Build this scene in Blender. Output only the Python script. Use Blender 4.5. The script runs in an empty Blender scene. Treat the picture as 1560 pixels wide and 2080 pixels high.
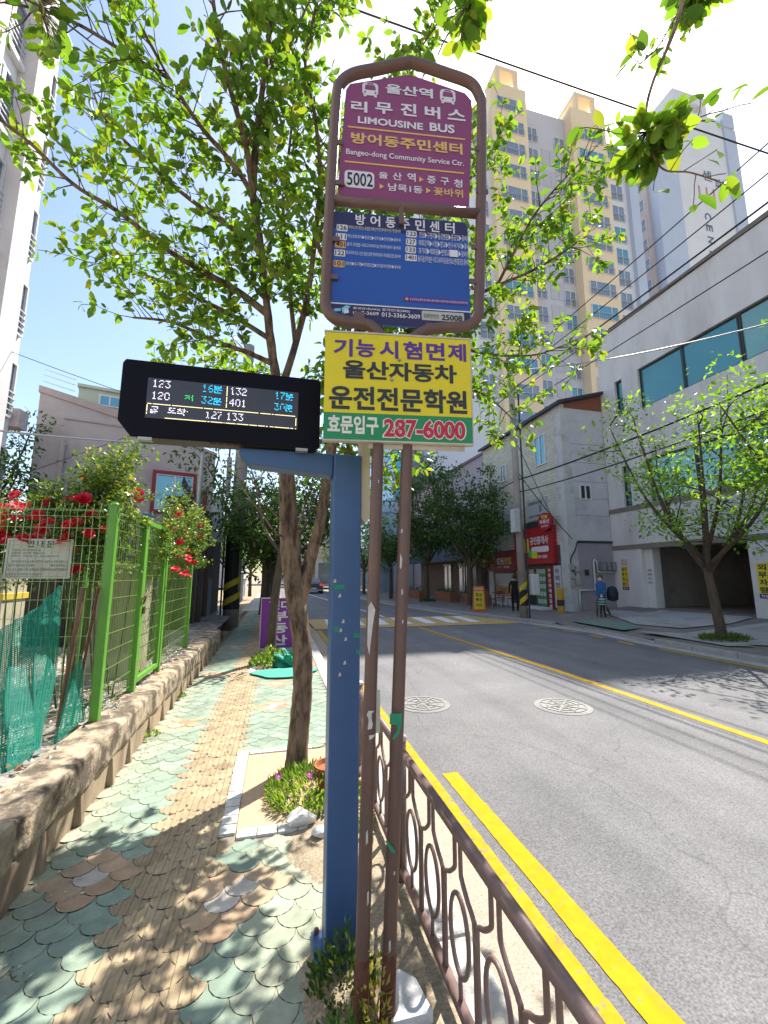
import bpy, bmesh, math, random
import numpy as np
from mathutils import Vector, Matrix
random.seed(7); rng = np.random.default_rng(7)
C = bpy.context.scene.collection
SC = bpy.context.scene
R = math.radians

# ---------------------------------------------------------------- camera
CAM_H = 1.6; FPX = 850.0; PITCH = R(8.6); YAW = R(14.0)
cd = bpy.data.cameras.new('camera'); cam = bpy.data.objects.new('camera', cd); C.objects.link(cam)
cam.location = (0, 0, CAM_H); cam.rotation_euler = (R(90) + PITCH, 0, -YAW)
cd.sensor_fit = 'VERTICAL'; cd.sensor_height = 24.0; cd.lens = 24.0 * FPX / 2080.0
cd.clip_start = 0.05; cd.clip_end = 2000
SC.camera = cam
# ---------------------------------------------------------------- sky, sun, exposure
SUN_EL, SUN_AZ = R(54.8), R(43.0)          # azimuth measured from +Y towards +X
w = bpy.data.worlds.new('World'); SC.world = w; w.use_nodes = True
nt = w.node_tree; bg = nt.nodes['Background']
sk = nt.nodes.new('ShaderNodeTexSky'); sk.sky_type = 'NISHITA'; sk.sun_disc = False
sk.sun_elevation = SUN_EL; sk.sun_rotation = SUN_AZ; sk.air_density = 1.15; sk.dust_density = 1.1; sk.ozone_density = 0.15
nt.links.new(sk.outputs[0], bg.inputs[0]); bg.inputs[1].default_value = 0.13
sl = bpy.data.lights.new('sun', 'SUN'); sl.energy = 5.0; sl.angle = R(0.5); sl.color = (1.0, 0.95, 0.86)
so = bpy.data.objects.new('sun', sl); C.objects.link(so)
sd = Vector((math.sin(SUN_AZ) * math.cos(SUN_EL), math.cos(SUN_AZ) * math.cos(SUN_EL), math.sin(SUN_EL)))
so.rotation_euler = sd.to_track_quat('Z', 'Y').to_euler(); so.location = (0, 0, 30)
SC.view_settings.view_transform = 'Standard'; SC.view_settings.look = 'None'
SC.view_settings.exposure = 1.05; SC.view_settings.gamma = 1.0
SC.cycles.max_bounces = 6; SC.cycles.transparent_max_bounces = 12; SC.cycles.use_denoising = True
SC.cycles.sample_clamp_indirect = 6.0

# ---------------------------------------------------------------- picture point -> place (depth is always given)
_fw = np.array([math.sin(YAW) * math.cos(PITCH), math.cos(YAW) * math.cos(PITCH), math.sin(PITCH)])
_rt = np.array([math.cos(YAW), -math.sin(YAW), 0.0]); _up = np.cross(_rt, _fw)
def ray(x, y): return (x - 780) * _rt + (1040 - y) * _up + FPX * _fw
def G(x, y, z=0.0):
    d = ray(x, y); t = (z - CAM_H) / d[2]; return Vector((d[0] * t, d[1] * t, z))
def atY(x, y, Y):
    d = ray(x, y); t = Y / d[1]; return Vector((d[0] * t, Y, CAM_H + d[2] * t))
def atX(x, y, X):
    d = ray(x, y); t = X / d[0]; return Vector((X, d[1] * t, CAM_H + d[2] * t))

# ---------------------------------------------------------------- materials
def L(nt, a, b): nt.links.new(a, b)
def mat(name, col, rough=0.7, var=0.12, scale=6.0, bump=0.0, bscale=40.0, metal=0.0, spec=0.4, stretch=(1, 1, 1), col2=None, c2scale=1.5, c2lo=0.5, c2hi=0.65, attr=False, transl=0.0, detail=6):
    m = bpy.data.materials.new(name); m.use_nodes = True; nt = m.node_tree; n = nt.nodes
    b = n['Principled BSDF']; b.inputs['Roughness'].default_value = rough; b.inputs['Metallic'].default_value = metal
    b.inputs['Specular IOR Level'].default_value = spec
    geo = n.new('ShaderNodeNewGeometry'); mp = n.new('ShaderNodeMapping'); mp.inputs['Scale'].default_value = stretch
    L(nt, geo.outputs['Position'], mp.inputs[0])
    base = n.new('ShaderNodeRGB'); base.outputs[0].default_value = (*col, 1); src = base.outputs[0]
    if attr:
        a = n.new('ShaderNodeAttribute'); a.attribute_name = 'Col'; src = a.outputs['Color']
    if col2:
        t2 = n.new('ShaderNodeTexNoise'); t2.inputs['Scale'].default_value = c2scale; t2.inputs['Detail'].default_value = 8; t2.inputs['Roughness'].default_value = 0.65
        L(nt, mp.outputs[0], t2.inputs['Vector'])
        r2 = n.new('ShaderNodeMapRange'); r2.inputs[1].default_value = c2lo; r2.inputs[2].default_value = c2hi
        L(nt, t2.outputs['Fac'], r2.inputs[0])
        mx = n.new('ShaderNodeMix'); mx.data_type = 'RGBA'; L(nt, r2.outputs[0], mx.inputs[0]); L(nt, src, mx.inputs[6]); mx.inputs[7].default_value = (*col2, 1)
        src = mx.outputs[2]
    if var > 0:
        t = n.new('ShaderNodeTexNoise'); t.inputs['Scale'].default_value = scale; t.inputs['Detail'].default_value = detail; t.inputs['Roughness'].default_value = 0.6
        L(nt, mp.outputs[0], t.inputs['Vector'])
        r = n.new('ShaderNodeMapRange'); r.inputs[1].default_value = 0.25; r.inputs[2].default_value = 0.75; r.inputs[3].default_value = 1 - var; r.inputs[4].default_value = 1 + var
        L(nt, t.outputs['Fac'], r.inputs[0])
        v = n.new('ShaderNodeVectorMath'); v.operation = 'SCALE'; L(nt, src, v.inputs[0]); L(nt, r.outputs[0], v.inputs['Scale'])
        src = v.outputs[0]
    L(nt, src, b.inputs['Base Color'])
    if bump > 0:
        tb = n.new('ShaderNodeTexNoise'); tb.inputs['Scale'].default_value = bscale; tb.inputs['Detail'].default_value = 5
        L(nt, mp.outputs[0], tb.inputs['Vector'])
        bp = n.new('ShaderNodeBump'); bp.inputs['Strength'].default_value = bump; bp.inputs['Distance'].default_value = 0.02
        L(nt, tb.outputs['Fac'], bp.inputs['Height']); L(nt, bp.outputs[0], b.inputs['Normal'])
    if transl > 0:
        tr = n.new('ShaderNodeBsdfTranslucent'); ms = n.new('ShaderNodeMixShader'); ms.inputs[0].default_value = transl
        br = n.new('ShaderNodeVectorMath'); br.operation = 'MULTIPLY'; br.inputs[1].default_value = (1.9, 1.75, 0.6)
        L(nt, src, br.inputs[0]); L(nt, br.outputs[0], tr.inputs['Color'])
        L(nt, b.outputs[0], ms.inputs[1]); L(nt, tr.outputs[0], ms.inputs[2]); L(nt, ms.outputs[0], n['Material Output'].inputs['Surface'])
    return m
def emis(name, col, strength):
    m = bpy.data.materials.new(name); m.use_nodes = True; b = m.node_tree.nodes['Principled BSDF']
    b.inputs['Base Color'].default_value = (0.02, 0.02, 0.02, 1); b.inputs['Emission Color'].default_value = (*col, 1); b.inputs['Emission Strength'].default_value = strength
    return m
def glass(name, col, metal=0.75, rough=0.04):
    return mat(name, col, rough=rough, var=0.12, scale=0.6, metal=metal, spec=0.6, bump=0.12, bscale=0.9)
def grid_net(name, col, cell, wire):
    m = mat(name, col, rough=0.7, var=0.25, scale=30, transl=0.35); nt = m.node_tree; n = nt.nodes
    out = n['Material Output']; shader = out.inputs['Surface'].links[0].from_socket
    uv = n.new('ShaderNodeUVMap'); sp = n.new('ShaderNodeSeparateXYZ'); L(nt, uv.outputs[0], sp.inputs[0]); fac = None
    for k in range(2):
        f = n.new('ShaderNodeMath'); f.operation = 'MULTIPLY'; f.inputs[1].default_value = 1 / cell; L(nt, sp.outputs[k], f.inputs[0])
        g = n.new('ShaderNodeMath'); g.operation = 'FRACT'; L(nt, f.outputs[0], g.inputs[0])
        h = n.new('ShaderNodeMath'); h.operation = 'LESS_THAN'; h.inputs[1].default_value = wire; L(nt, g.outputs[0], h.inputs[0])
        if fac is None: fac = h.outputs[0]
        else:
            q = n.new('ShaderNodeMath'); q.operation = 'MAXIMUM'; L(nt, fac, q.inputs[0]); L(nt, h.outputs[0], q.inputs[1]); fac = q.outputs[0]
    t = n.new('ShaderNodeBsdfTransparent'); ms = n.new('ShaderNodeMixShader'); L(nt, fac, ms.inputs[0]); L(nt, t.outputs[0], ms.inputs[1]); L(nt, shader, ms.inputs[2]); L(nt, ms.outputs[0], out.inputs['Surface'])
    return m

# ---------------------------------------------------------------- mesh builder
class MB:
    def __init__(s): s.v = []; s.f = []; s.m = []; s.col = None
    def add(s, vs, fs, m=0):
        o = len(s.v); s.v.extend([tuple(v) for v in vs]); s.f.extend([[i + o for i in f] for f in fs]); s.m.extend([m] * len(fs)); return s
    def box(s, x0, x1, y0, y1, z0, z1, m=0):
        vs = [(x, y, z) for z in (z0, z1) for y in (y0, y1) for x in (x0, x1)]
        return s.add(vs, [(0, 2, 3, 1), (4, 5, 7, 6), (0, 1, 5, 4), (2, 6, 7, 3), (0, 4, 6, 2), (1, 3, 7, 5)], m)
    def hull8(s, b4, t4, m=0):
        return s.add(list(b4) + list(t4), [(3, 2, 1, 0), (4, 5, 6, 7), (0, 1, 5, 4), (1, 2, 6, 5), (2, 3, 7, 6), (3, 0, 4, 7)], m)
    def obox(s, c, ux, uy, uz, m=0):
        c = Vector(c); ux = Vector(ux); uy = Vector(uy); uz = Vector(uz)
        q = [c - ux - uy, c + ux - uy, c + ux + uy, c - ux + uy]
        return s.hull8([p - uz for p in q], [p + uz for p in q], m)
    def tube(s, pts, r, n=8, m=0, caps=True, closed=False):
        pts = [Vector(p) for p in pts]; k = len(pts); rs = r if isinstance(r, (list, tuple)) else [r] * k
        o = len(s.v); up = None
        for i, p in enumerate(pts):
            if closed: d = (pts[(i + 1) % k] - pts[i - 1])
            else: d = pts[min(i + 1, k - 1)] - pts[max(i - 1, 0)]
            d = d.normalized() if d.length > 1e-9 else Vector((0, 0, 1))
            if up is None: up = d.orthogonal().normalized()
            up = (up - d * up.dot(d)); up = up.normalized() if up.length > 1e-6 else d.orthogonal().normalized()
            sd_ = d.cross(up)
            for j in range(n):
                a = 2 * math.pi * j / n; s.v.append(tuple(p + (up * math.cos(a) + sd_ * math.sin(a)) * rs[i]))
        segs = k if closed else k - 1
        for i in range(segs):
            a = o + i * n; b = o + ((i + 1) % k) * n
            for j in range(n):
                j2 = (j + 1) % n; s.f.append([a + j, a + j2, b + j2, b + j]); s.m.append(m)
        if caps and not closed:
            s.f.append([o + j for j in range(n)][::-1]); s.m.append(m)
            s.f.append([o + (k - 1) * n + j for j in range(n)]); s.m.append(m)
        return s
    def lathe(s, c, prof, n=16, m=0):      # prof: (r, z)
        o = len(s.v); c = Vector(c)
        for r, z in prof:
            for j in range(n):
                a = 2 * math.pi * j / n; s.v.append((c.x + r * math.cos(a), c.y + r * math.sin(a), c.z + z))
        for i in range(len(prof) - 1):
            for j in range(n):
                j2 = (j + 1) % n; s.f.append([o + i * n + j, o + i * n + j2, o + (i + 1) * n + j2, o + (i + 1) * n + j]); s.m.append(m)
        s.f.append([o + j for j in range(n)][::-1]); s.m.append(m); q = o + (len(prof) - 1) * n
        s.f.append([q + j for j in range(n)]); s.m.append(m); return s
    def prism(s, poly, d, m=0):             # poly: 3D points, d: extrusion
        d = Vector(d); k = len(poly); a = [Vector(p) for p in poly]; b = [p + d for p in a]
        return s.add(a + b, [list(range(k))[::-1], list(range(k, 2 * k))] + [(i, (i + 1) % k, (i + 1) % k + k, i + k) for i in range(k)], m)
    def build(s, name, mats, parent=None, smooth=False, loc=None, cols=None, bevel=0.0):
        off = Vector((0, 0, 0))
        if parent is not None: off = root_loc(parent)
        elif loc is not None: off = Vector(loc)
        me = bpy.data.meshes.new(name)
        me.from_pydata([(v[0] - off.x, v[1] - off.y, v[2] - off.z) for v in s.v], [], s.f)
        mats = mats if isinstance(mats, (list, tuple)) else [mats]
        for q in mats: me.materials.append(q)
        if any(s.m): me.polygons.foreach_set('material_index', s.m)
        if smooth: me.polygons.foreach_set('use_smooth', [True] * len(s.f))
        if cols is not None:
            a = me.color_attributes.new('Col', 'FLOAT_COLOR', 'POINT'); a.data.foreach_set('color', np.asarray(cols, dtype=np.float32).ravel())
        me.update()
        o = bpy.data.objects.new(name, me); C.objects.link(o)
        if parent is not None: o.parent = parent
        else: o.location = off
        if bevel > 0:
            bv = o.modifiers.new('bevel', 'BEVEL'); bv.width = bevel; bv.segments = 2; bv.limit_method = 'ANGLE'
        return o
def root_loc(o):
    while o.parent is not None: o = o.parent
    return Vector(o.location)
def tag(o, label=None, cat=None, group=None, kind=None):
    if label: o['label'] = label
    if cat: o['category'] = cat
    if group: o['group'] = group
    if kind: o['kind'] = kind
    return o
def thing(name, label, cat, loc, group=None):
    o = bpy.data.objects.new(name, None); o.empty_display_size = 0.2; C.objects.link(o); o.location = loc
    return tag(o, label, cat, group)
def struct(o): o['kind'] = 'structure'; return o
def dup(o, loc=None, label=None, rotz=None, parent=None, scale=None):
    c = o.copy(); C.objects.link(c)
    if parent is not None: c.parent = parent
    if loc is not None: c.location = loc
    if rotz is not None: c.rotation_euler = (0, 0, rotz)
    if scale is not None: c.scale = (scale, scale, scale)
    if label: c['label'] = label
    for ch in list(o.children): dup(ch, parent=c)
    return c
def smoothpath(pts, n=6):
    P = [Vector(p) for p in pts]; out = []
    for i in range(len(P) - 1):
        p0 = P[max(i - 1, 0)]; p1 = P[i]; p2 = P[i + 1]; p3 = P[min(i + 2, len(P) - 1)]
        for k in range(n):
            t = k / n; out.append(0.5 * ((2 * p1) + (p2 - p0) * t + (2 * p0 - 5 * p1 + 4 * p2 - p3) * t * t + (3 * p1 - p0 - 3 * p2 + p3) * t ** 3))
    out.append(P[-1]); return out

# ---------------------------------------------------------------- lettering
_tc = {}
def glyphs(s, bold=0.0):
    k = (s, bold)
    if k not in _tc:
        cu = bpy.data.curves.new('tmp', 'FONT'); cu.body = s; cu.size = 1.0; cu.offset = bold; cu.resolution_u = 3
        ob = bpy.data.objects.new('tmp', cu); C.objects.link(ob)
        me = ob.to_mesh(); vs = [(v.co.x, v.co.y) for v in me.vertices]; fs = [list(p.vertices) for p in me.polygons]
        ob.to_mesh_clear(); bpy.data.objects.remove(ob); bpy.data.curves.remove(cu)
        if not vs: vs = [(0, 0), (1, 0), (1, 1)]; fs = []
        xs = [v[0] for v in vs]; ys = [v[1] for v in vs]; x0, x1, y0, y1 = min(xs), max(xs), min(ys), max(ys)
        _tc[k] = ([((x - x0) / max(x1 - x0, 1e-6), (y - y0) / max(y1 - y0, 1e-6)) for x, y in vs], fs)
    return _tc[k]
class Panel:
    """upright plane: origin (x, y), heading ang; u to the right as the viewer reads it, z up, off towards the viewer"""
    def __init__(s, O, ang):
        s.O = Vector((O[0], O[1], 0)); a = R(ang); s.u = Vector((math.cos(a), math.sin(a), 0)); s.n = Vector((math.sin(a), -math.cos(a), 0))
    def pt(s, u, z, off=0.0): return s.O + s.u * u + s.n * off + Vector((0, 0, z))
    def px(s, x, y):
        d = Vector(ray(x, y)); c = Vector((0, 0, CAM_H)); t = (s.O - c).dot(s.n) / d.dot(s.n); p = c + d * t
        return ((p - s.O).dot(s.u), p.z)
    def slab(s, mb, u0, u1, z0, z1, off0, off1, m=0):
        mb.hull8([s.pt(u0, z0, off1), s.pt(u1, z0, off1), s.pt(u1, z0, off0), s.pt(u0, z0, off0)], [s.pt(u0, z1, off1), s.pt(u1, z1, off1), s.pt(u1, z1, off0), s.pt(u0, z1, off0)], m); return mb
    def poly(s, mb, pts, off0, off1, m=0):
        mb.prism([s.pt(u, z, off0) for u, z in pts], s.n * (off1 - off0), m); return mb
    def text(s, mb, t, u0, u1, z0, z1, off=0.003, bold=0.02, m=0):
        vs, fs = glyphs(t, bold)
        mb.add([s.pt(u0 + x * (u1 - u0), z0 + y * (z1 - z0), off) for x, y in vs], fs, m); return mb
    def tpx(s, mb, t, a, b, off=0.003, bold=0.02, m=0):
        u0, z1 = s.px(*a); u1, z0 = s.px(*b); return s.text(mb, t, u0, u1, z0, z1, off, bold, m)
def rrect(u0, u1, z0, z1, r, n=4, corners=(1, 1, 1, 1)):
    out = []
    for k, (cx, cz, a0) in enumerate(((u1 - r, z1 - r, 0), (u0 + r, z1 - r, 90), (u0 + r, z0 + r, 180), (u1 - r, z0 + r, 270))):
        if corners[k]:
            for i in range(n + 1):
                a = R(a0 + 90 * i / n); out.append((cx + r * math.cos(a), cz + r * math.sin(a)))
        else: out.append(((u1, z1), (u0, z1), (u0, z0), (u1, z0))[k])
    return out
# ================================================================ SETTING
def interp(tab, y):
    if y <= tab[0][0]: return tab[0][1]
    for (a, xa), (b, xb) in zip(tab, tab[1:]):
        if y <= b: return xa + (xb - xa) * (y - a) / (b - a)
    (a, xa), (b, xb) = tab[-2:]; return xb + (xb - xa) / (b - a) * (y - b)
LK = lambda y: interp([(-8, 0.92), (13, 0.92), (25, 0.45), (42, -0.6), (70, -2.4)], y)     # left kerb face
CK = lambda y: interp([(-8, 5.05), (7, 4.98), (13.6, 4.62), (22, 4.02), (42, 2.5), (70, 0.2)], y)
RK = lambda y: interp([(-8, 9.3), (9, 9.3), (11.2, 9.55), (13.5, 9.1), (16.7, 8.05), (24.5, 6.8), (42, 5.5), (70, 3.4)], y)
RZ = -0.12
YS = [-8, -4, 0, 2, 4, 6, 8, 9, 10, 11.2, 12, 13, 13.6, 14.5, 15.5, 16.7, 18, 20, 22, 24.5, 28, 32, 37, 42, 50, 60, 70]
def ribbon(mb, fa, fb, za, zb, ys=YS, m=0):
    o = len(mb.v)
    for y in ys: mb.v.append((fa(y), y, za)); mb.v.append((fb(y), y, zb))
    for i in range(len(ys) - 1): mb.f.append([o + 2 * i, o + 2 * i + 1, o + 2 * i + 3, o + 2 * i + 2]); mb.m.append(m)
M = {}
M['asphalt'] = mat('asphalt', (0.148, 0.145, 0.150), 0.88, 0.14, 1.2, 0.10, 260, spec=0.3, col2=(0.175, 0.170, 0.172), c2scale=0.5, c2lo=0.4, c2hi=0.7, detail=12)
M['soil'] = mat('soil', (0.34, 0.27, 0.18), 0.95, 0.3, 9, 0.3, 70, col2=(0.16, 0.12, 0.08), c2scale=5)
M['gravel'] = mat('gravel', (0.30, 0.28, 0.25), 0.95, 0.5, 38, 0.4, 60, col2=(0.13, 0.10, 0.07), c2scale=6, c2lo=0.45, c2hi=0.6)
M['kerb'] = mat('kerb_stone', (0.52, 0.50, 0.46), 0.85, 0.18, 5, 0.5, 90, col2=(0.36, 0.33, 0.29), c2scale=3)
M['gutter'] = mat('gutter_concrete', (0.36, 0.30, 0.235), 0.9, 0.5, 110, 0.15, 140, col2=(0.30, 0.26, 0.21), c2scale=2)
M['yellow_line'] = mat('yellow_paint', (0.50, 0.285, 0.006), 0.75, 0.2, 14, 0.08, 160, col2=(0.20, 0.18, 0.15), c2scale=24, c2lo=0.56, c2hi=0.62)
M['yellow_fresh'] = mat('bright_yellow_paint', (0.50, 0.285, 0.002), 0.75, 0.14, 14, 0.08, 160, col2=(0.26, 0.22, 0.13), c2scale=30, c2lo=0.60, c2hi=0.66)
M['white_paint'] = mat('white_road_paint', (0.66, 0.66, 0.64), 0.7, 0.15, 10, 0.08, 160, col2=(0.25, 0.25, 0.25), c2scale=16, c2lo=0.58, c2hi=0.7)
M['pave_r'] = mat('dark_block_paving', (0.19, 0.165, 0.15), 0.9, 0.25, 18, 0.2, 60, col2=(0.25, 0.22, 0.2), c2scale=1.3)
M['concrete_slab'] = mat('pale_concrete', (0.36, 0.35, 0.34), 0.9, 0.15, 4, 0.12, 60, col2=(0.27, 0.26, 0.25), c2scale=1.2)

# asphalt: aggregate speckle, wheel tracks, hairline cracks
_m = M['asphalt']; _n = _m.node_tree; _b = _n.nodes['Principled BSDF']; _src = _b.inputs['Base Color'].links[0].from_socket
_ge = _n.nodes.new('ShaderNodeNewGeometry'); _sp = _n.nodes.new('ShaderNodeTexNoise'); _sp.inputs['Scale'].default_value = 95; _sp.inputs['Detail'].default_value = 3; L(_n, _ge.outputs['Position'], _sp.inputs['Vector'])
_r = _n.nodes.new('ShaderNodeMapRange'); _r.inputs[1].default_value = .3; _r.inputs[2].default_value = .7; _r.inputs[3].default_value = .62; _r.inputs[4].default_value = 1.38; L(_n, _sp.outputs['Fac'], _r.inputs[0])
_mp = _n.nodes.new('ShaderNodeMapping'); _mp.inputs['Scale'].default_value = (1.5, 0.04, 1); L(_n, _ge.outputs['Position'], _mp.inputs[0]); _tk = _n.nodes.new('ShaderNodeTexNoise'); _tk.inputs['Scale'].default_value = 1.0; _tk.inputs['Detail'].default_value = 3; L(_n, _mp.outputs[0], _tk.inputs['Vector'])
_r2 = _n.nodes.new('ShaderNodeMapRange'); _r2.inputs[1].default_value = .3; _r2.inputs[2].default_value = .7; _r2.inputs[3].default_value = .84; _r2.inputs[4].default_value = 1.12; L(_n, _tk.outputs['Fac'], _r2.inputs[0])
_wp = _n.nodes.new('ShaderNodeTexNoise'); _wp.inputs['Scale'].default_value = 1.3; L(_n, _ge.outputs['Position'], _wp.inputs['Vector']); _ad = _n.nodes.new('ShaderNodeVectorMath'); _ad.operation = 'ADD'; L(_n, _ge.outputs['Position'], _ad.inputs[0]); L(_n, _wp.outputs['Color'], _ad.inputs[1])
_vo = _n.nodes.new('ShaderNodeTexVoronoi'); _vo.feature = 'DISTANCE_TO_EDGE'; _vo.inputs['Scale'].default_value = 0.33; L(_n, _ad.outputs[0], _vo.inputs['Vector'])
_r3 = _n.nodes.new('ShaderNodeMapRange'); _r3.inputs[1].default_value = .0; _r3.inputs[2].default_value = .006; _r3.inputs[3].default_value = .78; _r3.inputs[4].default_value = 1.0; L(_n, _vo.outputs['Distance'], _r3.inputs[0])
_k1 = _n.nodes.new('ShaderNodeMath'); _k1.operation = 'MULTIPLY'; L(_n, _r.outputs[0], _k1.inputs[0]); L(_n, _r2.outputs[0], _k1.inputs[1]); _k2 = _n.nodes.new('ShaderNodeMath'); _k2.operation = 'MULTIPLY'; L(_n, _k1.outputs[0], _k2.inputs[0]); L(_n, _r3.outputs[0], _k2.inputs[1])
_v = _n.nodes.new('ShaderNodeVectorMath'); _v.operation = 'SCALE'; L(_n, _src, _v.inputs[0]); L(_n, _k2.outputs[0], _v.inputs['Scale']); L(_n, _v.outputs[0], _b.inputs['Base Color'])
# ground sheet to the horizon
mb = MB(); mb.add([(-600, -600, -0.35), (600, -600, -0.35), (600, 900, -0.35), (-600, 900, -0.35)], [(0, 1, 2, 3)]); struct(mb.build('ground', M['soil']))
# road
mb = MB(); ribbon(mb, lambda y: LK(y) - 0.02, lambda y: RK(y) + 0.02, RZ, RZ); road = struct(mb.build('road', M['asphalt']))
# gutter strip along the left kerb
GL = lambda y: LK(y) + 0.30
mb = MB(); ribbon(mb, LK, GL, RZ + 0.010, RZ + 0.002); struct(mb.build('gutter', M['gutter']))
mb = MB(); ribbon(mb, lambda y: RK(y) - 0.32, RK, RZ + 0.0015, RZ + 0.010); struct(mb.build('gutter', M['concrete_slab']))
# painted markings: children of the road
def marking(name, mb, m): return mb.build(name, m, road)
def line(mb, f, wd, y0, y1, z, m=0):
    ys = [y0] + [y for y in YS if y0 < y < y1] + [y1 - 1e-6]
    k = max(0, int((min(y1, 14) - max(y0, 0)) / 0.06)) if y0 < 14 else 0; ys = sorted(set(ys + [max(y0, 0) + 0.06 * i for i in range(1, k)]))
    j1 = {y: random.gauss(0, .0018) for y in ys}; j2 = {y: random.gauss(0, .0018) for y in ys}; ribbon(mb, lambda y: f(y) - wd / 2 + j1[y], lambda y: f(y) + wd / 2 + j2[y], z, z, ys, m)
ZL = RZ + 0.0045
mb = MB(); line(mb, lambda y: LK(y) + 0.385, 0.13, -4, 13.6, ZL); line(mb, lambda y: LK(y) + 0.385, 0.12, 17.4, 40, ZL); marking('edge_line', mb, M['yellow_line'])
mb = MB(); line(mb, lambda y: LK(y) + 0.60, 0.14, -4, 3.72, ZL); marking('double_line', mb, M['yellow_fresh'])
mb = MB(); line(mb, CK, 0.13, -4, 13.6, ZL); marking('centre_line', mb, M['yellow_line'])
mb = MB(); line(mb, CK, 0.12, 17.4, 45, ZL); marking('centre_line', mb, M['white_paint'])
mb = MB(); line(mb, lambda y: RK(y) - 0.50, 0.12, -4, 8.4, ZL); marking('edge_line', mb, M['yellow_line'])
mb = MB()
for k in range(4): line(mb, lambda y: RK(y) - 0.62, 0.14, 9.0 + k * 1.15, 9.6 + k * 1.15, ZL)
line(mb, lambda y: RK(y) - 0.5, 0.13, 17.4, 40, ZL); marking('dashed_line', mb, M['yellow_line'])
# crosswalk: ochre field with white blocks, low hump
mb = MB()
x0, x1 = 1.35, 8.1
def humpz(y): return RZ + 0.012 + 0.03 * max(0, min(1, (y - 13.9) / 0.4, (17.0 - y) / 0.4))
ys = [13.9, 14.3, 15.0, 15.7, 16.6, 17.0]
def edge_r(y): return RK(y) - 0.35
o = len(mb.v)
for y in ys: mb.v.append((LK(y) + 0.3, y, humpz(y))); mb.v.append((edge_r(y), y, humpz(y)))
for i in range(len(ys) - 1): mb.f.append([o + 2 * i, o + 2 * i + 1, o + 2 * i + 3, o + 2 * i + 2]); mb.m.append(0)
marking('crosswalk_base', mb, mat('ochre_road_paint', (0.46, 0.30, 0.10), 0.75, 0.2, 8, 0.3, 150, col2=(0.3, 0.22, 0.12), c2scale=5, c2lo=0.55, c2hi=0.8))
mb = MB()
for k in range(8):
    xa = 1.65 + k * 0.86
    if xa + 0.42 > 7.9: break
    mb.add([(xa, 14.35, humpz(14.4) + 0.005), (xa + 0.42, 14.35, humpz(14.4) + 0.005), (xa + 0.42 + 0.12, 16.5, humpz(15.4) + 0.005), (xa + 0.12, 16.5, humpz(15.4) + 0.005)], [(0, 1, 2, 3)])
marking('crosswalk_stripe', mb, M['white_paint'])

for _k in ('yellow_line', 'yellow_fresh'): M[_k].node_tree.nodes['Principled BSDF'].inputs['Specular IOR Level'].default_value = 0.12
# ---- left kerb: separate stones
mb = MB(); y = -3.0
while y < 45:
    l = 1.0; a, b = LK(y), LK(y + l); j = random.uniform(-0.004, 0.004)
    mb.hull8([(a - 0.20, y + 0.006, -0.3), (a, y + 0.006, -0.3), (b, y + l - 0.006, -0.3), (b - 0.20, y + l - 0.006, -0.3)],
             [(a - 0.20, y + 0.006, 0.002 + j), (a - 0.012, y + 0.006, 0.002 + j), (b - 0.012, y + l - 0.006, 0.002 + j), (b - 0.20, y + l - 0.006, 0.002 + j)]); y += l
struct(mb.build('kerb', M['kerb'], bevel=0.012))
# ---- right kerb
mb = MB(); y = -4.0
while y < 45:
    l = 1.0; a, b = RK(y), RK(y + l); dip = 0.075 if 9.0 < y + l / 2 < 13.2 else 0
    if a is not None:
        mb.hull8([(a, y + 0.006, -0.3), (a + 0.18, y + 0.006, -0.3), (b + 0.18, y + l - 0.006, -0.3), (b, y + l - 0.006, -0.3)],
                 [(a + 0.012, y + 0.006, 0.004 - dip), (a + 0.18, y + 0.006, 0.004 - dip), (b + 0.18, y + l - 0.006, 0.004 - dip), (b + 0.012, y + l - 0.006, 0.004 - dip)])
    y += l
struct(mb.build('kerb', mat('grey_kerb_stone', (0.30, 0.29, 0.28), 0.85, 0.2, 5, 0.4, 80), bevel=0.012))

# ---- left pavement: fish-scale tiles, one face fan per tile, over a dark joint bed
mb = MB(); mb.box(-1.3, 0.715, -3, 20.5, -0.34, -0.006, 0); ribbon(mb, lambda y: -1.6, lambda y: LK(y) - 0.2, -0.004, -0.004, [20.5, 24.5, 28, 32, 37, 42, 50, 60], 1)
struct(mb.build('pavement_bed', [mat('sandy_joint', (0.25, 0.21, 0.155), 0.95, 0.3, 30), mat('far_pavement', (0.42, 0.40, 0.34), 0.9, 0.2, 3)]))
TR = 0.088
MINT = np.array([0.275, 0.355, 0.28]); YEL = np.array([0.41, 0.315, 0.20]); ORG = np.array([0.46, 0.32, 0.21]); WHT = np.array([0.58, 0.53, 0.47]); SAND = np.array([0.52, 0.44, 0.30])
mb = MB(); cols = []
arc = []
N = 7
for i in range(N + 1): a = math.pi + math.pi * i / N; arc.append((math.cos(a), math.sin(a)))           # lower semicircle -1..1
for i in range(1, N // 2 + 2): a = 1.5 * math.pi - (math.pi / 2) * i / (N // 2 + 1); arc.append((1 + math.cos(a), 1 + math.sin(a)))   # towards (0,1)
for i in range(1, N // 2 + 1): a = 0 - (math.pi / 2) * i / (N // 2 + 1); arc.append((-1 + math.cos(a), 1 + math.sin(a)))
flower = [(-1.0, 5.26), (-0.02, 5.72), (0.05, 6.8), (-0.9, 2.86), (-0.14, 2.5), (-0.95, 7.6), (-0.05, 9.3), (-0.9, 10.4), (-0.1, 11.6)]
ys0 = -0.6; row = 0; Y = ys0; grooves = []
tile_bounds = (-1.17, 0.70)
pit = (-0.30, 0.70, 3.02, 4.30)
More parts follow.
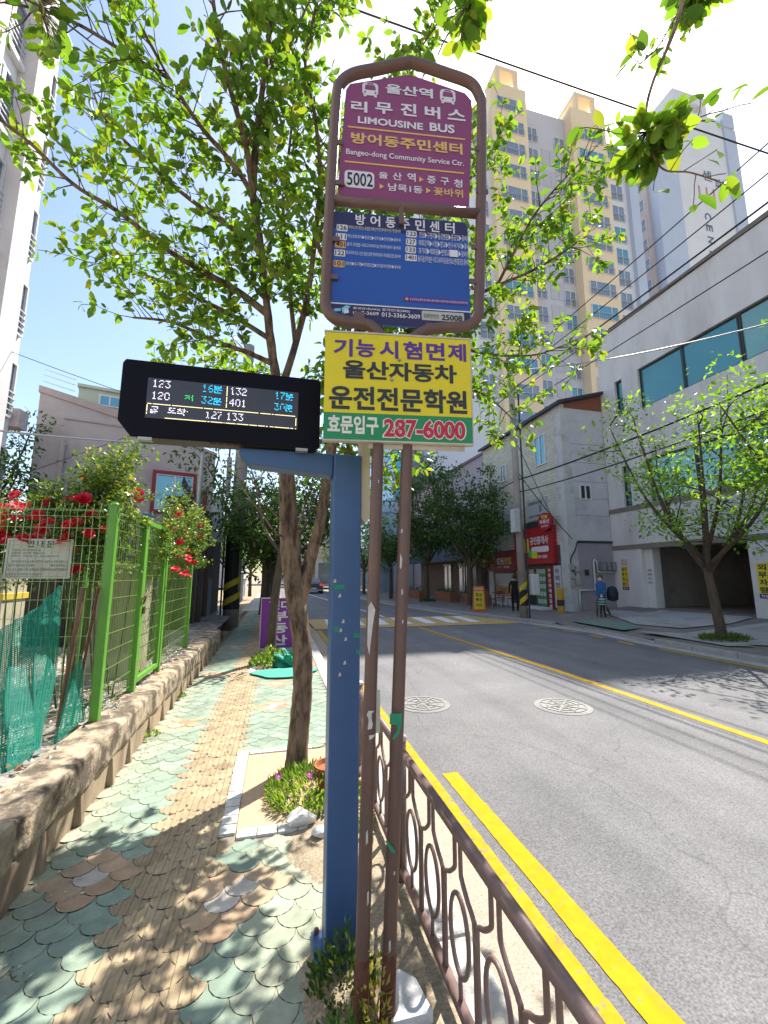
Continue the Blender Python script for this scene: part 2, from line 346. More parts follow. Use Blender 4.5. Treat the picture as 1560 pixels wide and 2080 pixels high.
while Y < 20.3:
    off = TR if row % 2 else 0
    for i in range(-9, 6):
        cx = i * 2 * TR + off + 0.05
        if cx < tile_bounds[0] - TR * 0.4 or cx > tile_bounds[1] + TR * .2: continue
        if pit[0] < cx < pit[1] and pit[2] - .05 < Y < pit[3]: continue
        if cx > 0.34 and Y < 3.1: continue
        if cx > 0.0 and -0.3 < cx and 7.7 < Y < 8.9: continue
        base = MINT.copy(); tact = -0.66 < cx < -0.24
        if tact: base = YEL.copy()
        for fx, fy in flower:
            d = math.hypot(cx - fx, (Y - fy))
            if d < TR * 1.0: base = WHT.copy(); tact = False
            elif d < TR * 2.45: base = ORG.copy(); tact = False
        nz = random.gauss(0, 1); base = base * (1 + 0.10 * nz) * 0.86
        k = random.random(); dirt = max(0, random.gauss(0.02, 0.07)) + max(0, (-0.95 - cx)) * 1.3 + max(0, 0.35 - abs(Y - 3.6)) * 0
        if cx > -0.1 and Y < 3.4: dirt += 0.25
        base = base * (1 - min(dirt, 0.8)) + SAND * min(dirt, 0.8)
        hz = random.uniform(-0.002, 0.002); tx, ty = random.gauss(0, 0.006), random.gauss(0, 0.006)
        o = len(mb.v); s_ = TR * 0.972
        pts = [(0, 0)] + arc
        for px_, py_ in pts:
            x = max(min(cx + px_ * s_, 0.712), -1.30); mb.v.append((x, Y + py_ * s_, hz + tx * px_ * TR + ty * py_ * TR)); cols.append((*base, 1))
        n = len(arc)
        for j in range(n): mb.f.append([o, o + 1 + j, o + 1 + (j + 1) % n]); mb.m.append(0)
        if tact and Y < 12:
            for g in (-0.5, 0.0, 0.5):
                gx = cx + g * TR; l0, l1 = (-0.80, 0.35) if g else (-0.92, 0.75)
                q = len(mb.v)
                for (ax, ay, az) in ((-.011, l0, 0), (.011, l0, 0), (.011, l1, 0), (-.011, l1, 0), (-.006, l0 + .05, .005), (.006, l0 + .05, .005), (.006, l1 - .05, .005), (-.006, l1 - .05, .005)):
                    mb.v.append((gx + ax, Y + ay * TR, hz + 0.001 + az)); cols.append((*base, 1))
                for f in ((4, 5, 6, 7), (0, 1, 5, 4), (1, 2, 6, 5), (2, 3, 7, 6), (3, 0, 4, 7)): mb.f.append([q + t for t in f]); mb.m.append(0)
    Y += TR; row += 1
struct(mb.build('pavement', mat('scale_tile', (0.4, 0.5, 0.4), 0.85, 0.24, 9, 0.12, 130, spec=0.2, attr=True, col2=(0.43, 0.36, 0.24), c2scale=1.6, c2lo=0.64, c2hi=0.9, detail=10), cols=cols))
# sandy strip between tiles and kerb round the posts
nx, ny = 40, 90; mb = MB()
for j in range(ny + 1):
    for i in range(nx + 1):
        x = 0.02 + (0.715 - 0.02) * i / nx; y = -1 + 4.15 * j / ny
        e = 0.13 + 0.07 * math.sin(y * 3.1) + 0.05 * math.sin(y * 8.3 + 1) + random.uniform(-.03, .03) - 0.12 * max(0, min(1, (y - 2.2) / .8)); t_ = max(0, min(1, (x - e) / 0.12)); z = -0.012 + 0.020 * t_ + (0.006 * math.sin(x * 17 + y * 5) * math.sin(y * 11) + random.uniform(0, 0.006)) * t_ - (0.012 if i == nx else 0)
        mb.v.append((x, y, z))
for j in range(ny):
    for i in range(nx): a = j * (nx + 1) + i; mb.f.append([a, a + 1, a + nx + 2, a + nx + 1]); mb.m.append(0)
struct(mb.build('soil_strip', mat('sandy_soil', (0.33, 0.265, 0.185), 0.95, 0.45, 70, 0.4, 120, col2=(0.20, 0.155, 0.10), c2scale=7), smooth=True))
# tree pit paving and white border blocks
mb = MB(); mb.box(-0.20, 0.715, 3.06, 4.22, -0.05, 0.001); struct(mb.build('tree_pit', mat('rust_tile', (0.50, 0.34, 0.22), 0.9, 0.18, 30, 0.4, 120, col2=(0.42, 0.33, 0.23), c2scale=3)))
mb = MB()
for k in range(12):
    y = 3.02 + k * 0.108; mb.box(-0.30 + random.uniform(-.003, .003), -0.205, y + 0.004, y + 0.102, -0.05, 0.012)
for k in range(5): mb.box(-0.195 + k * 0.112, -0.195 + k * 0.112 + 0.106, 4.225, 4.31, -0.05, 0.012)
for k in range(4): mb.box(-0.195 + k * 0.125, -0.195 + k * 0.125 + 0.119, 2.965, 3.055, -0.05, 0.012)
struct(mb.build('pit_border', mat('white_block', (0.62, 0.61, 0.58), 0.8, 0.15, 12, 0.3, 90, col2=(0.45, 0.42, 0.36), c2scale=6), bevel=0.004))
mb = MB()
for k in range(8): mb.box(-0.42, -0.33, 7.55 + k * 0.16, 7.70 + k * 0.16, -0.05, 0.012)
struct(mb.build('pit_border', mat('white_block_far', (0.6, 0.6, 0.57), 0.8, 0.15, 12)))
mb = MB(); mb.box(-0.32, 0.7, 7.6, 8.9, -0.05, 0.003); struct(mb.build('tree_pit', M['soil']))

# ---- right pavement, rising towards the car park
def rz(x, y):
    t = max(0, min(1, (x - 11.2) / 3.7)) * max(0, min(1, (16.4 - y) / 0.8)); return 0.0 + 0.27 * t
mb = MB(); ny = 40; rows = [-4 + k * 0.75 for k in range(62)]; nx = 14
for y in rows:
    for i in range(nx + 1):
        x0 = RK(y) + 0.18; x = x0 + (24 - x0) * (i / nx) ** 1.3; dip = -0.07 * max(0, 1 - (x - x0) / 1.2) if 9.2 < y < 13.2 else 0
        mb.v.append((x, y, rz(x, y) + dip))
for j in range(len(rows) - 1):
    for i in range(nx): a = j * (nx + 1) + i; mb.f.append([a, a + 1, a + nx + 2, a + nx + 1]); mb.m.append(0)
struct(mb.build('pavement', M['pave_r']))
def patch(name, poly, m, dz=0.008):
    from mathutils.geometry import tessellate_polygon
    mb = MB(); pts = [Vector((x, y, rz(x, y))) for x, y in poly]; 
    # subdivide by simple grid inside the bounding box clipped to the polygon is overkill: fan of the outline
    c = sum(pts, Vector()) / len(pts); c.z = rz(c.x, c.y)
    vs = [c] + pts; mb.add([(v.x, v.y, v.z + dz) for v in vs], [(0, 1 + i, 1 + (i + 1) % len(pts)) for i in range(len(pts))]); return struct(mb.build(name, m))
patch('driveway', [(14.6, 15.8), (12.6, 14.4), (11.3, 11.6), (11.6, 10.2), (13.2, 10.0), (14.7, 10.4)], M['concrete_slab'], 0.03)
patch('driveway', [(11.2, 9.7), (10.6, 8.9), (10.2, 8.0), (12.2, 6.0), (14.5, 6.5), (14.6, 9.6), (12.8, 9.6)], M['concrete_slab'], 0.012)
patch('driveway', [(10.0, 10.2), (9.85, 7.6), (10.4, 7.4), (11.0, 9.4)], mat('worn_concrete', (0.33, 0.325, 0.32), 0.9, 0.15, 4), 0.03)
patch('green_paving', [(10.0, 13.0), (9.9, 10.6), (10.9, 10.9), (11.3, 12.2), (10.9, 13.2)], mat('green_paving', (0.13, 0.23, 0.18), 0.9, 0.3, 14, col2=(0.2, 0.17, 0.15), c2scale=2, c2lo=0.55, c2hi=0.65), 0.012)

# ---- raised plot behind the retaining wall
nx, ny = 50, 70; mb = MB()
for j in range(ny + 1):
    for i in range(nx + 1):
        x = -1.3 - 9.5 * i / nx; y = -1 + 14.5 * j / ny
        z = 0.40 + 0.03 * math.sin(x * 3 + 1) * math.cos(y * 2.3) + random.uniform(0, 0.03); mb.v.append((x, y, z))
for j in range(ny):
    for i in range(nx): a = j * (nx + 1) + i; mb.f.append([a, a + nx + 1, a + nx + 2, a + 1]); mb.m.append(0)
struct(mb.build('gravel_plot', M['gravel'], smooth=True))
# pebbles and litter on the plot: uncountable
mb = MB()
for k in range(2600):
    x = random.uniform(-4.8, -1.35); y = random.uniform(1.5, 8.5); z = 0.42 + 0.03 * math.sin(x * 3 + 1) * math.cos(y * 2.3) + 0.012; s_ = random.uniform(0.012, 0.035)
    a = random.uniform(0, 6.3); q = [Vector((math.cos(a + t) * s_ * random.uniform(.7, 1.2), math.sin(a + t) * s_ * random.uniform(.7, 1.2), 0)) for t in (0, 2.1, 4.2)]
    c = Vector((x, y, z)); mb.add([c + q[0], c + q[1], c + q[2], c + Vector((0, 0, s_ * 0.8))], [(0, 1, 3), (1, 2, 3), (2, 0, 3)], random.choice((0, 0, 1, 2)))
tag(mb.build('pebbles', [mat('pebble_grey', (0.42, 0.41, 0.39), 0.9, 0.2), mat('pebble_pale', (0.6, 0.58, 0.54), 0.9, 0.2), mat('dry_leaf', (0.24, 0.13, 0.06), 0.9, 0.2)]), 'grey pebbles and dry leaves strewn on the raised plot behind the fence', 'pebbles', kind='stuff')
# dead leaves and specks on the pavement
mb = MB()
for k in range(420):
    x = random.choice((random.uniform(-1.15, -0.9), random.uniform(-1.1, 0.6))); y = random.uniform(1.2, 7.5); s_ = random.uniform(0.005, 0.013); a = random.uniform(0, 6.3)
    u = Vector((math.cos(a), math.sin(a), 0)) * s_; v = Vector((-math.sin(a), math.cos(a), 0.3)) * s_ * 0.5; c = Vector((x, y, 0.007)); mb.add([c - u, c - v * .8, c + u, c + v], [(0, 1, 2, 3)], k % 2)
tag(mb.build('fallen_litter', [mat('brown_bits', (0.2, 0.12, 0.06), 0.9, 0.2), mat('pale_bits', (0.6, 0.55, 0.45), 0.9, 0.2)]), 'tiny dry leaves and specks scattered on the scale tiles', 'litter', kind='stuff')
# ================================================================ NEAR OBJECTS
brown = mat('brown_painted_steel', (0.135, 0.075, 0.060), 0.45, 0.12, 9, 0.15, 60, spec=0.5, col2=(0.20, 0.10, 0.06), c2scale=7, c2lo=0.62, c2hi=0.74)
rust = mat('rusty_steel', (0.14, 0.05, 0.028), 0.8, 0.3, 22, 0.5, 60)
chip = mat('bare_paint_chip', (0.55, 0.52, 0.48), 0.7, 0.2, 20)
greentape = mat('green_tape', (0.01, 0.27, 0.14), 0.5, 0.15, 20)
P = Panel((0.14, 1.81), -8)
pa = [P.pt(u, z) for u, z in ((0.49, 2.62), (0.49, 2.70))]
# ---------------- bus stop sign
bs = thing('bus_stop_sign', 'tall brown tubular bus stop sign with maroon and blue route boards', 'bus stop sign', (0.40, 1.70, 0))
def post_pts(top, bot): return [Vector(bot).lerp(Vector(top), t) for t in (0, .03, .06, .2, .4, .6, .8, 1)]
lt, rt_ = P.pt(0.29, 2.66), P.pt(0.43, 2.66)
lb, rb_ = Vector((0.335, 1.70, -0.05)), Vector((0.432, 1.70, -0.05))
for a, b in ((lt, lb), (rt_, rb_)):
    mb = MB(); mb.tube(post_pts(a, b), 0.0265, 14)
    d = (a - b).normalized()
    for k in range(4):
        t = random.uniform(0.06, 0.85); c = b.lerp(a, t) + Vector((random.uniform(-.012, .012), -0.0268, 0)); s_ = random.uniform(0.003, 0.008)
        e = random.uniform(1.2, 4); mb.prism([c + Vector((-s_ * .6, 0.004, -s_ * e)), c + Vector((s_ * .7, 0.004, -s_ * e * .6)), c + Vector((s_ * .5, 0.004, s_ * e)), c + Vector((-s_ * .4, 0.004, s_ * e * .7))], (0, -0.0045, 0), 2)
    mb.tube([b.lerp(a, 0.0), b.lerp(a, 0.03), b.lerp(a, 0.075), b.lerp(a, 0.105)], [0.028, 0.0295, 0.0275, 0.0266], 14, 1)
    mb.build('post', [brown, rust, chip], bs, smooth=True)
fpts = [(0.29, 2.66), (0.285, 2.715), (0.235, 2.762), (0.15, 2.772), (0.075, 2.785), (0.032, 2.84), (0.030, 2.95), (0.040, 3.43), (0.060, 4.00), (0.080, 4.10), (0.14, 4.165), (0.26, 4.215), (0.43, 4.283), (0.47, 4.285),
        (0.62, 4.248), (0.765, 4.205), (0.815, 4.13), (0.825, 4.02), (0.800, 3.45), (0.772, 2.95), (0.757, 2.84), (0.705, 2.790), (0.60, 2.775), (0.50, 2.752), (0.440, 2.70), (0.43, 2.66)]
mb = MB(); mb.tube(smoothpath([P.pt(u, z) for u, z in fpts], 5), 0.0265, 12, caps=False); mb.build('frame', brown, bs, smooth=True)
mb = MB(); mb.tube([P.pt(0.045, 3.412), P.pt(0.795, 3.412)], 0.0235, 12); mb.build('crossbar', brown, bs, smooth=True)
for u, z in ((0.062, 3.73), (0.070, 3.50), (0.800, 3.78), (0.800, 3.53), (0.055, 3.19), (0.050, 2.99), (0.765, 3.21), (0.750, 3.02)):
    P.slab(MB(), u - 0.028, u + 0.034, z - 0.012, z + 0.012, 0.010, 0.018).build('clamp', brown, bs)
for q in ((0.375, 0.40, 3.30, 3.395, 0.008, 0.02), (0.16, 0.21, 2.775, 2.815, 0.008, 0.02), (0.50, 0.54, 2.752, 2.785, 0.0, 0.016)): P.slab(MB(), *q).build('clamp', brown, bs)
white_t = mat('white_vinyl', (0.66, 0.63, 0.66), 0.5, 0.05); gold_t = mat('gold_vinyl', (0.66, 0.42, 0.14), 0.5, 0.05); blk = mat('black_vinyl', (0.015, 0.015, 0.02), 0.5, 0.05)
maroon = mat('maroon_sheet', (0.235, 0.045, 0.125), 0.4, 0.05, 3, spec=0.5)
mb = MB()
out = [P.px(685, 399), P.px(705, 205), P.px(712, 180), P.px(722, 171), P.px(838, 138), P.px(944, 172), P.px(955, 184), P.px(956, 205), P.px(953, 424)]
out = [(0.073, 3.436), (0.103, 3.985), (0.108, 4.06), (0.128, 4.10), (0.44, 4.205), (0.735, 4.13), (0.768, 4.09), (0.772, 4.02), (0.736, 3.436)]
P.poly(mb, out, -0.006, 0.004, 0); mp_ = mb.build('route_board', maroon, bs)
mb = MB()
def T(t, a, b, m=0, bold=0.02, off=0.0065): P.tpx(mb, t, a, b, off, bold, m)
T('울산역', (783, 172), (879, 203), 0, 0.03); T('리', (713, 206), (746, 232), 0, 0.03); T('무', (762, 209), (797, 236), 0, 0.03); T('진', (813, 211), (846, 240), 0, 0.03); T('버', (862, 217), (894, 245), 0, 0.03); T('스', (908, 223), (945, 249), 0, 0.03)
T('LIMOUSINE', (727, 238), (859, 267), 0, 0.03); T('BUS', (872, 251), (923, 274), 0, 0.03)
T('방어동주민센터', (713, 270), (939, 317), 1, 0.03)
T('Bangeo-dong Community Service Ctr.', (703, 304), (942, 343), 0, 0.015)
for (xa, ya, xb, yb) in ((707, 262, 944, 283), (700, 331, 942, 353)):
    ua, za = P.px(xa, ya); ub, zb = P.px(xb, yb); P.slab(mb, ua, ub, (za + zb) / 2 - 0.004, (za + zb) / 2 + 0.004, 0.0045, 0.0065, 1)
u0, z1 = P.px(700, 347); u1, z0 = P.px(760, 387); P.poly(mb, rrect(u0, u1, z0, z1, 0.02), 0.0045, 0.0065, 0)
T('5002', (705, 352), (757, 383), 2, 0.01, 0.0085)
T('울', (769, 351), (788, 366)); T('산', (797, 352), (816, 369)); T('역', (827, 353), (844, 372)); T('중', (867, 359), (885, 376)); T('구', (894, 362), (912, 379)); T('청', (921, 366), (939, 384))
T('남목1동', (788, 374), (858, 396)); T('꽃바위', (880, 382), (940, 404), 1); T('▶', (851, 361), (860, 373), 1); T('▶', (771, 375), (780, 387), 1); T('▶', (865, 383), (875, 396), 1)
for cx, cy in ((752, 184), (909, 198)):                      # bus pictograms
    u0, z1 = P.px(cx - 16, cy - 15); u1, z0 = P.px(cx + 16, cy + 17); w_ = u1 - u0; h_ = z1 - z0
    P.poly(mb, rrect(u0, u1, z0 + 0.1 * h_, z1, 0.02), 0.0045, 0.0065, 0)
    P.poly(mb, [(u0 + .16 * w_, z0 + .48 * h_), (u1 - .16 * w_, z0 + .48 * h_), (u1 - .20 * w_, z0 + .80 * h_), (u0 + .20 * w_, z0 + .80 * h_)], 0.0066, 0.0085, 3)
    P.slab(mb, u0 + .3 * w_, u1 - .3 * w_, z0 + .87 * h_, z0 + .93 * h_, 0.0066, 0.0085, 3)
    for q in (0.17, 0.83): P.poly(mb, [(u0 + q * w_ + .055 * w_ * math.cos(a), z0 + .29 * h_ + .055 * w_ * math.sin(a)) for a in [i * math.pi / 4 for i in range(8)]], 0.0066, 0.0085, 3)
    for q in (0.08, 0.74): P.slab(mb, u0 + q * w_, u0 + (q + .18) * w_, z0, z0 + 0.1 * h_, 0.0045, 0.0065, 0)
mb.build('lettering', [white_t, gold_t, blk, maroon], mp_)
# blue lower board
blue = mat('blue_sheet', (0.020, 0.075, 0.33), 0.4, 0.06, 3, spec=0.5); navy = mat('navy_sheet', (0.030, 0.028, 0.085), 0.4, 0.06, 3)
mb = MB(); P.poly(mb, rrect(0.045, 0.725, 2.765, 3.352, 0.03, corners=(1, 0, 1, 1)), -0.006, 0.004, 0)
bp_ = mb.build('stop_board', blue, bs)
mb = MB()
P.poly(mb, rrect(0.049, 0.721, 3.262, 3.348, 0.024, corners=(1, 0, 0, 0)), 0.0042, 0.0058, 4); P.poly(mb, rrect(0.049, 0.721, 2.769, 2.858, 0.026, corners=(0, 0, 1, 1)), 0.0042, 0.0058, 4)
P.slab(mb, 0.040, 0.728, 2.858, 2.864, 0.0042, 0.0062, 0)
def T(t, a, b, m=0, bold=0.0, off=0.0075): P.tpx(mb, t, a, b, off, bold, m)
for ch, x in zip('방어동주민센터', (722, 752, 783, 812, 843, 872, 903)):
    dy = (x - 722) * 0.092; T(ch, (x, 437 + dy), (x + 20, 459 + dy + 1.5), 0, 0.02)
def tagbox(x0, y0, x1, y1, num, colr, off=0.0042):
    u0, z1 = P.px(x0, y0); u1, z0 = P.px(x1, y1); P.poly(mb, rrect(u0, u1, z0, z1, 0.006), off, off + 0.0018, colr)
    T(num, (x0 + 2, y0 + 2.2), (x1 - 2, y1 - 2.2), 2, 0.01, off + 0.0035)
rowsL = [(457, '126', 0, '덕하차고지·변전소·공업탑·태화강역·현대자동차·동구청·꽃바위'), (475, '111', 0, '벽산유토피아▶중공업▶방어동▶문현관▶꽃바위'), (491, '401', 5, '율리·공업탑·시외고속터미널·현대자동차·꽃바위'), (508, '122', 0, '태국무트지오·신전·울산공항·현대자동차·현대중공업·꽃바위'), (530, '101', 5, '꽃바위▶동구청▶현대중공업▶방어동주민센터▶꽃바위')]
for i, (y, n_, c_, t_) in enumerate(rowsL):
    x = 684 - i * 1.6; tagbox(x, y, x + 22, y + 15, n_, c_); T(t_, (x + 24, y + 3), (813, y + 19.5), 0)
rowsR = [(470, '123', '천상▶구영리▶동강병원▶중공업▶꽃바위'), (486, '127', '태화강역▶시청▶향교▶반구사거리▶꽃비'), (502, '133', '과기대▶태화동▶번영교▶       ▶꽃바위'), (518, '1401', '율리·울산역·범완·시외고속터미널·울산대교·현대중공업·꽃바위')]
for i, (y, n_, t_) in enumerate(rowsR):
    x = 825 - i * 0.8; tagbox(x, y, x + 21 + (i == 3) * 3, y + 14.5, n_, 0); T(t_, (x + 26, y + 3), (952, y + 24), 0)
u0, z1 = P.px(912, 510); u1, z0 = P.px(929, 525); P.slab(mb, u0, u1, z0, z1, 0.0078, 0.0092, 0)
u0, z1 = P.px(820, 604); u1, z0 = P.px(950, 622); P.slab(mb, u0, u1, z0, z0 + 0.026, 0.0042, 0.0058, 6)
tagbox(823, 606, 829, 612, '31', 5, 0.006); T('용진상묵-송정주공아파트-중부경찰서-전하시장-방어동주민-방어하우징', (832, 607), (949, 620), 0)
T('음성안내(ARS)', (717, 625), (772, 634), 0, 0.01); T('문자안내(SMS)', (776, 628), (832, 638), 0, 0.01); T('15', (717, 634), (724, 641), 0, 0.01); T('7-3609', (734, 634), (769, 643), 0, 0.01); T('013-3366-3609', (775, 636), (853, 650), 0, 0.01)
u0, z1 = P.px(856, 634); u1, z0 = P.px(942, 657); P.poly(mb, rrect(u0, u1, z0, z0 + 0.048, 0.006), 0.006, 0.0078, 7); T('정류장번호', (860, 639), (891, 650), 2, 0, 0.0095); T('25008', (896, 641), (938, 655), 2, 0.02, 0.0095)
for (pts, m_) in (([(694, 628), (703, 622), (712, 624), (708, 628), (699, 632), (696, 640)], 8), ([(697, 630), (707, 629), (709, 637), (699, 639)], 0), ([(678, 629), (692, 628), (692, 633), (678, 635)], 8)):
    P.poly(mb, [P.px(*q) for q in pts][::-1], 0.006, 0.0076, m_)
mb.build('lettering', [white_t, gold_t, blk, maroon, navy, mat('orange_tag', (0.62, 0.35, 0.10), 0.5, 0.05), mat('purple_strip', (0.10, 0.03, 0.22), 0.5, 0.05), mat('grey_sticker', (0.42, 0.42, 0.38), 0.5, 0.05), mat('sky_blue_vinyl', (0.2, 0.5, 0.75), 0.5, 0.05)], bp_)
# cream plate between the posts and green tapes
mb = MB(); mb.box(0.372, 0.412, 1.716, 1.724, 0.985, 1.145); mb.build('plate', mat('cream_plate', (0.48, 0.47, 0.38), 0.6, 0.1, 4), bs)
def onpost(px_, py_, dy=-0.029): p = atY(px_, py_, 1.70 + dy); return p
def ribbon_poly(pts, dy): return [onpost(x, y, dy) for x, y in pts]
for pts in ([(792, 1449), (816, 1450), (815, 1473), (791, 1471)], [(808, 1473), (815, 1473), (810, 1492), (798, 1503), (797, 1499), (806, 1486)], [(782, 1708), (786, 1707), (803, 1728), (801, 1733), (794, 1729)]):
    MB().prism(ribbon_poly(pts[::-1], -0.0275), (0, -0.002, 0)).build('tape', greentape, bs)
# paint losses on the posts
for pts in ([(748, 1232), (754, 1222), (762, 1238), (757, 1270), (750, 1330), (746, 1310)], [(748, 1444), (760, 1444), (752, 1452), (757, 1470), (755, 1480), (747, 1482), (749, 1462), (745, 1452)], [(750, 1494), (762, 1492), (756, 1500), (750, 1503)], [(815, 1075), (818, 1075), (817, 1083), (814, 1082)], [(813, 1125), (817, 1135), (815, 1155), (812, 1154)]):
    MB().prism(ribbon_poly(pts[::-1], -0.0262), (0, -0.0016, 0)).build('paint_chip', chip, bs)

# ---------------- yellow driving school board
Q = Panel((0.14, 1.775), -8)
yb_ = thing('advertising_board', 'yellow and green driving academy board strapped to the bus stop posts', 'advertising board', (0.5, 1.70, 2.19))
mb = MB(); y0_, y1_ = 2.185, 2.685; ua, ub = 0.028, 0.695
Q.slab(mb, ua, ub, y0_ + 0.122, y1_, 0.0, 0.016, 0); Q.slab(mb, ua, ub, y0_, y0_ + 0.121, 0.0, 0.016, 1); 
ad = mb.build('board', [mat('yellow_sheet', (0.72, 0.58, 0.015), 0.4, 0.05, 3), mat('green_sheet', (0.02, 0.24, 0.085), 0.4, 0.05, 3)], yb_)
mb = MB(); Q.slab(mb, ua - 0.004, ub + 0.004, y1_ + .001, y1_ + 0.009, -0.012, 0.019); Q.slab(mb, ua - 0.004, ub + 0.004, y0_ - 0.008, y0_ - .001, -0.012, 0.019)
Q.slab(mb, ub + .0005, ub + 0.005, y0_, y1_, -0.012, 0.018); Q.slab(mb, ua + 0.2, ub - 0.03, y0_ - 0.030, y0_ - 0.009, -0.014, -0.008); mb.build('trim', mat('dull_edge', (0.5, 0.46, 0.38), 0.6, 0.2, 12), yb_)
mb = MB()
def T(t, a, b, m=0, bold=0.03, off=0.018): Q.tpx(mb, t, a, b, off, bold, m)
for ch, x in zip('기능시험면제', (678, 723, 770, 818, 864, 907)): T(ch, (x, 691 + (x - 678) * 0.045), (x + 38, 727 + (x - 640) * 0.045), 1, 0.03)
T('울산자동차', (697, 734), (926, 783), 0, 0.032); T('운전전문학원', (669, 785), (947, 845), 0, 0.032)
T('효문입구', (666, 845), (768, 886), 2, 0.035)
T('287-6000', (776, 850), (946, 899), 2, 0.075, 0.018); T('287-6000', (779, 853), (943, 896), 3, 0.03, 0.0205)
mb.build('lettering', [mat('black_letters', (0.03, 0.035, 0.04), 0.5, 0.05), mat('violet_letters', (0.10, 0.035, 0.24), 0.5, 0.05), mat('cream_letters', (0.72, 0.70, 0.62), 0.5, 0.05), mat('red_letters', (0.50, 0.02, 0.05), 0.5, 0.05)], ad)
bolt_m = mat('bolt_steel', (0.4, 0.35, 0.28), 0.5, 0.2, 20, metal=0.7)
for x, y in ((810, 735), (806, 873), (795, 775)):
    u, z = Q.px(x, y); MB().tube([Q.pt(u, z, 0.016), Q.pt(u, z, 0.024)], [0.009, 0.006], 10).build('bolt', bolt_m, yb_)

# ---------------- arrival display on its blue post
bluep = mat('blue_painted_steel', (0.046, 0.108, 0.245), 0.42, 0.14, 3, 0.06, 30, spec=0.5, col2=(0.10, 0.12, 0.17), c2scale=26, c2lo=0.66, c2hi=0.74)
ld = thing('arrival_display', 'black electronic bus arrival display on a square blue post', 'display', (0.31, 2.05, 0))
mb = MB(); mb.box(0.243, 0.381, 1.985, 2.12, -0.05, 2.19); mb.build('post', bluep, ld, bevel=0.008)
MB().box(0.20, 0.425, 1.945, 2.16, -0.03, 0.016).build('base_plate', bluep, ld, bevel=.003)
for bx in (0.222, 0.402):
    for by in (1.965, 2.14): MB().tube([(bx, by, 0.016), (bx, by, 0.036)], .011, 6).build('anchor_bolt', rust, ld)
mb = MB(); mb.prism([(-0.20, 2.0, 2.193), (-0.20, 2.0, 2.16), (-0.15, 2.0, 2.115), (0.242, 2.0, 2.085), (0.242, 2.0, 2.193)], (0, 0.11, 0)); mb.build('arm', bluep, ld, bevel=0.006)
hx0, hx1, hz0, hz1, hy = -0.70, 0.168, 2.195, 2.548, 1.95
mb = MB()
prof = [(hx0 + 0.012, hz1), (hx1 - 0.012, hz1), (hx1, hz1 - 0.012), (hx1, hz0 + 0.01), (hx1 - 0.01, hz0), (hx0 + 0.055, hz0), (hx0, hz0 + 0.07), (hx0, hz1 - 0.02)]
mb.prism([(x, hy, z) for x, z in prof], (0, 0.015, 0), 0); mb.prism([(x * 0.985 + hx0 * 0.0 - 0.004, hy + 0.015, hz0 + 0.012 + (z - hz0) * 0.95) for x, z in prof], (0, 0.135, 0), 1)
mb.build('housing', [mat('black_plastic', (0.003, 0.002, 0.006), 0.5, 0.1, 5, spec=0.15), mat('grey_case', (0.085, 0.08, 0.065), 0.6, 0.1, 6)], ld, bevel=0.005)
latch_m = mat('latch_steel', (0.4, 0.39, 0.36), 0.4, 0.1, metal=0.5)
for x in (-0.585, 0.085): MB().box(x - 0.028, x + 0.028, hy - 0.004, hy + 0.03, hz0 - 0.014, hz0 - 0.001).build('latch', latch_m, ld)
mb = MB()
for k in range(5): mb.box(-0.33 + k * 0.034, -0.302 + k * 0.034, hy + 0.02, hy + 0.06, hz0 + 0.006, hz0 + 0.0115)
mb.build('vent', mat('vent_brown', (0.05, 0.022, 0.015), 0.8, 0.1), ld)
sx0, sx1, sz0, sz1 = -0.592, 0.062, 2.282, 2.468
mb = MB(); mb.box(sx0, sx1, hy - 0.003, hy - 0.0005, sz0, sz1); scr = mb.build('screen', mat('dark_screen', (0.05, 0.045, 0.05), 0.25, 0.1, 60, spec=0.6), ld)
D = {'0': '01110 10001 10001 10001 10001 10001 01110', '1': '00100 01100 00100 00100 00100 00100 01110', '2': '01110 10001 00001 00110 01000 10000 11111', '3': '11111 00010 00100 00010 00001 10001 01110', '4': '00010 00110 01010 10010 11111 00010 00010', '6': '00110 01000 10000 11110 10001 10001 01110', '7': '11111 00001 00010 00100 01000 01000 01000', ' ': '000 000 000 000 000 000 000', ':': '0 0 1 0 1 0 0',
     '분': '10000010 11111110 10000010 11111110 00000000 11111111 00010000 10010000 10000000 11111110', '곧': '01111110 00000010 00000010 00010000 11111111 00000000 11111110 10000000 11111110 00000000', '도': '01111110 01000000 01000000 01111110 00010000 00010000 11111111 00000000 00000000 00000000', '착': '00100010 11111010 00100011 01010010 10001010 00000000 11111110 00000010 00000010 00000000', '저': '00000001 11111001 00100001 00101111 01010001 10001001 00000001 00000001 00000001 00000000'}
mb = MB(); dot = 0.0033; pit_ = 0.0043
def led(t, x, z, m):
    for ch in t:
        rows_ = D[ch].split(); n_ = len(rows_); wd = len(rows_[0])
        for r_, rw in enumerate(rows_):
            for c_, b_ in enumerate(rw):
                if b_ == '1' and random.random() > 0.13:
                    xx = x + c_ * pit_; zz = z - r_ * pit_ * (7 / n_ if n_ > 7 else 1) * 1.18; mb.add([(xx, hy - 0.0045, zz - dot), (xx + dot, hy - 0.0045, zz - dot), (xx + dot, hy - 0.0045, zz), (xx, hy - 0.0045, zz)], [(0, 1, 2, 3)], m)
        x += (wd + 1) * pit_
def ledline(x0, x1, z, m, vert=False, ln=0):
    n_ = int((x1 - x0) / pit_) if not vert else int(ln / pit_)
    for k in range(n_):
        if random.random() < 0.06: continue
        xx = x0 + (0 if vert else k * pit_); zz = z - (k * pit_ if vert else 0)
        mb.add([(xx, hy - 0.0045, zz - dot), (xx + dot, hy - 0.0045, zz - dot), (xx + dot, hy - 0.0045, zz), (xx, hy - 0.0045, zz)], [(0, 1, 2, 3)], m)
r1, r2, r3 = sz1 - 0.008, sz1 - 0.064, sz1 - 0.132
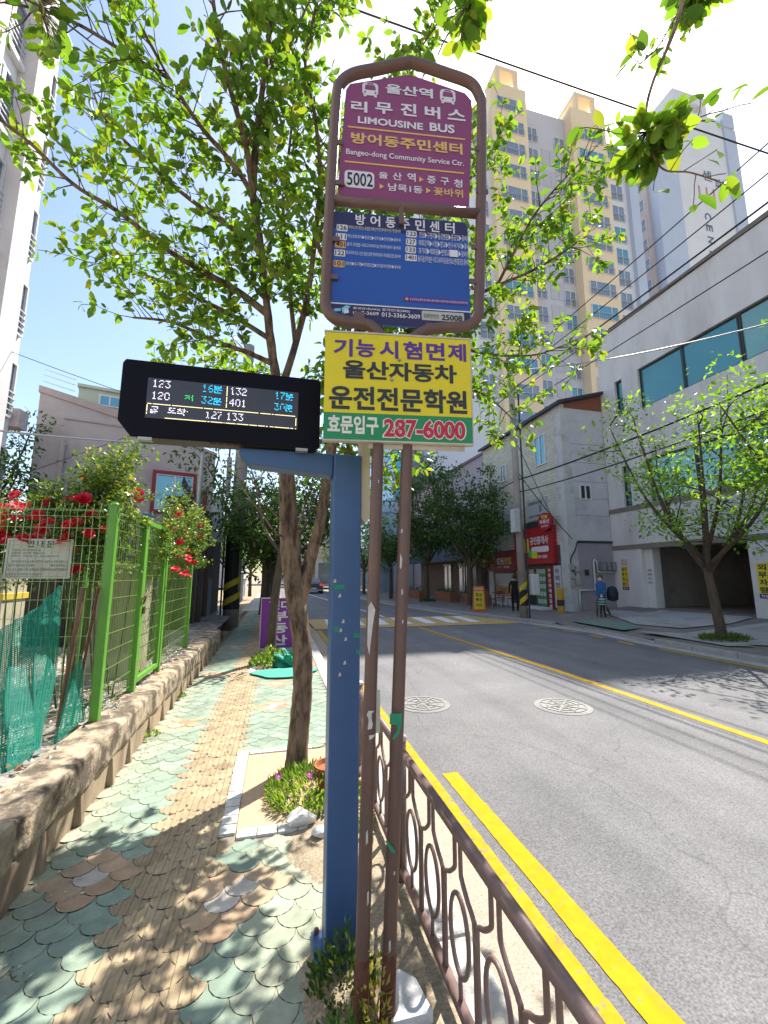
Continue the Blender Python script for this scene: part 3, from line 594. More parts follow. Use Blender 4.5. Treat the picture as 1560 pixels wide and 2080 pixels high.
led('123', sx0 + 0.02, r1, 0); led('16분', sx0 + 0.225, r1, 1); led('132', sx0 + 0.345, r1, 0); led('17분', sx0 + 0.545, r1, 1)
led('120', sx0 + 0.02, r2, 0); led('저', sx0 + 0.155, r2, 2); led('32분', sx0 + 0.225, r2, 1); led('401', sx0 + 0.345, r2, 0); led('30분', sx0 + 0.545, r2, 1)
led('곧', sx0 + 0.02, r3, 0); led('도착:', sx0 + 0.09, r3, 0); led('127', sx0 + 0.245, r3, 0); led('133', sx0 + 0.335, r3, 0)
ledline(sx0 + 0.006, sx1 - 0.01, sz1 - 0.119, 3); ledline(sx0 + 0.08, sx1 - 0.006, sz0 + 0.006, 3); ledline(sx0 + 0.004, 0, sz1 - 0.122, 3, True, 0.05); ledline(sx1 - 0.01, 0, sz1 - 0.13, 3, True, 0.04); ledline(sx0 + 0.33, 0, sz1 - 0.006, 3, True, 0.105)
mb.build('readout', [emis('led_white', (0.9, 0.85, 1.0), 1.1), emis('led_cyan', (0.02, 0.62, 1.0), 1.1), emis('led_green', (0.02, 0.75, 0.15), 0.9), emis('led_yellow', (1.0, 0.85, 0.45), 1.1)], scr)
mb = MB(); mb.prism([(0.3815, 2.0, 2.35), (0.3815, 2.0, 1.875), (0.405, 2.0, 1.85), (0.428, 2.0, 1.88), (0.428, 2.0, 2.35)], (0, 0.10, 0)); mb.build('cable_box', mat('cream_box', (0.50, 0.45, 0.31), 0.6, 0.08, 5), ld, bevel=0.004)
for pts in ([(678, 1188), (700, 1188), (699, 1196), (678, 1197)], [(678, 1273), (690, 1274), (688, 1284), (677, 1282)], [(718, 1286), (731, 1287), (730, 1296), (718, 1295)], [(724, 1320), (731, 1321), (730, 1330), (724, 1328)]):
    MB().prism([atY(x, y, 1.985) for x, y in pts[::-1]], (0, -0.002, 0)).build('tape', greentape, ld)
for x, y in ((690, 1210), (692, 1280), (702, 1298), (690, 1370), (700, 1346), (697, 1262), (680, 1180)):
    MB().prism([atY(x + a, y + b, 1.985) for a, b in ((-3, 4), (3, 3), (2, -4), (-1, -3))], (0, -0.0012, 0)).build('paint_chip', chip, ld)

# ---------------- guard rail
railm = mat('mauve_brown_steel', (0.165, 0.105, 0.095), 0.5, 0.15, 12, 0.06, 90, spec=0.5, col2=(0.24, 0.17, 0.15), c2scale=9, c2lo=0.55, c2hi=0.75)
gr = thing('guard_rail', 'mauve brown steel guard rail with oval rings along the kerb', 'guard rail', (0.69, 2.4, 0))
RX = 0.69
def rail_section(ya, yb_, n):
    for z, r_ in ((0.645, 0.024), (0.075, 0.021)):
        mb = MB(); mb.tube([(RX, ya, z), (RX, yb_, z)], r_, 12); mb.build('top_rail' if z > 0.3 else 'bottom_rail', railm, gr, smooth=True)
    W = (yb_ - ya) / n
    for k in range(n):
        c = ya + (k + 0.5) * W; mb = MB(); h = W / 2 - 0.009
        for s_ in (-1, 1):
            pts = [(0.026, 0.64), (0.026, 0.53), (0.034, 0.50), (0.08, 0.46), (h - 0.012, 0.435), (h, 0.39), (h, 0.08)]
            mb.tube(smoothpath([(RX, c + s_ * a, z) for a, z in pts], 5), 0.0088, 8)
        ov = [(RX, c + 0.080 * math.cos(t), 0.30 + 0.128 * math.sin(t)) for t in [2 * math.pi * i / 28 for i in range(28)]]
        mb.tube(ov, 0.0085, 8, closed=True); mb.tube([(RX, c, 0.17), (RX, c, 0.08)], 0.0085, 8); mb.build('baluster', railm, gr, smooth=True)
rail_section(0.345, 2.34, 7); rail_section(2.43, 3.57, 4)
for y in (2.385, 3.61, 0.3):
    mb = MB(); mb.tube([(RX, y, -0.05), (RX, y, 0.70)], 0.030, 14); mb.tube([(RX, y, 0.70), (RX, y, 0.716), (RX, y, 0.726)], [0.034, 0.034, 0.02], 14, 1); mb.build('post', [railm, mat('grey_cap', (0.5, 0.48, 0.45), 0.6, 0.1)], gr, smooth=True)

# white painted stone behind the rail and chunk by the tree
def rock(name, c, s, m, label, cat, seed, n=3):
    bm = bmesh.new(); bmesh.ops.create_icosphere(bm, subdivisions=n, radius=1); r_ = random.Random(seed)
    ph = [Vector((r_.uniform(-1, 1), r_.uniform(-1, 1), r_.uniform(-1, 1))).normalized() for _ in range(9)]; cut = [r_.uniform(0.55, 0.9) for _ in ph]
    for v in bm.verts:
        for p_, k in zip(ph, cut):
            d = v.co.dot(p_) - k
            if d > 0: v.co -= p_ * d
        v.co = Vector((v.co.x * s[0], v.co.y * s[1], v.co.z * s[2]))
    me = bpy.data.meshes.new(name); bm.to_mesh(me); bm.free(); me.materials.append(m); o = bpy.data.objects.new(name, me); C.objects.link(o); o.location = c; return tag(o, label, cat)
wst = mat('white_painted_stone', (0.66, 0.65, 0.63), 0.85, 0.12, 14, 0.5, 60, col2=(0.4, 0.36, 0.3), c2scale=8, c2lo=0.6, c2hi=0.75)
mb = MB(); mb.prism([(0.44, 1.66, 0.0), (0.60, 1.66, 0.0), (0.58, 1.80, 0.0), (0.52, 1.86, 0.0), (0.44, 1.80, 0.0)][::1], (0, 0, 0.05), 0); o = mb.build('paving_chunk', [wst], loc=(0.52, 1.74, 0), bevel=0.01); tag(o, 'white painted broken slab lying at the foot of the guard rail', 'stone')
rock('white_stone', (0.20, 3.02, 0.05), (0.10, 0.075, 0.06), wst, 'white rough stone at the edge of the tree pit beside the blue post', 'stone', 5)
rock('white_stone', (0.31, 2.86, 0.03), (0.06, 0.05, 0.035), wst, 'smaller white stone lying nearest the foot of the blue post', 'stone', 9)
# two manhole covers
def manhole(c, r_, label):
    mb = MB(); mb.lathe((c[0], c[1], RZ), [(r_ * 1.08, 0.003), (r_ * 1.06, 0.008), (r_, 0.008)], 40, 1)
    mb.lathe((c[0], c[1], RZ), [(r_ * 0.985, 0.004), (r_ * 0.97, 0.010), (r_ * 0.05, 0.010)], 40, 0)
    for k in range(8):
        a = k * math.pi / 4; d = Vector((math.cos(a), math.sin(a), 0)); e = Vector((-d.y, d.x, 0)); cc = Vector((c[0], c[1], RZ + 0.0125)); mb.obox(cc + d * r_ * 0.5, d * r_ * 0.38, e * 0.012, (0, 0, 0.004), 0)
    for q in (0.35, 0.6, 0.85):
        pts = [(c[0] + r_ * q * math.cos(t), c[1] + r_ * q * math.sin(t), RZ + 0.012) for t in [2 * math.pi * i / 32 for i in range(32)]]; mb.tube(pts, 0.006, 5, closed=True)
    return tag(mb.build('manhole_cover', [mat('iron_cover', (0.19, 0.185, 0.18), 0.6, 0.2, 14, 0.2, 80, metal=0.15), mat('iron_ring', (0.21, 0.2, 0.19), 0.7, 0.2, 14)], loc=(c[0], c[1], RZ)), label, 'manhole cover', 'manhole covers in the near lane')
manhole((1.95, 5.66), 0.34, 'round iron manhole cover nearest the bus stop posts'); manhole((3.72, 5.12), 0.34, 'round iron manhole cover in the middle of the near lane')
# ================================================================ FOLIAGE
class Leaves:
    def __init__(s, near=True): s.near = near; s.P = []; s.D = []; s.N = []; s.S = []; s.K = []
    def add(s, p, d, n, size, k): s.P.append(p); s.D.append(d); s.N.append(n); s.S.append(size); s.K.append(k)
    def build(s, name, m, parent=None, loc=None, wid=0.46, pal=None):
        P = np.array(s.P, dtype=float); D = np.array(s.D, dtype=float); Nn = np.array(s.N, dtype=float); S = np.array(s.S)[:, None]; K = np.array(s.K)
        D /= np.linalg.norm(D, axis=1, keepdims=True) + 1e-9; X = np.cross(D, Nn); X /= np.linalg.norm(X, axis=1, keepdims=True) + 1e-9; Nn = np.cross(X, D)
        if s.near: tpl = [(0, 0, 0), (0, .16, -.005), (0, .38, -.01), (0, .62, -.03), (0, .84, -.07), (0, 1, -.12), (-.26, .10, .03), (-.46, .28, .05), (-.53, .50, .05), (-.44, .72, .02), (-.20, .90, -.06), (.26, .10, .03), (.46, .28, .05), (.53, .50, .05), (.44, .72, .02), (.20, .90, -.06)]; fc = [(0, 1, 6), (1, 2, 7, 6), (2, 3, 8, 7), (3, 4, 9, 8), (4, 5, 10, 9), (0, 11, 1), (1, 11, 12, 2), (2, 12, 13, 3), (3, 13, 14, 4), (4, 14, 15, 5)]
        else: tpl = [(0, 0, 0), (-.55, .5, .06), (0, 1, -.08), (.55, .5, .06)]; fc = [(0, 2, 1), (0, 3, 2)]
        nv = len(tpl); V = np.zeros((len(P), nv, 3))
        for i, (a, b, c) in enumerate(tpl): V[:, i] = P + X * (a * wid) * S + D * b * S + Nn * c * S
        n = len(P); base = (np.arange(n) * nv)
        F = []
        for f in fc: F.append(np.array(f)[None, :] + base[:, None])
        faces = []
        for f in F: faces.extend(f.tolist())
        pal = np.array(pal); col = pal[K % len(pal)] * (1 + 0.12 * rng.standard_normal((n, 1))); col = np.clip(col, 0.004, 1)
        cols = np.ones((n, nv, 4)); cols[:, :, :3] = col[:, None, :]
        off = root_loc(parent) if parent is not None else Vector(loc or (0, 0, 0))
        V = V.reshape(-1, 3) - np.array(off)
        me = bpy.data.meshes.new(name); me.from_pydata(V.tolist(), [], faces); me.materials.append(m)
        a = me.color_attributes.new('Col', 'FLOAT_COLOR', 'POINT'); a.data.foreach_set('color', cols.astype(np.float32).ravel())
        if s.near: me.polygons.foreach_set('use_smooth', [True] * len(me.polygons))
        o = bpy.data.objects.new(name, me); C.objects.link(o)
        if parent is not None: o.parent = parent
        else: o.location = off
        return o
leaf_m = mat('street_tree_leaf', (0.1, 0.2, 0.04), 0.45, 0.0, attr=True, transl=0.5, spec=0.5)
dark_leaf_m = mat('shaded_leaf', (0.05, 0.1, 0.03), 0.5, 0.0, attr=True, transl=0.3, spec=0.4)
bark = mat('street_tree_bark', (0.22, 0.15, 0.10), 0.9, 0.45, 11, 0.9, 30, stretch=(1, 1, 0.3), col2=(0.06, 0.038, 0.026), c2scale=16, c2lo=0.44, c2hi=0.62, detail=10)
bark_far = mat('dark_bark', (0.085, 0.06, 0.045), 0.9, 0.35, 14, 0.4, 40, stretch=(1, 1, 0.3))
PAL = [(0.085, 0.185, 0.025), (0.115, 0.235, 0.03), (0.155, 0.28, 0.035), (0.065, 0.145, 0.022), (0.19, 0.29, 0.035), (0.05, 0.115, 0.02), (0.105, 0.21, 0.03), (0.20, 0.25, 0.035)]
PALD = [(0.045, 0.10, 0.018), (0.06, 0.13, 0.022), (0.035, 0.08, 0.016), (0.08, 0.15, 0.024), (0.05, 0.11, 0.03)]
def rdir(r_=random):
    while True:
        v = Vector((r_.uniform(-1, 1), r_.uniform(-1, 1), r_.uniform(-1, 1)))
        if 0.1 < v.length < 1: return v.normalized()
def spray(lv, wood, p, d, length, leafsize, dens, gens, r0, spread=0.9, upb=0.25, droop=0.0, m=0):
    """one twig: a bending path with leaves in loose whorls; gens > 0 gives side twigs"""
    n = max(3, int(length / 0.09)); pts = [Vector(p)]; dd = Vector(d).normalized(); step = length / n
    for i in range(n):
        dd = (dd + rdir() * 0.22 + Vector((0, 0, upb * 0.18 - droop * 0.3))).normalized(); pts.append(pts[-1] + dd * step)
    wood.append((pts, [max(0.0022, r0 * (1 - 0.8 * i / n)) for i in range(n + 1)]))
    for i in range(1, n + 1):
        t = i / n; cnt = dens * (0.35 + 0.9 * t) * step / 0.09 * (1.8 if i == n else 1)
        ax = (pts[i] - pts[i - 1]).normalized()
        for _ in range(int(cnt) + (random.random() < cnt % 1)):
            side = rdir(); side = (side - ax * side.dot(ax)).normalized(); ld = (ax * random.uniform(0.15, 0.9) + side + Vector((0, 0, -0.15))).normalized()
            nn = (Vector((0, 0, 1)) + rdir() * 0.75).normalized(); k = random.randrange(4) if t < 0.75 else random.choice((1, 2, 4, 6, 7, 2))
            lv.add(pts[i] + side * 0.008 + rdir() * 0.012, ld, nn, leafsize * random.uniform(0.5, 1.3), k)
        if gens > 0 and i > 1 and random.random() < 0.55 * spread * step / 0.09:
            side = rdir(); side = (side - ax * side.dot(ax)).normalized()
            spray(lv, wood, pts[i], ax * 0.55 + side * 0.8 + Vector((0, 0, upb)), length * random.uniform(0.35, 0.6), leafsize, dens, gens - 1, r0 * 0.55, spread, upb, droop)
    return pts
def wood_mesh(name, segs, m, parent, n0=8, rough=0.0):
    mb = MB()
    for pts, rs in segs:
        n = 14 if max(rs) > 0.05 else (7 if max(rs) > 0.012 else 4); o = len(mb.v); mb.tube(pts, rs, n)
        if rough > 0 and max(rs) > 0.04:
            for i in range(o, len(mb.v)):
                v = mb.v[i]; q = rough * (math.sin(v[2] * 31 + v[0] * 47) * math.cos(v[1] * 53 + v[2] * 13) + random.uniform(-.7, .7)); mb.v[i] = (v[0] + q, v[1] + q * .6, v[2])
    return mb.build(name, m, parent, smooth=True)

# ---------------- the street tree just behind the bus stop
def main_branch(spec, r0, r1, n=7):
    pts = smoothpath([atY(x, y, Y) for x, y, Y in spec], n); k = len(pts); return pts, [r0 + (r1 - r0) * (i / (k - 1)) ** 0.8 for i in range(k)]
t1 = thing('street_tree', 'bright green street tree with peeling brown trunk growing behind the bus stop', 'tree', (0.2, 3.86, 0))
trunk = [(600, 1580, 3.86), (603, 1540, 3.86), (608, 1480, 3.86), (613, 1420, 3.87), (615, 1350, 3.88), (611, 1290, 3.88), (602, 1225, 3.88), (593, 1150, 3.88), (587, 1080, 3.88), (584, 1000, 3.86), (580, 930, 3.84), (572, 850, 3.8), (564, 780, 3.75)]
tp = smoothpath([atY(*q) for q in trunk], 6); k = len(tp)
rr = [0.148 - 0.0 * i for i in range(k)]
def trad(t): return interp([(0, 0.14), (0.03, 0.106), (0.12, 0.086), (0.3, 0.084), (0.45, 0.083), (0.62, 0.09), (0.75, 0.074), (1.0, 0.06)], t)
segs = [(tp, [trad(i / (k - 1)) for i in range(k)])]
mains = [
 ([(612, 1215, 3.88), (632, 1130, 3.86), (650, 1060, 3.84), (664, 980, 3.80), (676, 900, 3.74), (690, 820, 3.66), (705, 720, 3.55)], 0.060, 0.036),        # right fork
 ([(564, 785, 3.75), (550, 700, 3.62), (540, 600, 3.45), (528, 490, 3.28), (512, 400, 3.15), (470, 330, 3.05), (410, 260, 2.95), (345, 160, 2.8), (290, 60, 2.65)], 0.046, 0.009),
 ([(512, 400, 3.15), (520, 290, 3.0), (532, 190, 2.9), (545, 80, 2.75), (560, -40, 2.6)], 0.034, 0.012),
 ([(516, 420, 3.18), (500, 300, 2.95), (470, 190, 2.75), (445, 90, 2.6), (430, -30, 2.45)], 0.030, 0.010),
 ([(556, 740, 3.7), (500, 715, 3.62), (430, 690, 3.55), (350, 655, 3.48), (270, 645, 3.45)], 0.030, 0.008),
 ([(545, 640, 3.52), (480, 590, 3.45), (400, 545, 3.4), (330, 500, 3.3), (240, 430, 3.2), (150, 375, 3.1), (60, 290, 2.95), (-20, 230, 2.85)], 0.034, 0.008),
 ([(550, 690, 3.6), (470, 640, 3.6), (390, 600, 3.65), (300, 560, 3.7), (220, 540, 3.7)], 0.026, 0.007),
 ([(530, 500, 3.3), (450, 450, 3.3), (380, 400, 3.3), (310, 340, 3.2), (220, 250, 3.1), (190, 190, 3.05)], 0.026, 0.007),
 ([(345, 160, 2.8), (260, 110, 2.7), (160, 50, 2.55), (80, 20, 2.5), (10, 5, 2.45)], 0.015, 0.006),
 ([(572, 790, 3.78), (600, 700, 3.8), (625, 600, 3.75), (640, 480, 3.6), (650, 360, 3.4), (640, 240, 3.2), (620, 130, 3.0), (640, 20, 2.8)], 0.038, 0.010),
 ([(600, 700, 3.8), (585, 560, 3.8), (575, 420, 3.6), (590, 280, 3.3), (600, 160, 3.1)], 0.026, 0.008),
 ([(705, 720, 3.55), (760, 600, 3.5), (840, 480, 3.45), (930, 390, 3.4), (1010, 300, 3.35)], 0.036, 0.008),
 ([(700, 740, 3.56), (800, 690, 3.5), (900, 630, 3.45), (1010, 580, 3.4), (1100, 540, 3.35), (1190, 480, 3.25)], 0.036, 0.008),
 ([(800, 690, 3.5), (900, 700, 3.5), (1000, 720, 3.5), (1090, 720, 3.45), (1170, 690, 3.4)], 0.022, 0.006),
 ([(690, 820, 3.66), (790, 800, 3.7), (900, 790, 3.7), (980, 800, 3.65), (1040, 850, 3.6)], 0.026, 0.006),
 ([(1010, 580, 3.4), (1050, 500, 3.2), (1090, 430, 3.0), (1140, 370, 2.8), (1200, 310, 2.6)], 0.016, 0.005),
 ([(705, 720, 3.55), (720, 560, 3.6), (760, 400, 3.6), (800, 250, 3.5), (840, 120, 3.4)], 0.026, 0.008),
 ([(840, 120, 3.4), (880, 60, 3.0), (910, 10, 2.8)], 0.009, 0.005),
 ([(560, 770, 3.72), (500, 770, 3.9), (440, 760, 4.0), (380, 770, 4.1)], 0.02, 0.006),
 ([(575, 840, 3.78), (520, 800, 4.1), (470, 770, 4.3)], 0.02, 0.007),
]
lv = Leaves(True)
for spec, r0, r1 in mains:
    pts, rs = main_branch(spec, r0, r1); segs.append((pts, rs)); n = len(pts); acc = 0
    for i in range(n):
        t = i / (n - 1)
        if i: acc += (pts[i] - pts[i - 1]).length
        if rs[i] > 0.040 or (t < 0.22 and r0 > .02): continue
        ax = (pts[min(i + 1, n - 1)] - pts[max(i - 1, 0)]).normalized()
        while acc > 0.046:
            acc -= 0.046; side = rdir(); side = (side - ax * side.dot(ax)).normalized()
            if side.y > 0.2 and random.random() < 0.3: continue
            spray(lv, segs, pts[i], ax * 0.6 + side * 0.9 + Vector((0, 0, 0.25)), random.uniform(0.16, 0.52) * (1.15 - 0.35 * t), 0.080, 2.6, 1, 0.0050, 0.9, 0.25)
    spray(lv, segs, pts[-1], pts[-1] - pts[-2], 0.26, 0.085, 2.6, 1, 0.004)
# upper and road-side boughs, mostly above the picture, added to shade the pavement
for path, r0, r1 in [([atY(690, 820, 3.66), (0.55, 3.75, 3.4), (1.1, 3.9, 4.4), (1.7, 4.0, 5.3)], 0.03, 0.008), ([atY(705, 720, 3.55), (0.6, 3.5, 3.6), (0.9, 3.3, 4.6), (1.0, 3.1, 5.8)], 0.03, 0.008), ([atY(640, 480, 3.6), (0.35, 3.6, 4.6), (0.6, 3.9, 5.6), (0.7, 4.0, 6.6)], 0.025, 0.008),
                     ([atY(545, 80, 2.75), (-0.15, 2.9, 5.6), (0.1, 3.0, 6.6)], 0.02, 0.006), ([atY(690, 820, 3.66), (0.6, 4.2, 3.2), (1.0, 4.8, 3.9), (1.3, 5.2, 4.6)], 0.025, 0.008), ([atY(700, 740, 3.56), (0.75, 3.35, 3.25), (1.15, 3.0, 3.75), (1.35, 2.75, 4.3)], 0.022, 0.006),
                     ([atY(690, 820, 3.66), (0.68, 4.0, 2.75), (1.0, 4.3, 3.05), (1.4, 4.55, 3.3)], 0.02, 0.006), ([atY(700, 740, 3.56), (0.8, 4.2, 3.4), (1.1, 4.7, 4.1), (1.35, 5.0, 4.8)], 0.02, 0.006), ([atY(690, 820, 3.66), (0.5, 4.1, 2.9), (0.7, 4.6, 3.3), (0.85, 5.0, 3.7)], 0.018, 0.006), ([atY(668, 960, 3.8), (0.62, 3.85, 2.35), (0.9, 3.95, 2.6), (1.2, 4.0, 2.8)], 0.015, 0.005)]:
    pts = smoothpath(path, 7); n = len(pts); rs = [r0 + (r1 - r0) * (i / (n - 1)) ** 0.8 for i in range(n)]; segs.append((pts, rs)); acc = 0
    for i in range(1, n):
        acc += (pts[i] - pts[i - 1]).length
        if i / n < 0.3: continue
        ax = (pts[i] - pts[i - 1]).normalized()
        while acc > 0.07:
            acc -= 0.07; side = rdir(); side = (side - ax * side.dot(ax)).normalized(); spray(lv, segs, pts[i], ax * 0.6 + side * 0.9 + Vector((0, 0, 0.25)), random.uniform(0.2, 0.5), 0.085, 2.6, 1, 0.005, 0.9, 0.25)
# bare grey twigs on the trunk
for spec, r0, r1 in [([(575, 1090, 3.84), (558, 1080, 3.75), (530, 1040, 3.7), (505, 1010, 3.66), (480, 965, 3.62), (455, 945, 3.6)], 0.012, 0.003), ([(580, 1065, 3.84), (545, 1030, 3.75), (520, 990, 3.7), (500, 950, 3.68), (480, 925, 3.65)], 0.010, 0.003), ([(600, 1080, 3.84), (615, 1040, 3.78), (630, 990, 3.75), (650, 960, 3.72)], 0.011, 0.006)]:
    pts, rs = main_branch(spec, r0, r1, 4); segs.append((pts, rs))
    for i in range(6, len(pts), 2): spray(lv, segs, pts[i], rdir() + Vector((0, 0, .4)), 0.12, 0.06, 0.25, 1, 0.0022)
wood_mesh('trunk', segs, bark, t1, rough=0.004)
lv.build('crown', leaf_m, t1, pal=PAL); print('tree1 leaves', len(lv.P))

# ---------------- neighbour tree behind the photographer; its boughs hang into the top of the view
t0 = thing('street_tree', 'street tree at the near edge whose large leafy sprays hang into the top right', 'tree', (0.2, -1.1, 0))
segs = []; pts = smoothpath([(0.2, -1.1, -0.05), (0.22, -1.1, 0.8), (0.18, -1.05, 1.7), (0.25, -0.95, 2.5)], 6); segs.append((pts, [0.13 - 0.05 * i / (len(pts) - 1) for i in range(len(pts))]))
fork = pts[-1]; lv = Leaves(True)
def bough(spec, r0, r1, dens=0.8, ls=0.105, step=0.09, start=0.55):
    pts = smoothpath(([fork] if spec[0] else []) + [Vector(q) for q in spec[0]] + [atY(*q) for q in spec[1]], 8); n = len(pts); rs = [r1 + (r0 - r1) * (1 - i / (n - 1)) ** 2.6 for i in range(n)]; segs.append((pts, rs)); acc = 0
    for i in range(1, n):
        acc += (pts[i] - pts[i - 1]).length
        if i / (n - 1) < start: continue
        ax = (pts[i] - pts[i - 1]).normalized()
        while acc > step:
            acc -= step; side = rdir(); side = (side - ax * side.dot(ax)).normalized(); spray(lv, segs, pts[i], ax * 0.5 + side, random.uniform(0.08, 0.17), ls, dens, 0, 0.003, 0.3, 0.0, 0.3)
    spray(lv, segs, pts[-1], pts[-1] - pts[-2], 0.10, ls, dens * 1.5, 0, 0.003)
bough(([(0.7, -0.5, 3.3), (1.15, 0.2, 4.1), (1.5, .9, 4.35)], [(1400, -60, 1.45), (1370, 60, 1.5), (1325, 170, 1.52), (1312, 240, 1.52), (1325, 310, 1.52), (1350, 345, 1.52), (1400, 350, 1.52), (1450, 365, 1.52)]), 0.035, 0.004, 1.25, 0.105, 0.085, 0.66)
bough(([], [(1316, 265, 1.52), (1370, 262, 1.5), (1430, 235, 1.5), (1470, 225, 1.5)]), 0.004, 0.003, 0.9, 0.10, 0.09, 0.3)
bough(([], [(1316, 250, 1.52), (1270, 270, 1.55), (1215, 262, 1.6)]), 0.004, 0.003, 0.8, 0.10, 0.10, 0.3)
bough(([(0.5, -0.4, 3.4), (0.8, 0.4, 4.3), (1.0, 1.1, 4.7)], [(1040, -80, 1.75), (960, 0, 1.85), (910, 70, 1.9), (890, 110, 1.9)]), 0.035, 0.004, 0.8, 0.10, 0.10, 0.72)
bough(([(0.6, -0.5, 3.3), (1.3, -.1, 3.7), (1.7, .5, 4.0)], [(1480, -90, 1.6), (1400, -10, 1.7), (1340, 90, 1.75), (1300, 130, 1.75)]), 0.035, 0.004, 1.4, 0.10, 0.07, 0.66)
bough(([(0.0, -0.4, 3.3), (-0.5, 0.3, 3.8), (-0.9, .9, 3.9)], [(-60, -30, 1.7), (30, -10, 1.9), (110, 30, 2.0), (190, 90, 2.1)]), 0.025, 0.004, 0.6, 0.09, 0.11, 0.8)
bough(([(0.2, -1.3, 3.6), (-0.3, -1.6, 4.6), (-0.6, -1.8, 5.2)], []), 0.05, 0.01, 1.0, 0.10, 0.12, 0.5)
bough(([(0.5, -1.4, 3.6), (1.0, -1.8, 4.6), (1.2, -2.3, 5.4)], []), 0.05, 0.01, 1.0, 0.10, 0.12, 0.5)
wood_mesh('trunk', segs, bark, t0); lv.build('crown', leaf_m, t0, pal=PAL, wid=0.56)

# ---------------- ordinary trees: trunk, limbs, leaf clumps round the limb ends
def tree(name, label, base, h, trunk_h, crown_r, n_leaf, leafsize, lm, pal, seed, r0=0.12, group=None, lean=(0, 0), nl=6, flat=1.0, zmin=0.35):
    st = random.getstate(); random.seed(seed)
    t = thing(name, label, 'tree', base, group); b = Vector(base); segs = []; top = b + Vector((lean[0], lean[1], trunk_h))
    pts = smoothpath([b + Vector((0, 0, -0.1)), b.lerp(top, 0.5) + Vector((random.uniform(-.06, .06), random.uniform(-.06, .06), 0)), top], 5); segs.append((pts, [r0 * (1 - 0.35 * i / (len(pts) - 1)) for i in range(len(pts))]))
    tips = []
    for k in range(nl):
        a = 2 * math.pi * (k + random.uniform(-.3, .3)) / nl; rad = crown_r * random.uniform(0.45, 0.95); zz = random.uniform(zmin, 1.0) * (h - trunk_h); st_ = b.lerp(top, random.uniform(0.75, 1.0))
        e = top + Vector((math.cos(a) * rad, math.sin(a) * rad, zz)); mid = st_.lerp(e, 0.5) + Vector((math.cos(a), math.sin(a), 0)) * crown_r * 0.08 + Vector((0, 0, -0.05 * h))
        q = smoothpath([st_, mid, e], 5); segs.append((q, [r0 * 0.5 * (1 - 0.85 * i / (len(q) - 1)) for i in range(len(q))])); tips += [(q[i], 0.55 + 0.45 * i / len(q)) for i in range(4, len(q), 2)]
        for _ in range(5):
            i = random.randrange(3, len(q)); d = rdir() + Vector((0, 0, 0.5)); e2 = q[i] + d * crown_r * random.uniform(0.25, 0.5); segs.append(([q[i], q[i].lerp(e2, .5) + rdir() * .05 * crown_r, e2], [r0 * 0.16, r0 * 0.1, r0 * 0.04])); tips.append((e2, 1.0))
    lv = Leaves(False); cl = []
    for p_, w_ in tips: cl.append((p_ + rdir() * 0.1 * crown_r, crown_r * random.uniform(0.16, 0.32), random.choice((0, 0, 1, 2))))
    for _ in range(n_leaf):
        c, rc, kk = random.choice(cl); d = rdir(); p_ = c + Vector((d.x, d.y, d.z * 0.7 * flat)) * rc * random.random() ** 0.4 * 1.15
        lv.add(p_, rdir() + d * 0.5, (Vector((0, 0, 1)) + rdir() * 0.8), leafsize * random.uniform(0.6, 1.25), random.randrange(3) + kk)
    wood_mesh('trunk', segs, bark_far, t); lv.build('crown', lm, t, pal=pal); random.setstate(st); return t
# ================================================================ LEFT SIDE
stone = mat('weathered_shaded_stone', (0.40, 0.32, 0.225), 0.92, 0.35, 9, 0.35, 60, col2=(0.11, 0.085, 0.065), c2scale=5, c2lo=0.44, c2hi=0.57, detail=10)  # real stains, deepened so their dark colour also imitates tree shade
stain = mat('streaked_wall_stone', (0.38, 0.29, 0.20), 0.92, 0.35, 14, 0.3, 45, stretch=(1, 1, 0.2), col2=(0.17, 0.12, 0.08), c2scale=7, c2lo=0.48, c2hi=0.66)
rw = thing('retaining_wall', 'low stone retaining wall with rounded coping along the pavement', 'wall', (-1.3, 5, 0))
# coping: uneven rounded top, displaced grid
mb = MB(); ys = [-0.5 + 0.07 * k for k in range(152)]
prof = [(-1.19, 0.215), (-1.185, 0.24), (-1.185, 0.33), (-1.187, 0.395), (-1.20, 0.420), (-1.235, 0.432), (-1.32, 0.432), (-1.42, 0.432), (-1.46, 0.43)]
for y in ys:
    bl = 0.014 if abs(((y + 0.2) % 0.95) - 0.02) < 0.036 else 0
    for k, (x, z) in enumerate(prof):
        q = 0.009 * math.sin(y * 5.3 + z * 9) * math.sin(y * 2.1 + 1) + 0.004 * math.sin(y * 13.7 + k) + random.uniform(-.0035, .0035)
        mb.v.append((x + (q * 0.9 - bl if k < 6 else 0), y, z + (q * 0.7 if 2 < k < 8 else 0) - (bl if k > 3 else 0)))
n = len(prof)
for j in range(len(ys) - 1):
    for i in range(n - 1): a = j * n + i; mb.f.append([a, a + n, a + n + 1, a + 1]); mb.m.append(0)
mb.build('coping', stone, rw, smooth=False)
mb = MB(); y = -0.5
while y < 10.0:
    l = random.uniform(0.40, 0.62); d = random.uniform(-.008, .008)
    mb.hull8([(-1.225 + d, y + .012, -0.05), (-1.225 + d, y + l - .012, -0.05), (-1.5, y + l - .012, -0.05), (-1.5, y + .012, -0.05)], [(-1.215 + d, y + .01, 0.213), (-1.215 + d, y + l - .01, 0.213), (-1.5, y + l - .01, 0.213), (-1.5, y + .01, 0.213)])
    q_ = random.uniform(.018, .04); mb.hull8([(-1.23, y - q_, -.05), (-1.172, y - q_, -.05), (-1.172, y + q_, -.05), (-1.23, y + q_, -.05)], [(-1.23, y - q_, .20), (-1.20 + random.uniform(-.006, .006), y - q_ * .6, .20), (-1.20, y + q_ * .6, .20), (-1.23, y + q_, .20)])
    y += l
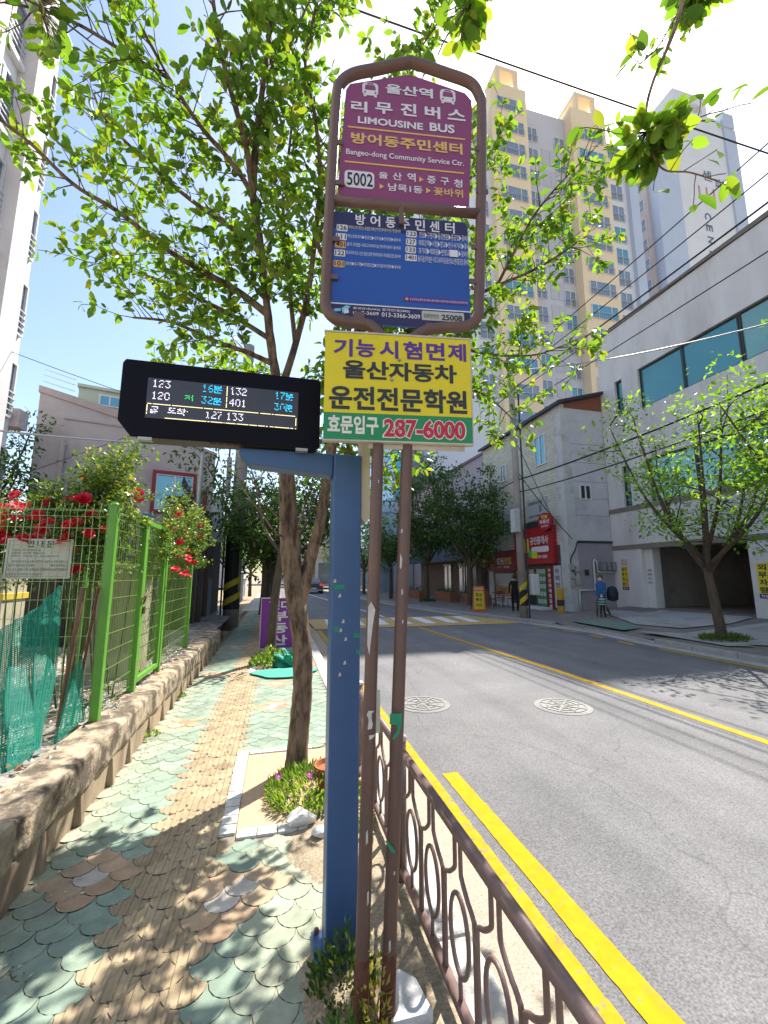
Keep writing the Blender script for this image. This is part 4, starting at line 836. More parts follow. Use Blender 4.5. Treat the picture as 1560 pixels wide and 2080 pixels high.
mb.box(-1.5, -1.24, -0.5, 10.1, -0.05, 0.20); mb.build('base_course', stain, rw, bevel=0.012)
# ---------------- fence
fgreen = mat('lime_green_paint', (0.115, 0.32, 0.035), 0.45, 0.12, 9, 0.08, 60, spec=0.5, col2=(0.10, 0.11, 0.06), c2scale=24, c2lo=0.66, c2hi=0.72)
wgreen = mat('pale_green_wire', (0.26, 0.42, 0.17), 0.5, 0.1, 9)
wdark = mat('green_wire', (0.17, 0.30, 0.07), 0.5, 0.15, 9)
def mesh_panel(p0, p1, z0, z1, sp, hs, r_=0.0026):
    mb = MB(); p0 = Vector(p0); p1 = Vector(p1); ln = (p1 - p0).length; u = (p1 - p0) / ln; nrm = Vector((-u.y, u.x, 0)); k = int(ln / sp)
    zs = []; z = z0
    while z < z1 + 0.01: zs.append(z); z += hs
    for i in range(k + 1):
        q = p0 + u * (i * ln / k); mb.tube([(q.x, q.y, z0), (q.x, q.y, z1 - 0.13), (q.x + nrm.x * .02, q.y + nrm.y * .02, z1 - 0.08), (q.x, q.y, z1 - 0.02), (q.x, q.y, z1 + 0.015)], r_, 4, caps=False)
    for z in zs: mb.tube([(p0.x, p0.y, z), (p1.x, p1.y, z)], r_ * 1.1, 4, caps=False)
    for z in (z1 - 0.10, z1 - 0.04): mb.tube([(p0.x, p0.y, z), (p1.x, p1.y, z)], r_, 4, caps=False)
    return mb
FX = -1.41
fe = thing('mesh_fence', 'lime green welded mesh fence with gate on the stone wall', 'fence', (FX, 4.1, 0.42))
def fpost(x, y, z0, z1, w_=0.034, cap=True, tilt=0.0):
    mb = MB(); mb.hull8([(x - w_, y - w_, z0), (x + w_, y - w_, z0), (x + w_, y + w_, z0), (x - w_, y + w_, z0)], [(x - w_ + tilt, y - w_, z1), (x + w_ + tilt, y - w_, z1), (x + w_ + tilt, y + w_, z1), (x - w_ + tilt, y + w_, z1)])
    if cap: mb.lathe((x + tilt, y, z1), [(w_ * 1.25, -0.012), (w_ * 1.25, 0.004), (w_ * 0.9, 0.016), (0.004, 0.022)], 12)
    return mb.build('post', fgreen, fe, bevel=0.006)
for x, y in ((FX, 4.08), (FX, 4.95), (FX - 0.02, 7.62)): fpost(x, y, 0.40, 2.21)
fpost(-2.28, 5.9, 0.4, 2.15); fpost(-3.3, 4.12, 0.4, 2.21)
mesh_panel((-1.46, 4.08, 0), (-3.26, 4.12, 0), 0.50, 2.20, 0.055, 0.15).build('mesh', wgreen, fe)
mesh_panel((FX, 4.12, 0), (FX, 4.91, 0), 0.50, 2.20, 0.055, 0.15).build('mesh', wdark, fe)
mesh_panel((FX - 0.01, 5.90, 0), (FX - 0.02, 7.58, 0), 0.50, 2.16, 0.055, 0.15).build('mesh', wdark, fe)
# gate leaf
gt = MB(); gy0, gy1, gz0, gz1 = 5.02, 5.80, 0.50, 2.19
for a, b in (((gy0, gz0), (gy0, gz1)), ((gy1, gz0), (gy1, gz1))): gt.box(FX - .026, FX + .026, a[0] - .026, a[0] + .026, gz0, gz1)
for z in (gz0 + .026, gz1 - .026): gt.box(FX - .026, FX + .026, gy0 + .0265, gy1 - .0265, z - .025, z + .025)
gate = gt.build('gate', fgreen, fe, bevel=0.004); mesh_panel((FX, 5.05, 0), (FX, 5.77, 0), 0.55, 2.15, 0.055, 0.15).build('gate_mesh', wdark, gate)
fpost(FX, 5.88, 0.40, 2.20)
mb = MB(); mb.tube([(FX + .03, 5.02, 1.30), (FX + .045, 5.02, 1.36), (FX + .045, 4.97, 1.39), (FX + .03, 4.93, 1.36), (FX + .035, 4.93, 1.29)], 0.008, 8); mb.box(FX + .028, FX + .05, 4.975, 5.03, 1.20, 1.27); mb.tube([(FX + .03, 4.96, 1.35), (FX + .03, 5.3, 1.42)], 0.006, 6)
mb.build('padlock', mat('old_brass', (0.12, 0.08, 0.03), 0.5, 0.2, 20, metal=0.6), gate)
# notice board inside the fence
NP = Panel((0, 4.135), 0); nb = thing('notice_board', 'pale notice board with Korean lettering hung inside the green fence', 'notice board', (-1.96, 4.14, 1.57))
mb = MB(); u0, u1, z0, z1 = -2.20, -1.725, 1.572, 1.905; NP.slab(mb, u0, u1, z0, z1, -0.012, 0.0, 0); bd = mb.build('board', mat('pale_board', (0.52, 0.50, 0.43), 0.6, 0.08, 4, col2=(0.42, 0.38, 0.30), c2scale=3), nb)
mb = MB()
for a in ((u0 + .018, u1 - .018, z1 - .02, z1 - .018), (u0 + .018, u1 - .018, z0 + .018, z0 + .02), (u0 + .018, u0 + .020, z0 + .02, z1 - .02), (u1 - .020, u1 - .018, z0 + .02, z1 - .02), (u0 + .15, u1 - .15, z1 - .072, z1 - .070)): NP.slab(mb, *a, 0.0003, 0.0015)
W_ = u1 - u0
def ntext(t, fu0, fu1, fz1, fz0, b=0.0): NP.text(mb, t, u0 + fu0 * W_, u0 + fu1 * W_, z0 + fz0 * (z1 - z0), z0 + fz1 * (z1 - z0), 0.0016, b)
for ch, f in zip('안내문', (0.32, 0.47, 0.62)): ntext(ch, f - .02, f + .10, 0.95, 0.79, 0.02)
ntext('시설명 : 방어진정압시설', 0.09, 0.52, 0.74, 0.685); ntext('관할명 : 방어동 정압시설', 0.08, 0.58, 0.665, 0.61); ntext('연락처 : 상황실 TEL. 052) 2822719', 0.08, 0.80, 0.59, 0.53)
ntext('이 시설은 도시가스를 안전하게 공급하기 위한 정압시설', 0.11, 0.95, 0.46, 0.40); ntext('입니다. 정압시설 부근에서', 0.06, 0.45, 0.36, 0.30); ntext('물의 발생되거나', 0.70, 0.95, 0.36, 0.30); ntext('가스가 누설될 시 위 상황실로 연락하여 주시면 안전하게', 0.05, 0.95, 0.26, 0.19); ntext('신속히 안전조치하여 드리겠습니다', 0.05, 0.6, 0.14, 0.08)
mb.build('lettering', mat('faded_black', (0.06, 0.06, 0.06), 0.7, 0.1), bd)
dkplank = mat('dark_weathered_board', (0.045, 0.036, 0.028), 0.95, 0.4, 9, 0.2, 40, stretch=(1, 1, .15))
# gas governor cabinet
cb = thing('gas_cabinet', 'beige metal gas cabinet standing behind the mesh fence', 'cabinet', (-1.83, 5.75, 0.42)); beige = mat('beige_steel', (0.44, 0.40, 0.30), 0.55, 0.1, 5, col2=(0.33, 0.29, 0.21), c2scale=3)
MB().box(-2.08, -1.60, 5.55, 6.15, 0.36, 1.68).build('body', beige, cb, bevel=0.008); MB().box(-2.11, -1.57, 5.52, 6.18, 1.681, 1.74).build('lid', beige, cb, bevel=0.01)
mb = MB()
for k in range(16): mb.box(-2.03 + k * .026, -2.018 + k * .026, 5.542, 5.549, 0.75, 1.62)
mb.build('grille', mat('beige_slat', (0.36, 0.32, 0.23), 0.6, 0.1), cb)
MB().tube([(-1.98, 5.75, 1.74), (-1.98, 5.75, 2.2)], 0.02, 8).build('pipe', mat('cream_pipe', (0.5, 0.45, 0.33), 0.5, 0.1), cb)
mb = MB(); mb.box(-4.4, -3.22, 6.1, 6.6, 0.36, 1.62); mb.box(-4.42, -3.20, 6.08, 6.62, 1.30, 1.38, 1); mb.box(-4.42, -3.20, 6.08, 6.62, 1.621, 1.69, 0)
tag(mb.build('gas_cabinet', [beige, mat('yellow_band', (0.6, 0.42, 0.06), 0.6, 0.1)], loc=(-3.8, 6.3, 0.42), bevel=0.006), 'beige cabinet with yellow band partly behind the notice board', 'cabinet')
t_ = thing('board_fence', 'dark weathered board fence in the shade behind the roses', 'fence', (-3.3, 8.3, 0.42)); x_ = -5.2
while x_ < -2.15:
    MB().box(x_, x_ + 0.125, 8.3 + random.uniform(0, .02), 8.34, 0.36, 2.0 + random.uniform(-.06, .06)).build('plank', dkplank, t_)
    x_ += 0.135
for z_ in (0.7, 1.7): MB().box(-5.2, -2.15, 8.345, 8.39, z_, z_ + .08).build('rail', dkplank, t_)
# stakes, rod and netting
def stake(pts, r_, m, label, name='stake'): mb = MB(); mb.tube(pts, r_, 8); tag(mb.build(name, m, loc=pts[0]), label, 'stake')
stake([(-1.64, 4.03, 0.42), (-1.57, 4.03, 1.50)], 0.021, mat('brown_wood', (0.20, 0.11, 0.075), 0.9, 0.3, 20, stretch=(1, 1, .2)), 'brown wooden stake leaning against the green fence mesh')
stake([(-1.53, 3.98, 0.44), (-1.45, 4.01, 1.50)], 0.011, rust, 'thin rusty rod leaning beside the corner fence post', 'rod')
net_m = grid_net('green_netting', (0.012, 0.25, 0.20), 0.016, 0.50)
def net(name, outline_top, outline_bot, nx, ny, amp, label, seed):
    rr_ = random.Random(seed); mb = MB(); uv = []; tp_ = smoothpath(outline_top, 8); bt_ = smoothpath(outline_bot, 8)
    def samp(P_, t): f = t * (len(P_) - 1); i = min(int(f), len(P_) - 2); return P_[i].lerp(P_[i + 1], f - i)
    for j in range(ny + 1):
        for i in range(nx + 1):
            a = samp(tp_, i / nx); b = samp(bt_, i / nx); t = j / ny; p_ = a.lerp(b, t); fold = math.sin(i * 0.42 + 1.2 * math.sin(j * 0.11)) * amp * 1.6 * (0.3 + t) + math.sin(i * 0.95 + j * .13) * amp * .5
            p_ = p_ + Vector((fold * .3, fold, 0.0)) + Vector((0, 0, -0.04 * math.sin(math.pi * i / nx) * (1 - t))); mb.v.append(tuple(p_)); uv.append((i / nx * (tp_[0] - tp_[-1]).length * 1.5, t * (a - b).length))
    for j in range(ny):
        for i in range(nx): q = j * (nx + 1) + i; mb.f.append([q, q + 1, q + nx + 2, q + nx + 1]); mb.m.append(0)
    o = mb.build(name, net_m, loc=outline_bot[0], smooth=True); ul = o.data.uv_layers.new(name='UVMap')
    for lp in o.data.loops: ul.data[lp.index].uv = uv[lp.vertex_index]
    return tag(o, label, 'netting')
net('green_net', [atY(-90, 1330, 3.75), atY(0, 1268, 3.8), atY(60, 1235, 3.85), atY(122, 1190, 3.95)], [atY(-120, 1760, 2.85), atY(-20, 1670, 3.05), atY(40, 1585, 3.3), atY(88, 1540, 3.6)], 46, 40, 0.028, 'torn teal green netting draped from the fence down over the stone coping', 3)
net('green_net', [atY(140, 1370, 3.92), atY(155, 1345, 3.94), atY(168, 1328, 3.97)], [atY(92, 1535, 3.62), atY(125, 1505, 3.75), atY(164, 1462, 3.95)], 18, 24, 0.02, 'small scrap of teal netting tied to the rusty rod', 4)
mb = MB(); mb.tube([atY(122, 1190, 3.96), atY(105, 1300, 3.9), atY(88, 1400, 3.8), atY(76, 1560, 3.6)], 0.013, 7); tag(mb.build('net_pole', mat('grey_green_pole', (0.12, 0.2, 0.17), 0.8, 0.2), loc=atY(76, 1560, 3.6)), 'grey green stick holding up the corner of the teal netting', 'stick')
# ---------------- climbing roses
rs_m = mat('rose_petal', (0.55, 0.012, 0.045), 0.5, 0.15, 40, transl=0.25)
rb = thing('rose_bush', 'climbing rose bush with many red blooms spilling over the green fence', 'rose bush', (-2.2, 5.2, 0.42))
lv = Leaves(False); segs = []; spots = []
PALR = [(0.07, 0.15, 0.03), (0.10, 0.19, 0.035), (0.16, 0.25, 0.04), (0.05, 0.11, 0.025), (0.27, 0.30, 0.05), (0.10, 0.17, 0.04)]
canes = []
for k in range(44):
    x = random.uniform(-3.6, -1.5); y = random.uniform(4.35, 5.0); canes.append(((x, y, 0.42), (x + random.uniform(-.2, .2), y - random.uniform(-.1, .15), random.uniform(1.5, 1.9)), (x + random.uniform(-.3, .4), y - random.uniform(0, .2), random.uniform(1.95, 2.38))))
for k in range(12): canes.append(((-1.9, 4.9, .42), (-1.85 + random.uniform(-.2, .2), 4.7, 1.9), (-1.62 + random.uniform(-.30, .25), 4.5 + random.uniform(-.2, .3), random.uniform(2.3, 2.85))))
for k in range(26): yy = random.uniform(5.6, 7.9); canes.append(((-1.75, yy, .42), (-1.65, yy, 1.6), (-1.42 + random.uniform(-.15, .3), yy + random.uniform(-.2, .5), random.uniform(1.75, 2.95))))
for a, b, c in canes:
    pts = smoothpath([a, b, c], 6); segs.append((pts, [0.009 * (1 - .7 * i / (len(pts) - 1)) for i in range(len(pts))])); top = c[2] > 1.9
    for i in range(6, len(pts)):
        for _ in range(4):
            d = rdir(); d.z = abs(d.z) * 0.6; e = pts[i] + d * random.uniform(0.08, 0.26); segs.append(([pts[i], e], [0.003, 0.0015]))
            for q in range(12): pp = pts[i].lerp(e, random.uniform(.2, 1.1)) + rdir() * 0.05; lv.add(pp, rdir(), Vector((0, 0, 1)) + rdir() * .7, random.uniform(0.03, 0.058), random.randrange(6))
            if e.z > 1.6 and random.random() < 0.20: spots.append(e)
    if c[2] > 2.2:
        e = pts[-1] + Vector((random.uniform(-.1, .1), random.uniform(-.1, .1), random.uniform(.05, .2))); segs.append(([pts[-1], e], [0.003, 0.0015]))
        for q in range(10): lv.add(pts[-1].lerp(e, q / 9) + rdir() * .03, rdir() + Vector((0, 0, .2)), Vector((0, 0, 1)) + rdir() * .5, random.uniform(0.035, 0.06), random.choice((2, 4, 4, 1)))
wood_mesh('canes', segs, mat('rose_cane', (0.09, 0.13, 0.04), 0.7, 0.2), rb); lv.build('foliage', mat('rose_leaf', (0.1, 0.2, 0.04), 0.4, 0.0, attr=True, transl=0.35, spec=0.5), rb, wid=0.62, pal=PALR)
random.shuffle(spots); bloom0 = None
for k in range(48): spots.insert(0, Vector((random.uniform(-2.95, -1.5), random.uniform(4.12, 4.45), random.uniform(1.86, 2.32))))
for k in range(20): spots.insert(0, Vector((random.uniform(-1.42, -1.15), random.uniform(5.6, 7.4), random.uniform(1.6, 2.45))))
for x, y, Y in ((170, 970, 4.5), (172, 990, 4.5), (206, 955, 4.6), (255, 1000, 4.6), (280, 1000, 4.6), (283, 1012, 4.6), (140, 1160, 4.3), (158, 1155, 4.3), (143, 1120, 4.3)): spots.insert(0, atY(x, y, Y))
for i, p_ in enumerate(spots[:98]):
    if bloom0 is None:
        mb = MB()
        for ring, (n_, r_, tilt, zz) in enumerate(((3, 0.012, 1.35, 0.018), (5, 0.022, 1.0, 0.012), (6, 0.034, 0.55, 0.004), (7, 0.040, 0.1, -0.004))):
            for k in range(n_):
                a = 2 * math.pi * k / n_ + ring * 0.5; d = Vector((math.cos(a), math.sin(a), 0)); s_ = Vector((-math.sin(a), math.cos(a), 0)); c = d * r_ * 0.25 + Vector((0, 0, zz - .005)); o_ = (d * math.cos(tilt) + Vector((0, 0, math.sin(tilt)))) * r_ * 1.1; w2 = r_ * 0.75
                mb.add([c, c + o_ * .5 - s_ * w2, c + o_ + s_ * w2 * -.45 + Vector((0, 0, -.004)), c + o_ * 1.06, c + o_ + s_ * w2 * .45 + Vector((0, 0, -.004)), c + o_ * .5 + s_ * w2], [(0, 1, 2, 3), (0, 3, 4, 5)])
        bloom0 = mb.build('bloom', rs_m, rb); b_ = bloom0; bloom0.data.transform(Matrix.Translation(Vector(rb.location)))
    else: b_ = bloom0.copy(); C.objects.link(b_); b_.parent = rb
    b_.location = p_ - Vector(rb.location); b_.rotation_euler = (random.uniform(0.2, 1.3), random.uniform(-.4, .4), random.uniform(-.9, .9)); s_ = random.uniform(0.7, 1.25); b_.scale = (s_, s_, s_)

# ---------------- left apartment block
wht_p = mat('white_render', (0.80, 0.78, 0.77), 0.8, 0.06, 0.7, col2=(0.68, 0.65, 0.64), c2scale=0.35); gry_p = mat('grey_render', (0.60, 0.56, 0.55), 0.85, 0.07, 0.8, col2=(0.5, 0.47, 0.46), c2scale=0.5)
gl_dark = glass('window_glass', (0.20, 0.24, 0.30), 0.6, 0.06); frm_w = mat('white_frame', (0.62, 0.62, 0.62), 0.5, 0.04)
ap = thing('apartment_building', 'tall white apartment block with a broad grey pier leaning in at the top left', 'building', (-10, 10, 0))
AX = -8.5; sc = AX / -6.5
y_end, ypr, ypl = 15.25, 14.15, 13.35; top = 20.75
MB().box(-20, AX, -2, y_end, 0, top).build('wall', wht_p, ap); MB().box(AX + .002, AX + 0.5, ypl, ypr, 0, top + .5).build('pier', gry_p, ap)
MB().box(AX + .002, AX + 0.45, 9.0, 12.05, 0, top + .3).build('pier', gry_p, ap)
MB().box(-20, AX + 0.3, -2.2, y_end + 0.1, top, top + 0.5).build('parapet', wht_p, ap)
for k in range(7):
    z = 1.0 + k * 2.75
    for (ya, yb2) in ((12.08, 12.70), (12.72, 13.34), (6.5, 7.6), (7.7, 8.8), (14.2, 15.15)):
        f = MB(); x = AX + .003
        f.box(x, x + .10, ya, yb2, z, z + .07); f.box(x, x + .10, ya, yb2, z + 1.75, z + 1.82); f.box(x, x + .10, ya, ya + .06, z + .07, z + 1.75); f.box(x, x + .10, yb2 - .06, yb2, z + .07, z + 1.75)
        for q in range(4): f.box(x + .11, x + .135, ya, yb2, z + .2 + q * .2, z + .23 + q * .2)
        w_ = f.build('window', frm_w, ap); MB().box(x, x + .03, ya + .06, yb2 - .06, z + .07, z + 1.75).build('pane', gl_dark, w_)
    MB().box(AX + .002, AX + 0.2, 12.06, ypl - .003, z - .30, z - .15).build('balcony_slab', wht_p, ap)
MB().box(AX - 0.6, AX + 0.25, y_end + .003, y_end + 0.5, 6.3, 6.9).build('air_conditioner', mat('ac_unit', (0.5, 0.42, 0.4), 0.6, 0.2, 9), ap)

# ---------------- pink house
pk = mat('pink_render', (0.43, 0.375, 0.365), 0.9, 0.08, 1.0, 0.15, 40, col2=(0.35, 0.30, 0.29), c2scale=0.6); pk2 = mat('pink_trim', (0.40, 0.33, 0.31), 0.85, 0.1, 3)
hang = 15.0; HO = (-8.6, 17.45); HP = Panel(HO, hang); hw = 5.95
ho = thing('house', 'pink rendered house with maroon framed window and roof railing', 'house', (-5.5, 18, 0))
mb = MB(); HP.poly(mb, [(-0.25, 0), (hw, 0), (hw, 6.75), (3.0, 7.65), (2.62, 7.7), (0, 8.35), (-0.25, 8.35)], 0, -5.0); mb.build('wall', pk, ho)
mb = MB(); HP.poly(mb, [(2.98, 7.651), (hw + .05, 6.751), (hw + .05, 6.87), (2.98, 7.78)], 0.06, -0.25); HP.poly(mb, [(-0.3, 8.351), (2.62, 7.701), (2.62, 8.02), (-0.3, 8.6)], 0.05, -0.3); HP.slab(mb, 0.55, 2.5, 7.45, 7.52, .003, 0.04); mb.build('parapet', pk2, ho)
for u, zt in ((0.62, 6.6), (hw - 0.62, 6.2)):
    mb = MB(); mb.tube([HP.pt(u, 0.2, 0.09), HP.pt(u, zt, 0.09)], 0.075, 10); 
    for z in (2.5, 5.8): HP.slab(mb, u - .15, u + .15, z, z + .05, .002, 0.12)
    mb.build('drainpipe', pk2, ho)
def hwindow(x0, y0, x1, y1, border, bm, name='window'):
    u0, z1 = HP.px(x0, y0); u1, z0 = HP.px(x1, y1); f = MB()
    if border > 0:
        for a in ((u0 - border, u1 + border, z1, z1 + border), (u0 - border, u1 + border, z0 - border, z0), (u0 - border, u0, z0, z1), (u1, u1 + border, z0, z1)): HP.slab(f, *a, .002, 0.10, 1)
    for a in ((u0, u1, z1 - .05, z1), (u0, u1, z0, z0 + .05), (u0, u0 + .05, z0 + .05, z1 - .05), (u1 - .05, u1, z0 + .05, z1 - .05), ((u0 + u1) / 2 - .03, (u0 + u1) / 2 + .03, z0 + .05, z1 - .05)): HP.slab(f, *a, .002, 0.07, 0)
    w_ = f.build(name, [frm_w, bm], ho); g = MB(); HP.slab(g, u0 + .05, u1 - .05, z0 + .05, z1 - .05, .001, 0.02); g.build('pane', gl_teal, w_)
gl_teal = glass('teal_window_glass', (0.16, 0.34, 0.40), 0.5, 0.08)
maroon_trim = mat('maroon_trim', (0.22, 0.03, 0.04), 0.6, 0.1, 4)
hwindow(318, 962, 388, 1040, 0.14, maroon_trim); hwindow(157, 960, 200, 1010, 0.0, maroon_trim)
mb = MB(); u0, zt = HP.px(40, 1028); u1, zb = HP.px(312, 1052); HP.slab(mb, u0, u1, zb, zt, .003, 0.08); mb.build('blue_band', mat('blue_band', (0.06, 0.20, 0.46), 0.6, 0.1, 4), ho)
mb = MB(); ua, za = HP.px(372, 972); ub, zb2 = HP.px(438, 1110); uc, zc = HP.px(285, 1060)
HP.poly(mb, [(ua, za), (ub, zb2), (ub - .02, zb2 - .25), (ua - .05, za - .22)], 0.25, 0.5); aw = mb.build('awning', mat('purple_awning', (0.055, 0.015, 0.05), 0.6, 0.15, 5), ho)
mb = MB(); HP.slab(mb, hw - 0.42, hw - 0.28, 2.9, 5.2, .003, .12); mb.build('trim', maroon_trim, ho)
mb = MB()
for k in range(7):
    u = 3.05 + k * 0.47; zb3 = 7.63 - (u - 3.0) * 0.305; mb.tube([HP.pt(u, zb3, -0.15), HP.pt(u, zb3 + 0.95, -0.15)], 0.018, 5)
for q in (0.3, 0.6, 0.92): mb.tube([HP.pt(3.05, 7.62 + q, -.15), HP.pt(5.87, 6.76 + q, -.15)], 0.014, 5)
for q in (0.25, 0.5, 0.72): mb.tube([HP.pt(-0.25, 8.6 + q, -.15), HP.pt(0.75, 8.4 + q, -.15)], 0.014, 5)
mb.build('roof_railing', mat('white_rail', (0.5, 0.55, 0.55), 0.5, 0.05), ho)
mb = MB(); HP.slab(mb, 0.75, 2.75, 7.9, 9.15, -0.9, -2.2); HP.slab(mb, 0.70, 2.80, 9.151, 9.27, -0.8, -2.3); rh = mb.build('roof_hut', mat('pale_green_hut', (0.42, 0.47, 0.38), 0.8, 0.08, 2), ho)
mb = MB(); HP.slab(mb, 1.45, 2.2, 8.5, 8.98, -0.899, -0.85); mb.build('window', frm_w, rh); 
for a in ((1.50, 1.80), (1.85, 2.15)): HP.slab(MB(), a[0], a[1], 8.55, 8.93, -0.849, -0.845).build('pane', gl_teal, rh)
# thin steel lamp pole and utility pole
mb = MB(); b_ = Vector((-2.08, 11.0, 0.0)); mb.tube([b_, b_ + Vector((0.12, 0, 4.6))], 0.045, 10); mb.tube([b_ + Vector((0, 0, 0)), b_ + Vector((0, 0, .06))], 0.09, 10); tag(mb.build('steel_pole', mat('galvanised_steel', (0.34, 0.35, 0.36), 0.45, 0.1, 6, metal=0.5), loc=b_), 'thin galvanised steel pole behind the roses in front of the maroon window', 'pole')
conc = mat('pole_concrete', (0.30, 0.27, 0.25), 0.9, 0.12, 5, 0.2, 60, col2=(0.22, 0.19, 0.17), c2scale=2.5)
def striped_pole(name, base, h, r0, label, group, zb=(0.55, 1.15), black_to=2.3, lean=0.0):
    t = thing(name, label, 'utility pole', base, group); b = Vector(base)
    MB().tube([b + Vector((0, 0, -.1)), b + Vector((lean, 0, h))], [r0, r0 * 0.68], 16).build('shaft', conc, t, smooth=True)
    mb = MB(); n_ = 16
    if black_to: mb.tube([b + Vector((0, 0, zb[0])), b + Vector((0, 0, black_to))], r0 + .006, 16, 0)
    for k in range(2):
        o = len(mb.v); z0_ = zb[0] + 0.02 + k * 0.48
        for i in range(n_ + 1):
            a = math.pi * 1.05 + math.pi * 1.0 * i / n_; x, y = math.cos(a) * (r0 + .011), math.sin(a) * (r0 + .011)
            for dz in (0, 0.20): mb.v.append((b.x + x, b.y + y, z0_ + dz + 0.42 * i / n_))
        for i in range(n_): mb.f.append([o + 2 * i, o + 2 * i + 2, o + 2 * i + 3, o + 2 * i + 1]); mb.m.append(1)
    mb.build('warning_band', [mat('black_sleeve', (0.012, 0.012, 0.013), 0.6, 0.1), mat('yellow_sleeve', (0.5, 0.38, 0.02), 0.6, 0.1)], t); return t
pl_ = striped_pole('utility_pole', (-1.42, 14.3, 0), 9.5, 0.25, 'grey concrete utility pole with yellow and black band beside the pink house', None, (0.55, 1.2), 2.9, 0.15)
MB().box(-1.75, -1.62, 14.0, 14.2, 4.1, 5.4).build('switch_box', mat('grey_box', (0.3, 0.29, 0.27), 0.7, 0.1), pl_)
MB().tube([(-1.72, 14.2, 0), (-1.70, 14.2, 9)], 0.03, 6).build('conduit', mat('dark_conduit', (0.05, 0.05, 0.06), 0.6, 0.1), pl_)
mb = MB(); SP = Panel((-1.15, 14.25), 0); SP.slab(mb, 0.02, 0.32, 3.55, 4.35, 0, 0.03); sg = mb.build('pole_sign', mat('white_sign', (0.55, 0.55, 0.58), 0.5, 0.05), pl_); mb = MB(); SP.slab(mb, 0.04, 0.26, 3.72, 4.05, .0305, .032); SP.slab(mb, 0.10, 0.26, 4.1, 4.28, .0305, .032); mb.build('lettering', mat('navy_letters', (0.03, 0.04, 0.25), 0.5, 0.05), sg)
SP.text(mb := MB(), '마트', 0.06, 0.25, 3.76, 4.02, 0.034, 0.02); mb.build('lettering', frm_w, sg)
# dark shop front and doorway beyond the fence end
sf = thing('dark_shop', 'dark glazed shop front with brown frames between the fence and the utility pole', 'shop', (-2.2, 12, 0))
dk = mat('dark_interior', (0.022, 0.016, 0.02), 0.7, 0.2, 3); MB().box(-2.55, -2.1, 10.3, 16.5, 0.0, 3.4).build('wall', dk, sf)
brn = mat('brown_frame', (0.10, 0.07, 0.055), 0.5, 0.15, 6)
for y in (10.4, 11.3, 12.2, 13.2): MB().box(-2.09, -1.98, y, y + .14, 0.36, 3.2).build('frame', brn, sf)
for y in (10.55, 11.45, 12.35): MB().box(-2.09, -2.06, y, y + .74, 0.6, 3.0).build('pane', glass('shop_glass', (0.10, 0.11, 0.13), 0.5, 0.08), sf)
MB().box(-2.09, -2.03, 13.5, 14.3, 0.4, 1.5).build('poster', mat('blue_poster', (0.03, 0.15, 0.25), 0.5, 0.2, 4), sf)
MB().box(-2.6, -1.55, 9.95, 16.5, -.02, 0.36).build('plinth', mat('black_granite', (0.05, 0.045, 0.05), 0.35, 0.2, 30, spec=0.6), sf)
MB().box(-2.02, -1.7, 13.4, 13.55, 2.6, 4.0).build('side_sign', mat('pale_blue_sign', (0.42, 0.48, 0.52), 0.5, 0.05), sf)
# purple board, its tree and mats
pb = Panel((-0.33, 9.6), -3); ps = thing('estate_agent_board', 'purple standing board with white Korean letters beside the second tree', 'sign board', (0.05, 9.6, 0))
mb = MB(); pb.slab(mb, 0, 0.72, 0.06, 1.10, -0.03, 0); bd = mb.build('board', mat('purple_sheet', (0.17, 0.025, 0.26), 0.5, 0.05, 3), ps); mb = MB()
for a in ((0, 0.72, 1.101, 1.12), (-.012, -.001, .06, 1.12), (.721, .732, .06, 1.12)): pb.slab(mb, *a, -.03, .005)
mb.build('frame', frm_w, ps); mb = MB()
for k, ch in enumerate(('현대', '부동', '산')):
    pass
pb.text(mb, '현대', 0.16, 0.62, 0.86, 1.06, .002, .03)
for k, ch in enumerate('부동산'): pb.text(mb, ch, 0.22, 0.56, 0.62 - k * .25, 0.83 - k * .25, .002, .03)
mb.build('lettering', mat('white_letters', (0.6, 0.6, 0.62), 0.5, 0.05), bd)
for x in (-.28, .32): pass
mb = MB()
for u in (.08, .64): mb.tube([pb.pt(u, 0.0, -.015), pb.pt(u, .06, -.015)], .012, 6)
mb.build('leg', frm_w, ps)
mb = MB(); pts = [Vector((0.15 + .5 * math.cos(a) * (1 + .2 * math.sin(3 * a)), 7.35 + .34 * math.sin(a), 0.02)) for a in [i * math.pi / 12 for i in range(24)]]; mb.prism(pts, (0, 0, .012)); tag(mb.build('green_mat', mat('green_mat', (0.05, 0.33, 0.24), 0.7, 0.2, 12), loc=(0.15, 7.35, .02)), 'flat teal green mat lying on the tiles before the second tree', 'mat')
bm = bmesh.new(); bmesh.ops.create_icosphere(bm, subdivisions=4, radius=1.0)
for v in bm.verts:
    q = 1 + 0.28 * math.sin(v.co.x * 6 + v.co.z * 4) * math.sin(v.co.y * 7 + 1) + 0.16 * math.sin(v.co.z * 13 + v.co.x * 9); v.co = Vector((v.co.x * .28 * q, v.co.y * .2 * q, max(-.02, v.co.z) * .24 * q))
me = bpy.data.meshes.new('net_bundle'); bm.to_mesh(me); bm.free(); me.materials.append(mat('green_sheet_bundle', (0.012, 0.26, 0.17), 0.6, 0.3, 25, 0.5, 40)); o = bpy.data.objects.new('net_bundle', me); C.objects.link(o); o.location = (0.26, 7.95, 0.03); tag(o, 'crumpled bundle of green netting at the foot of the second tree', 'netting')
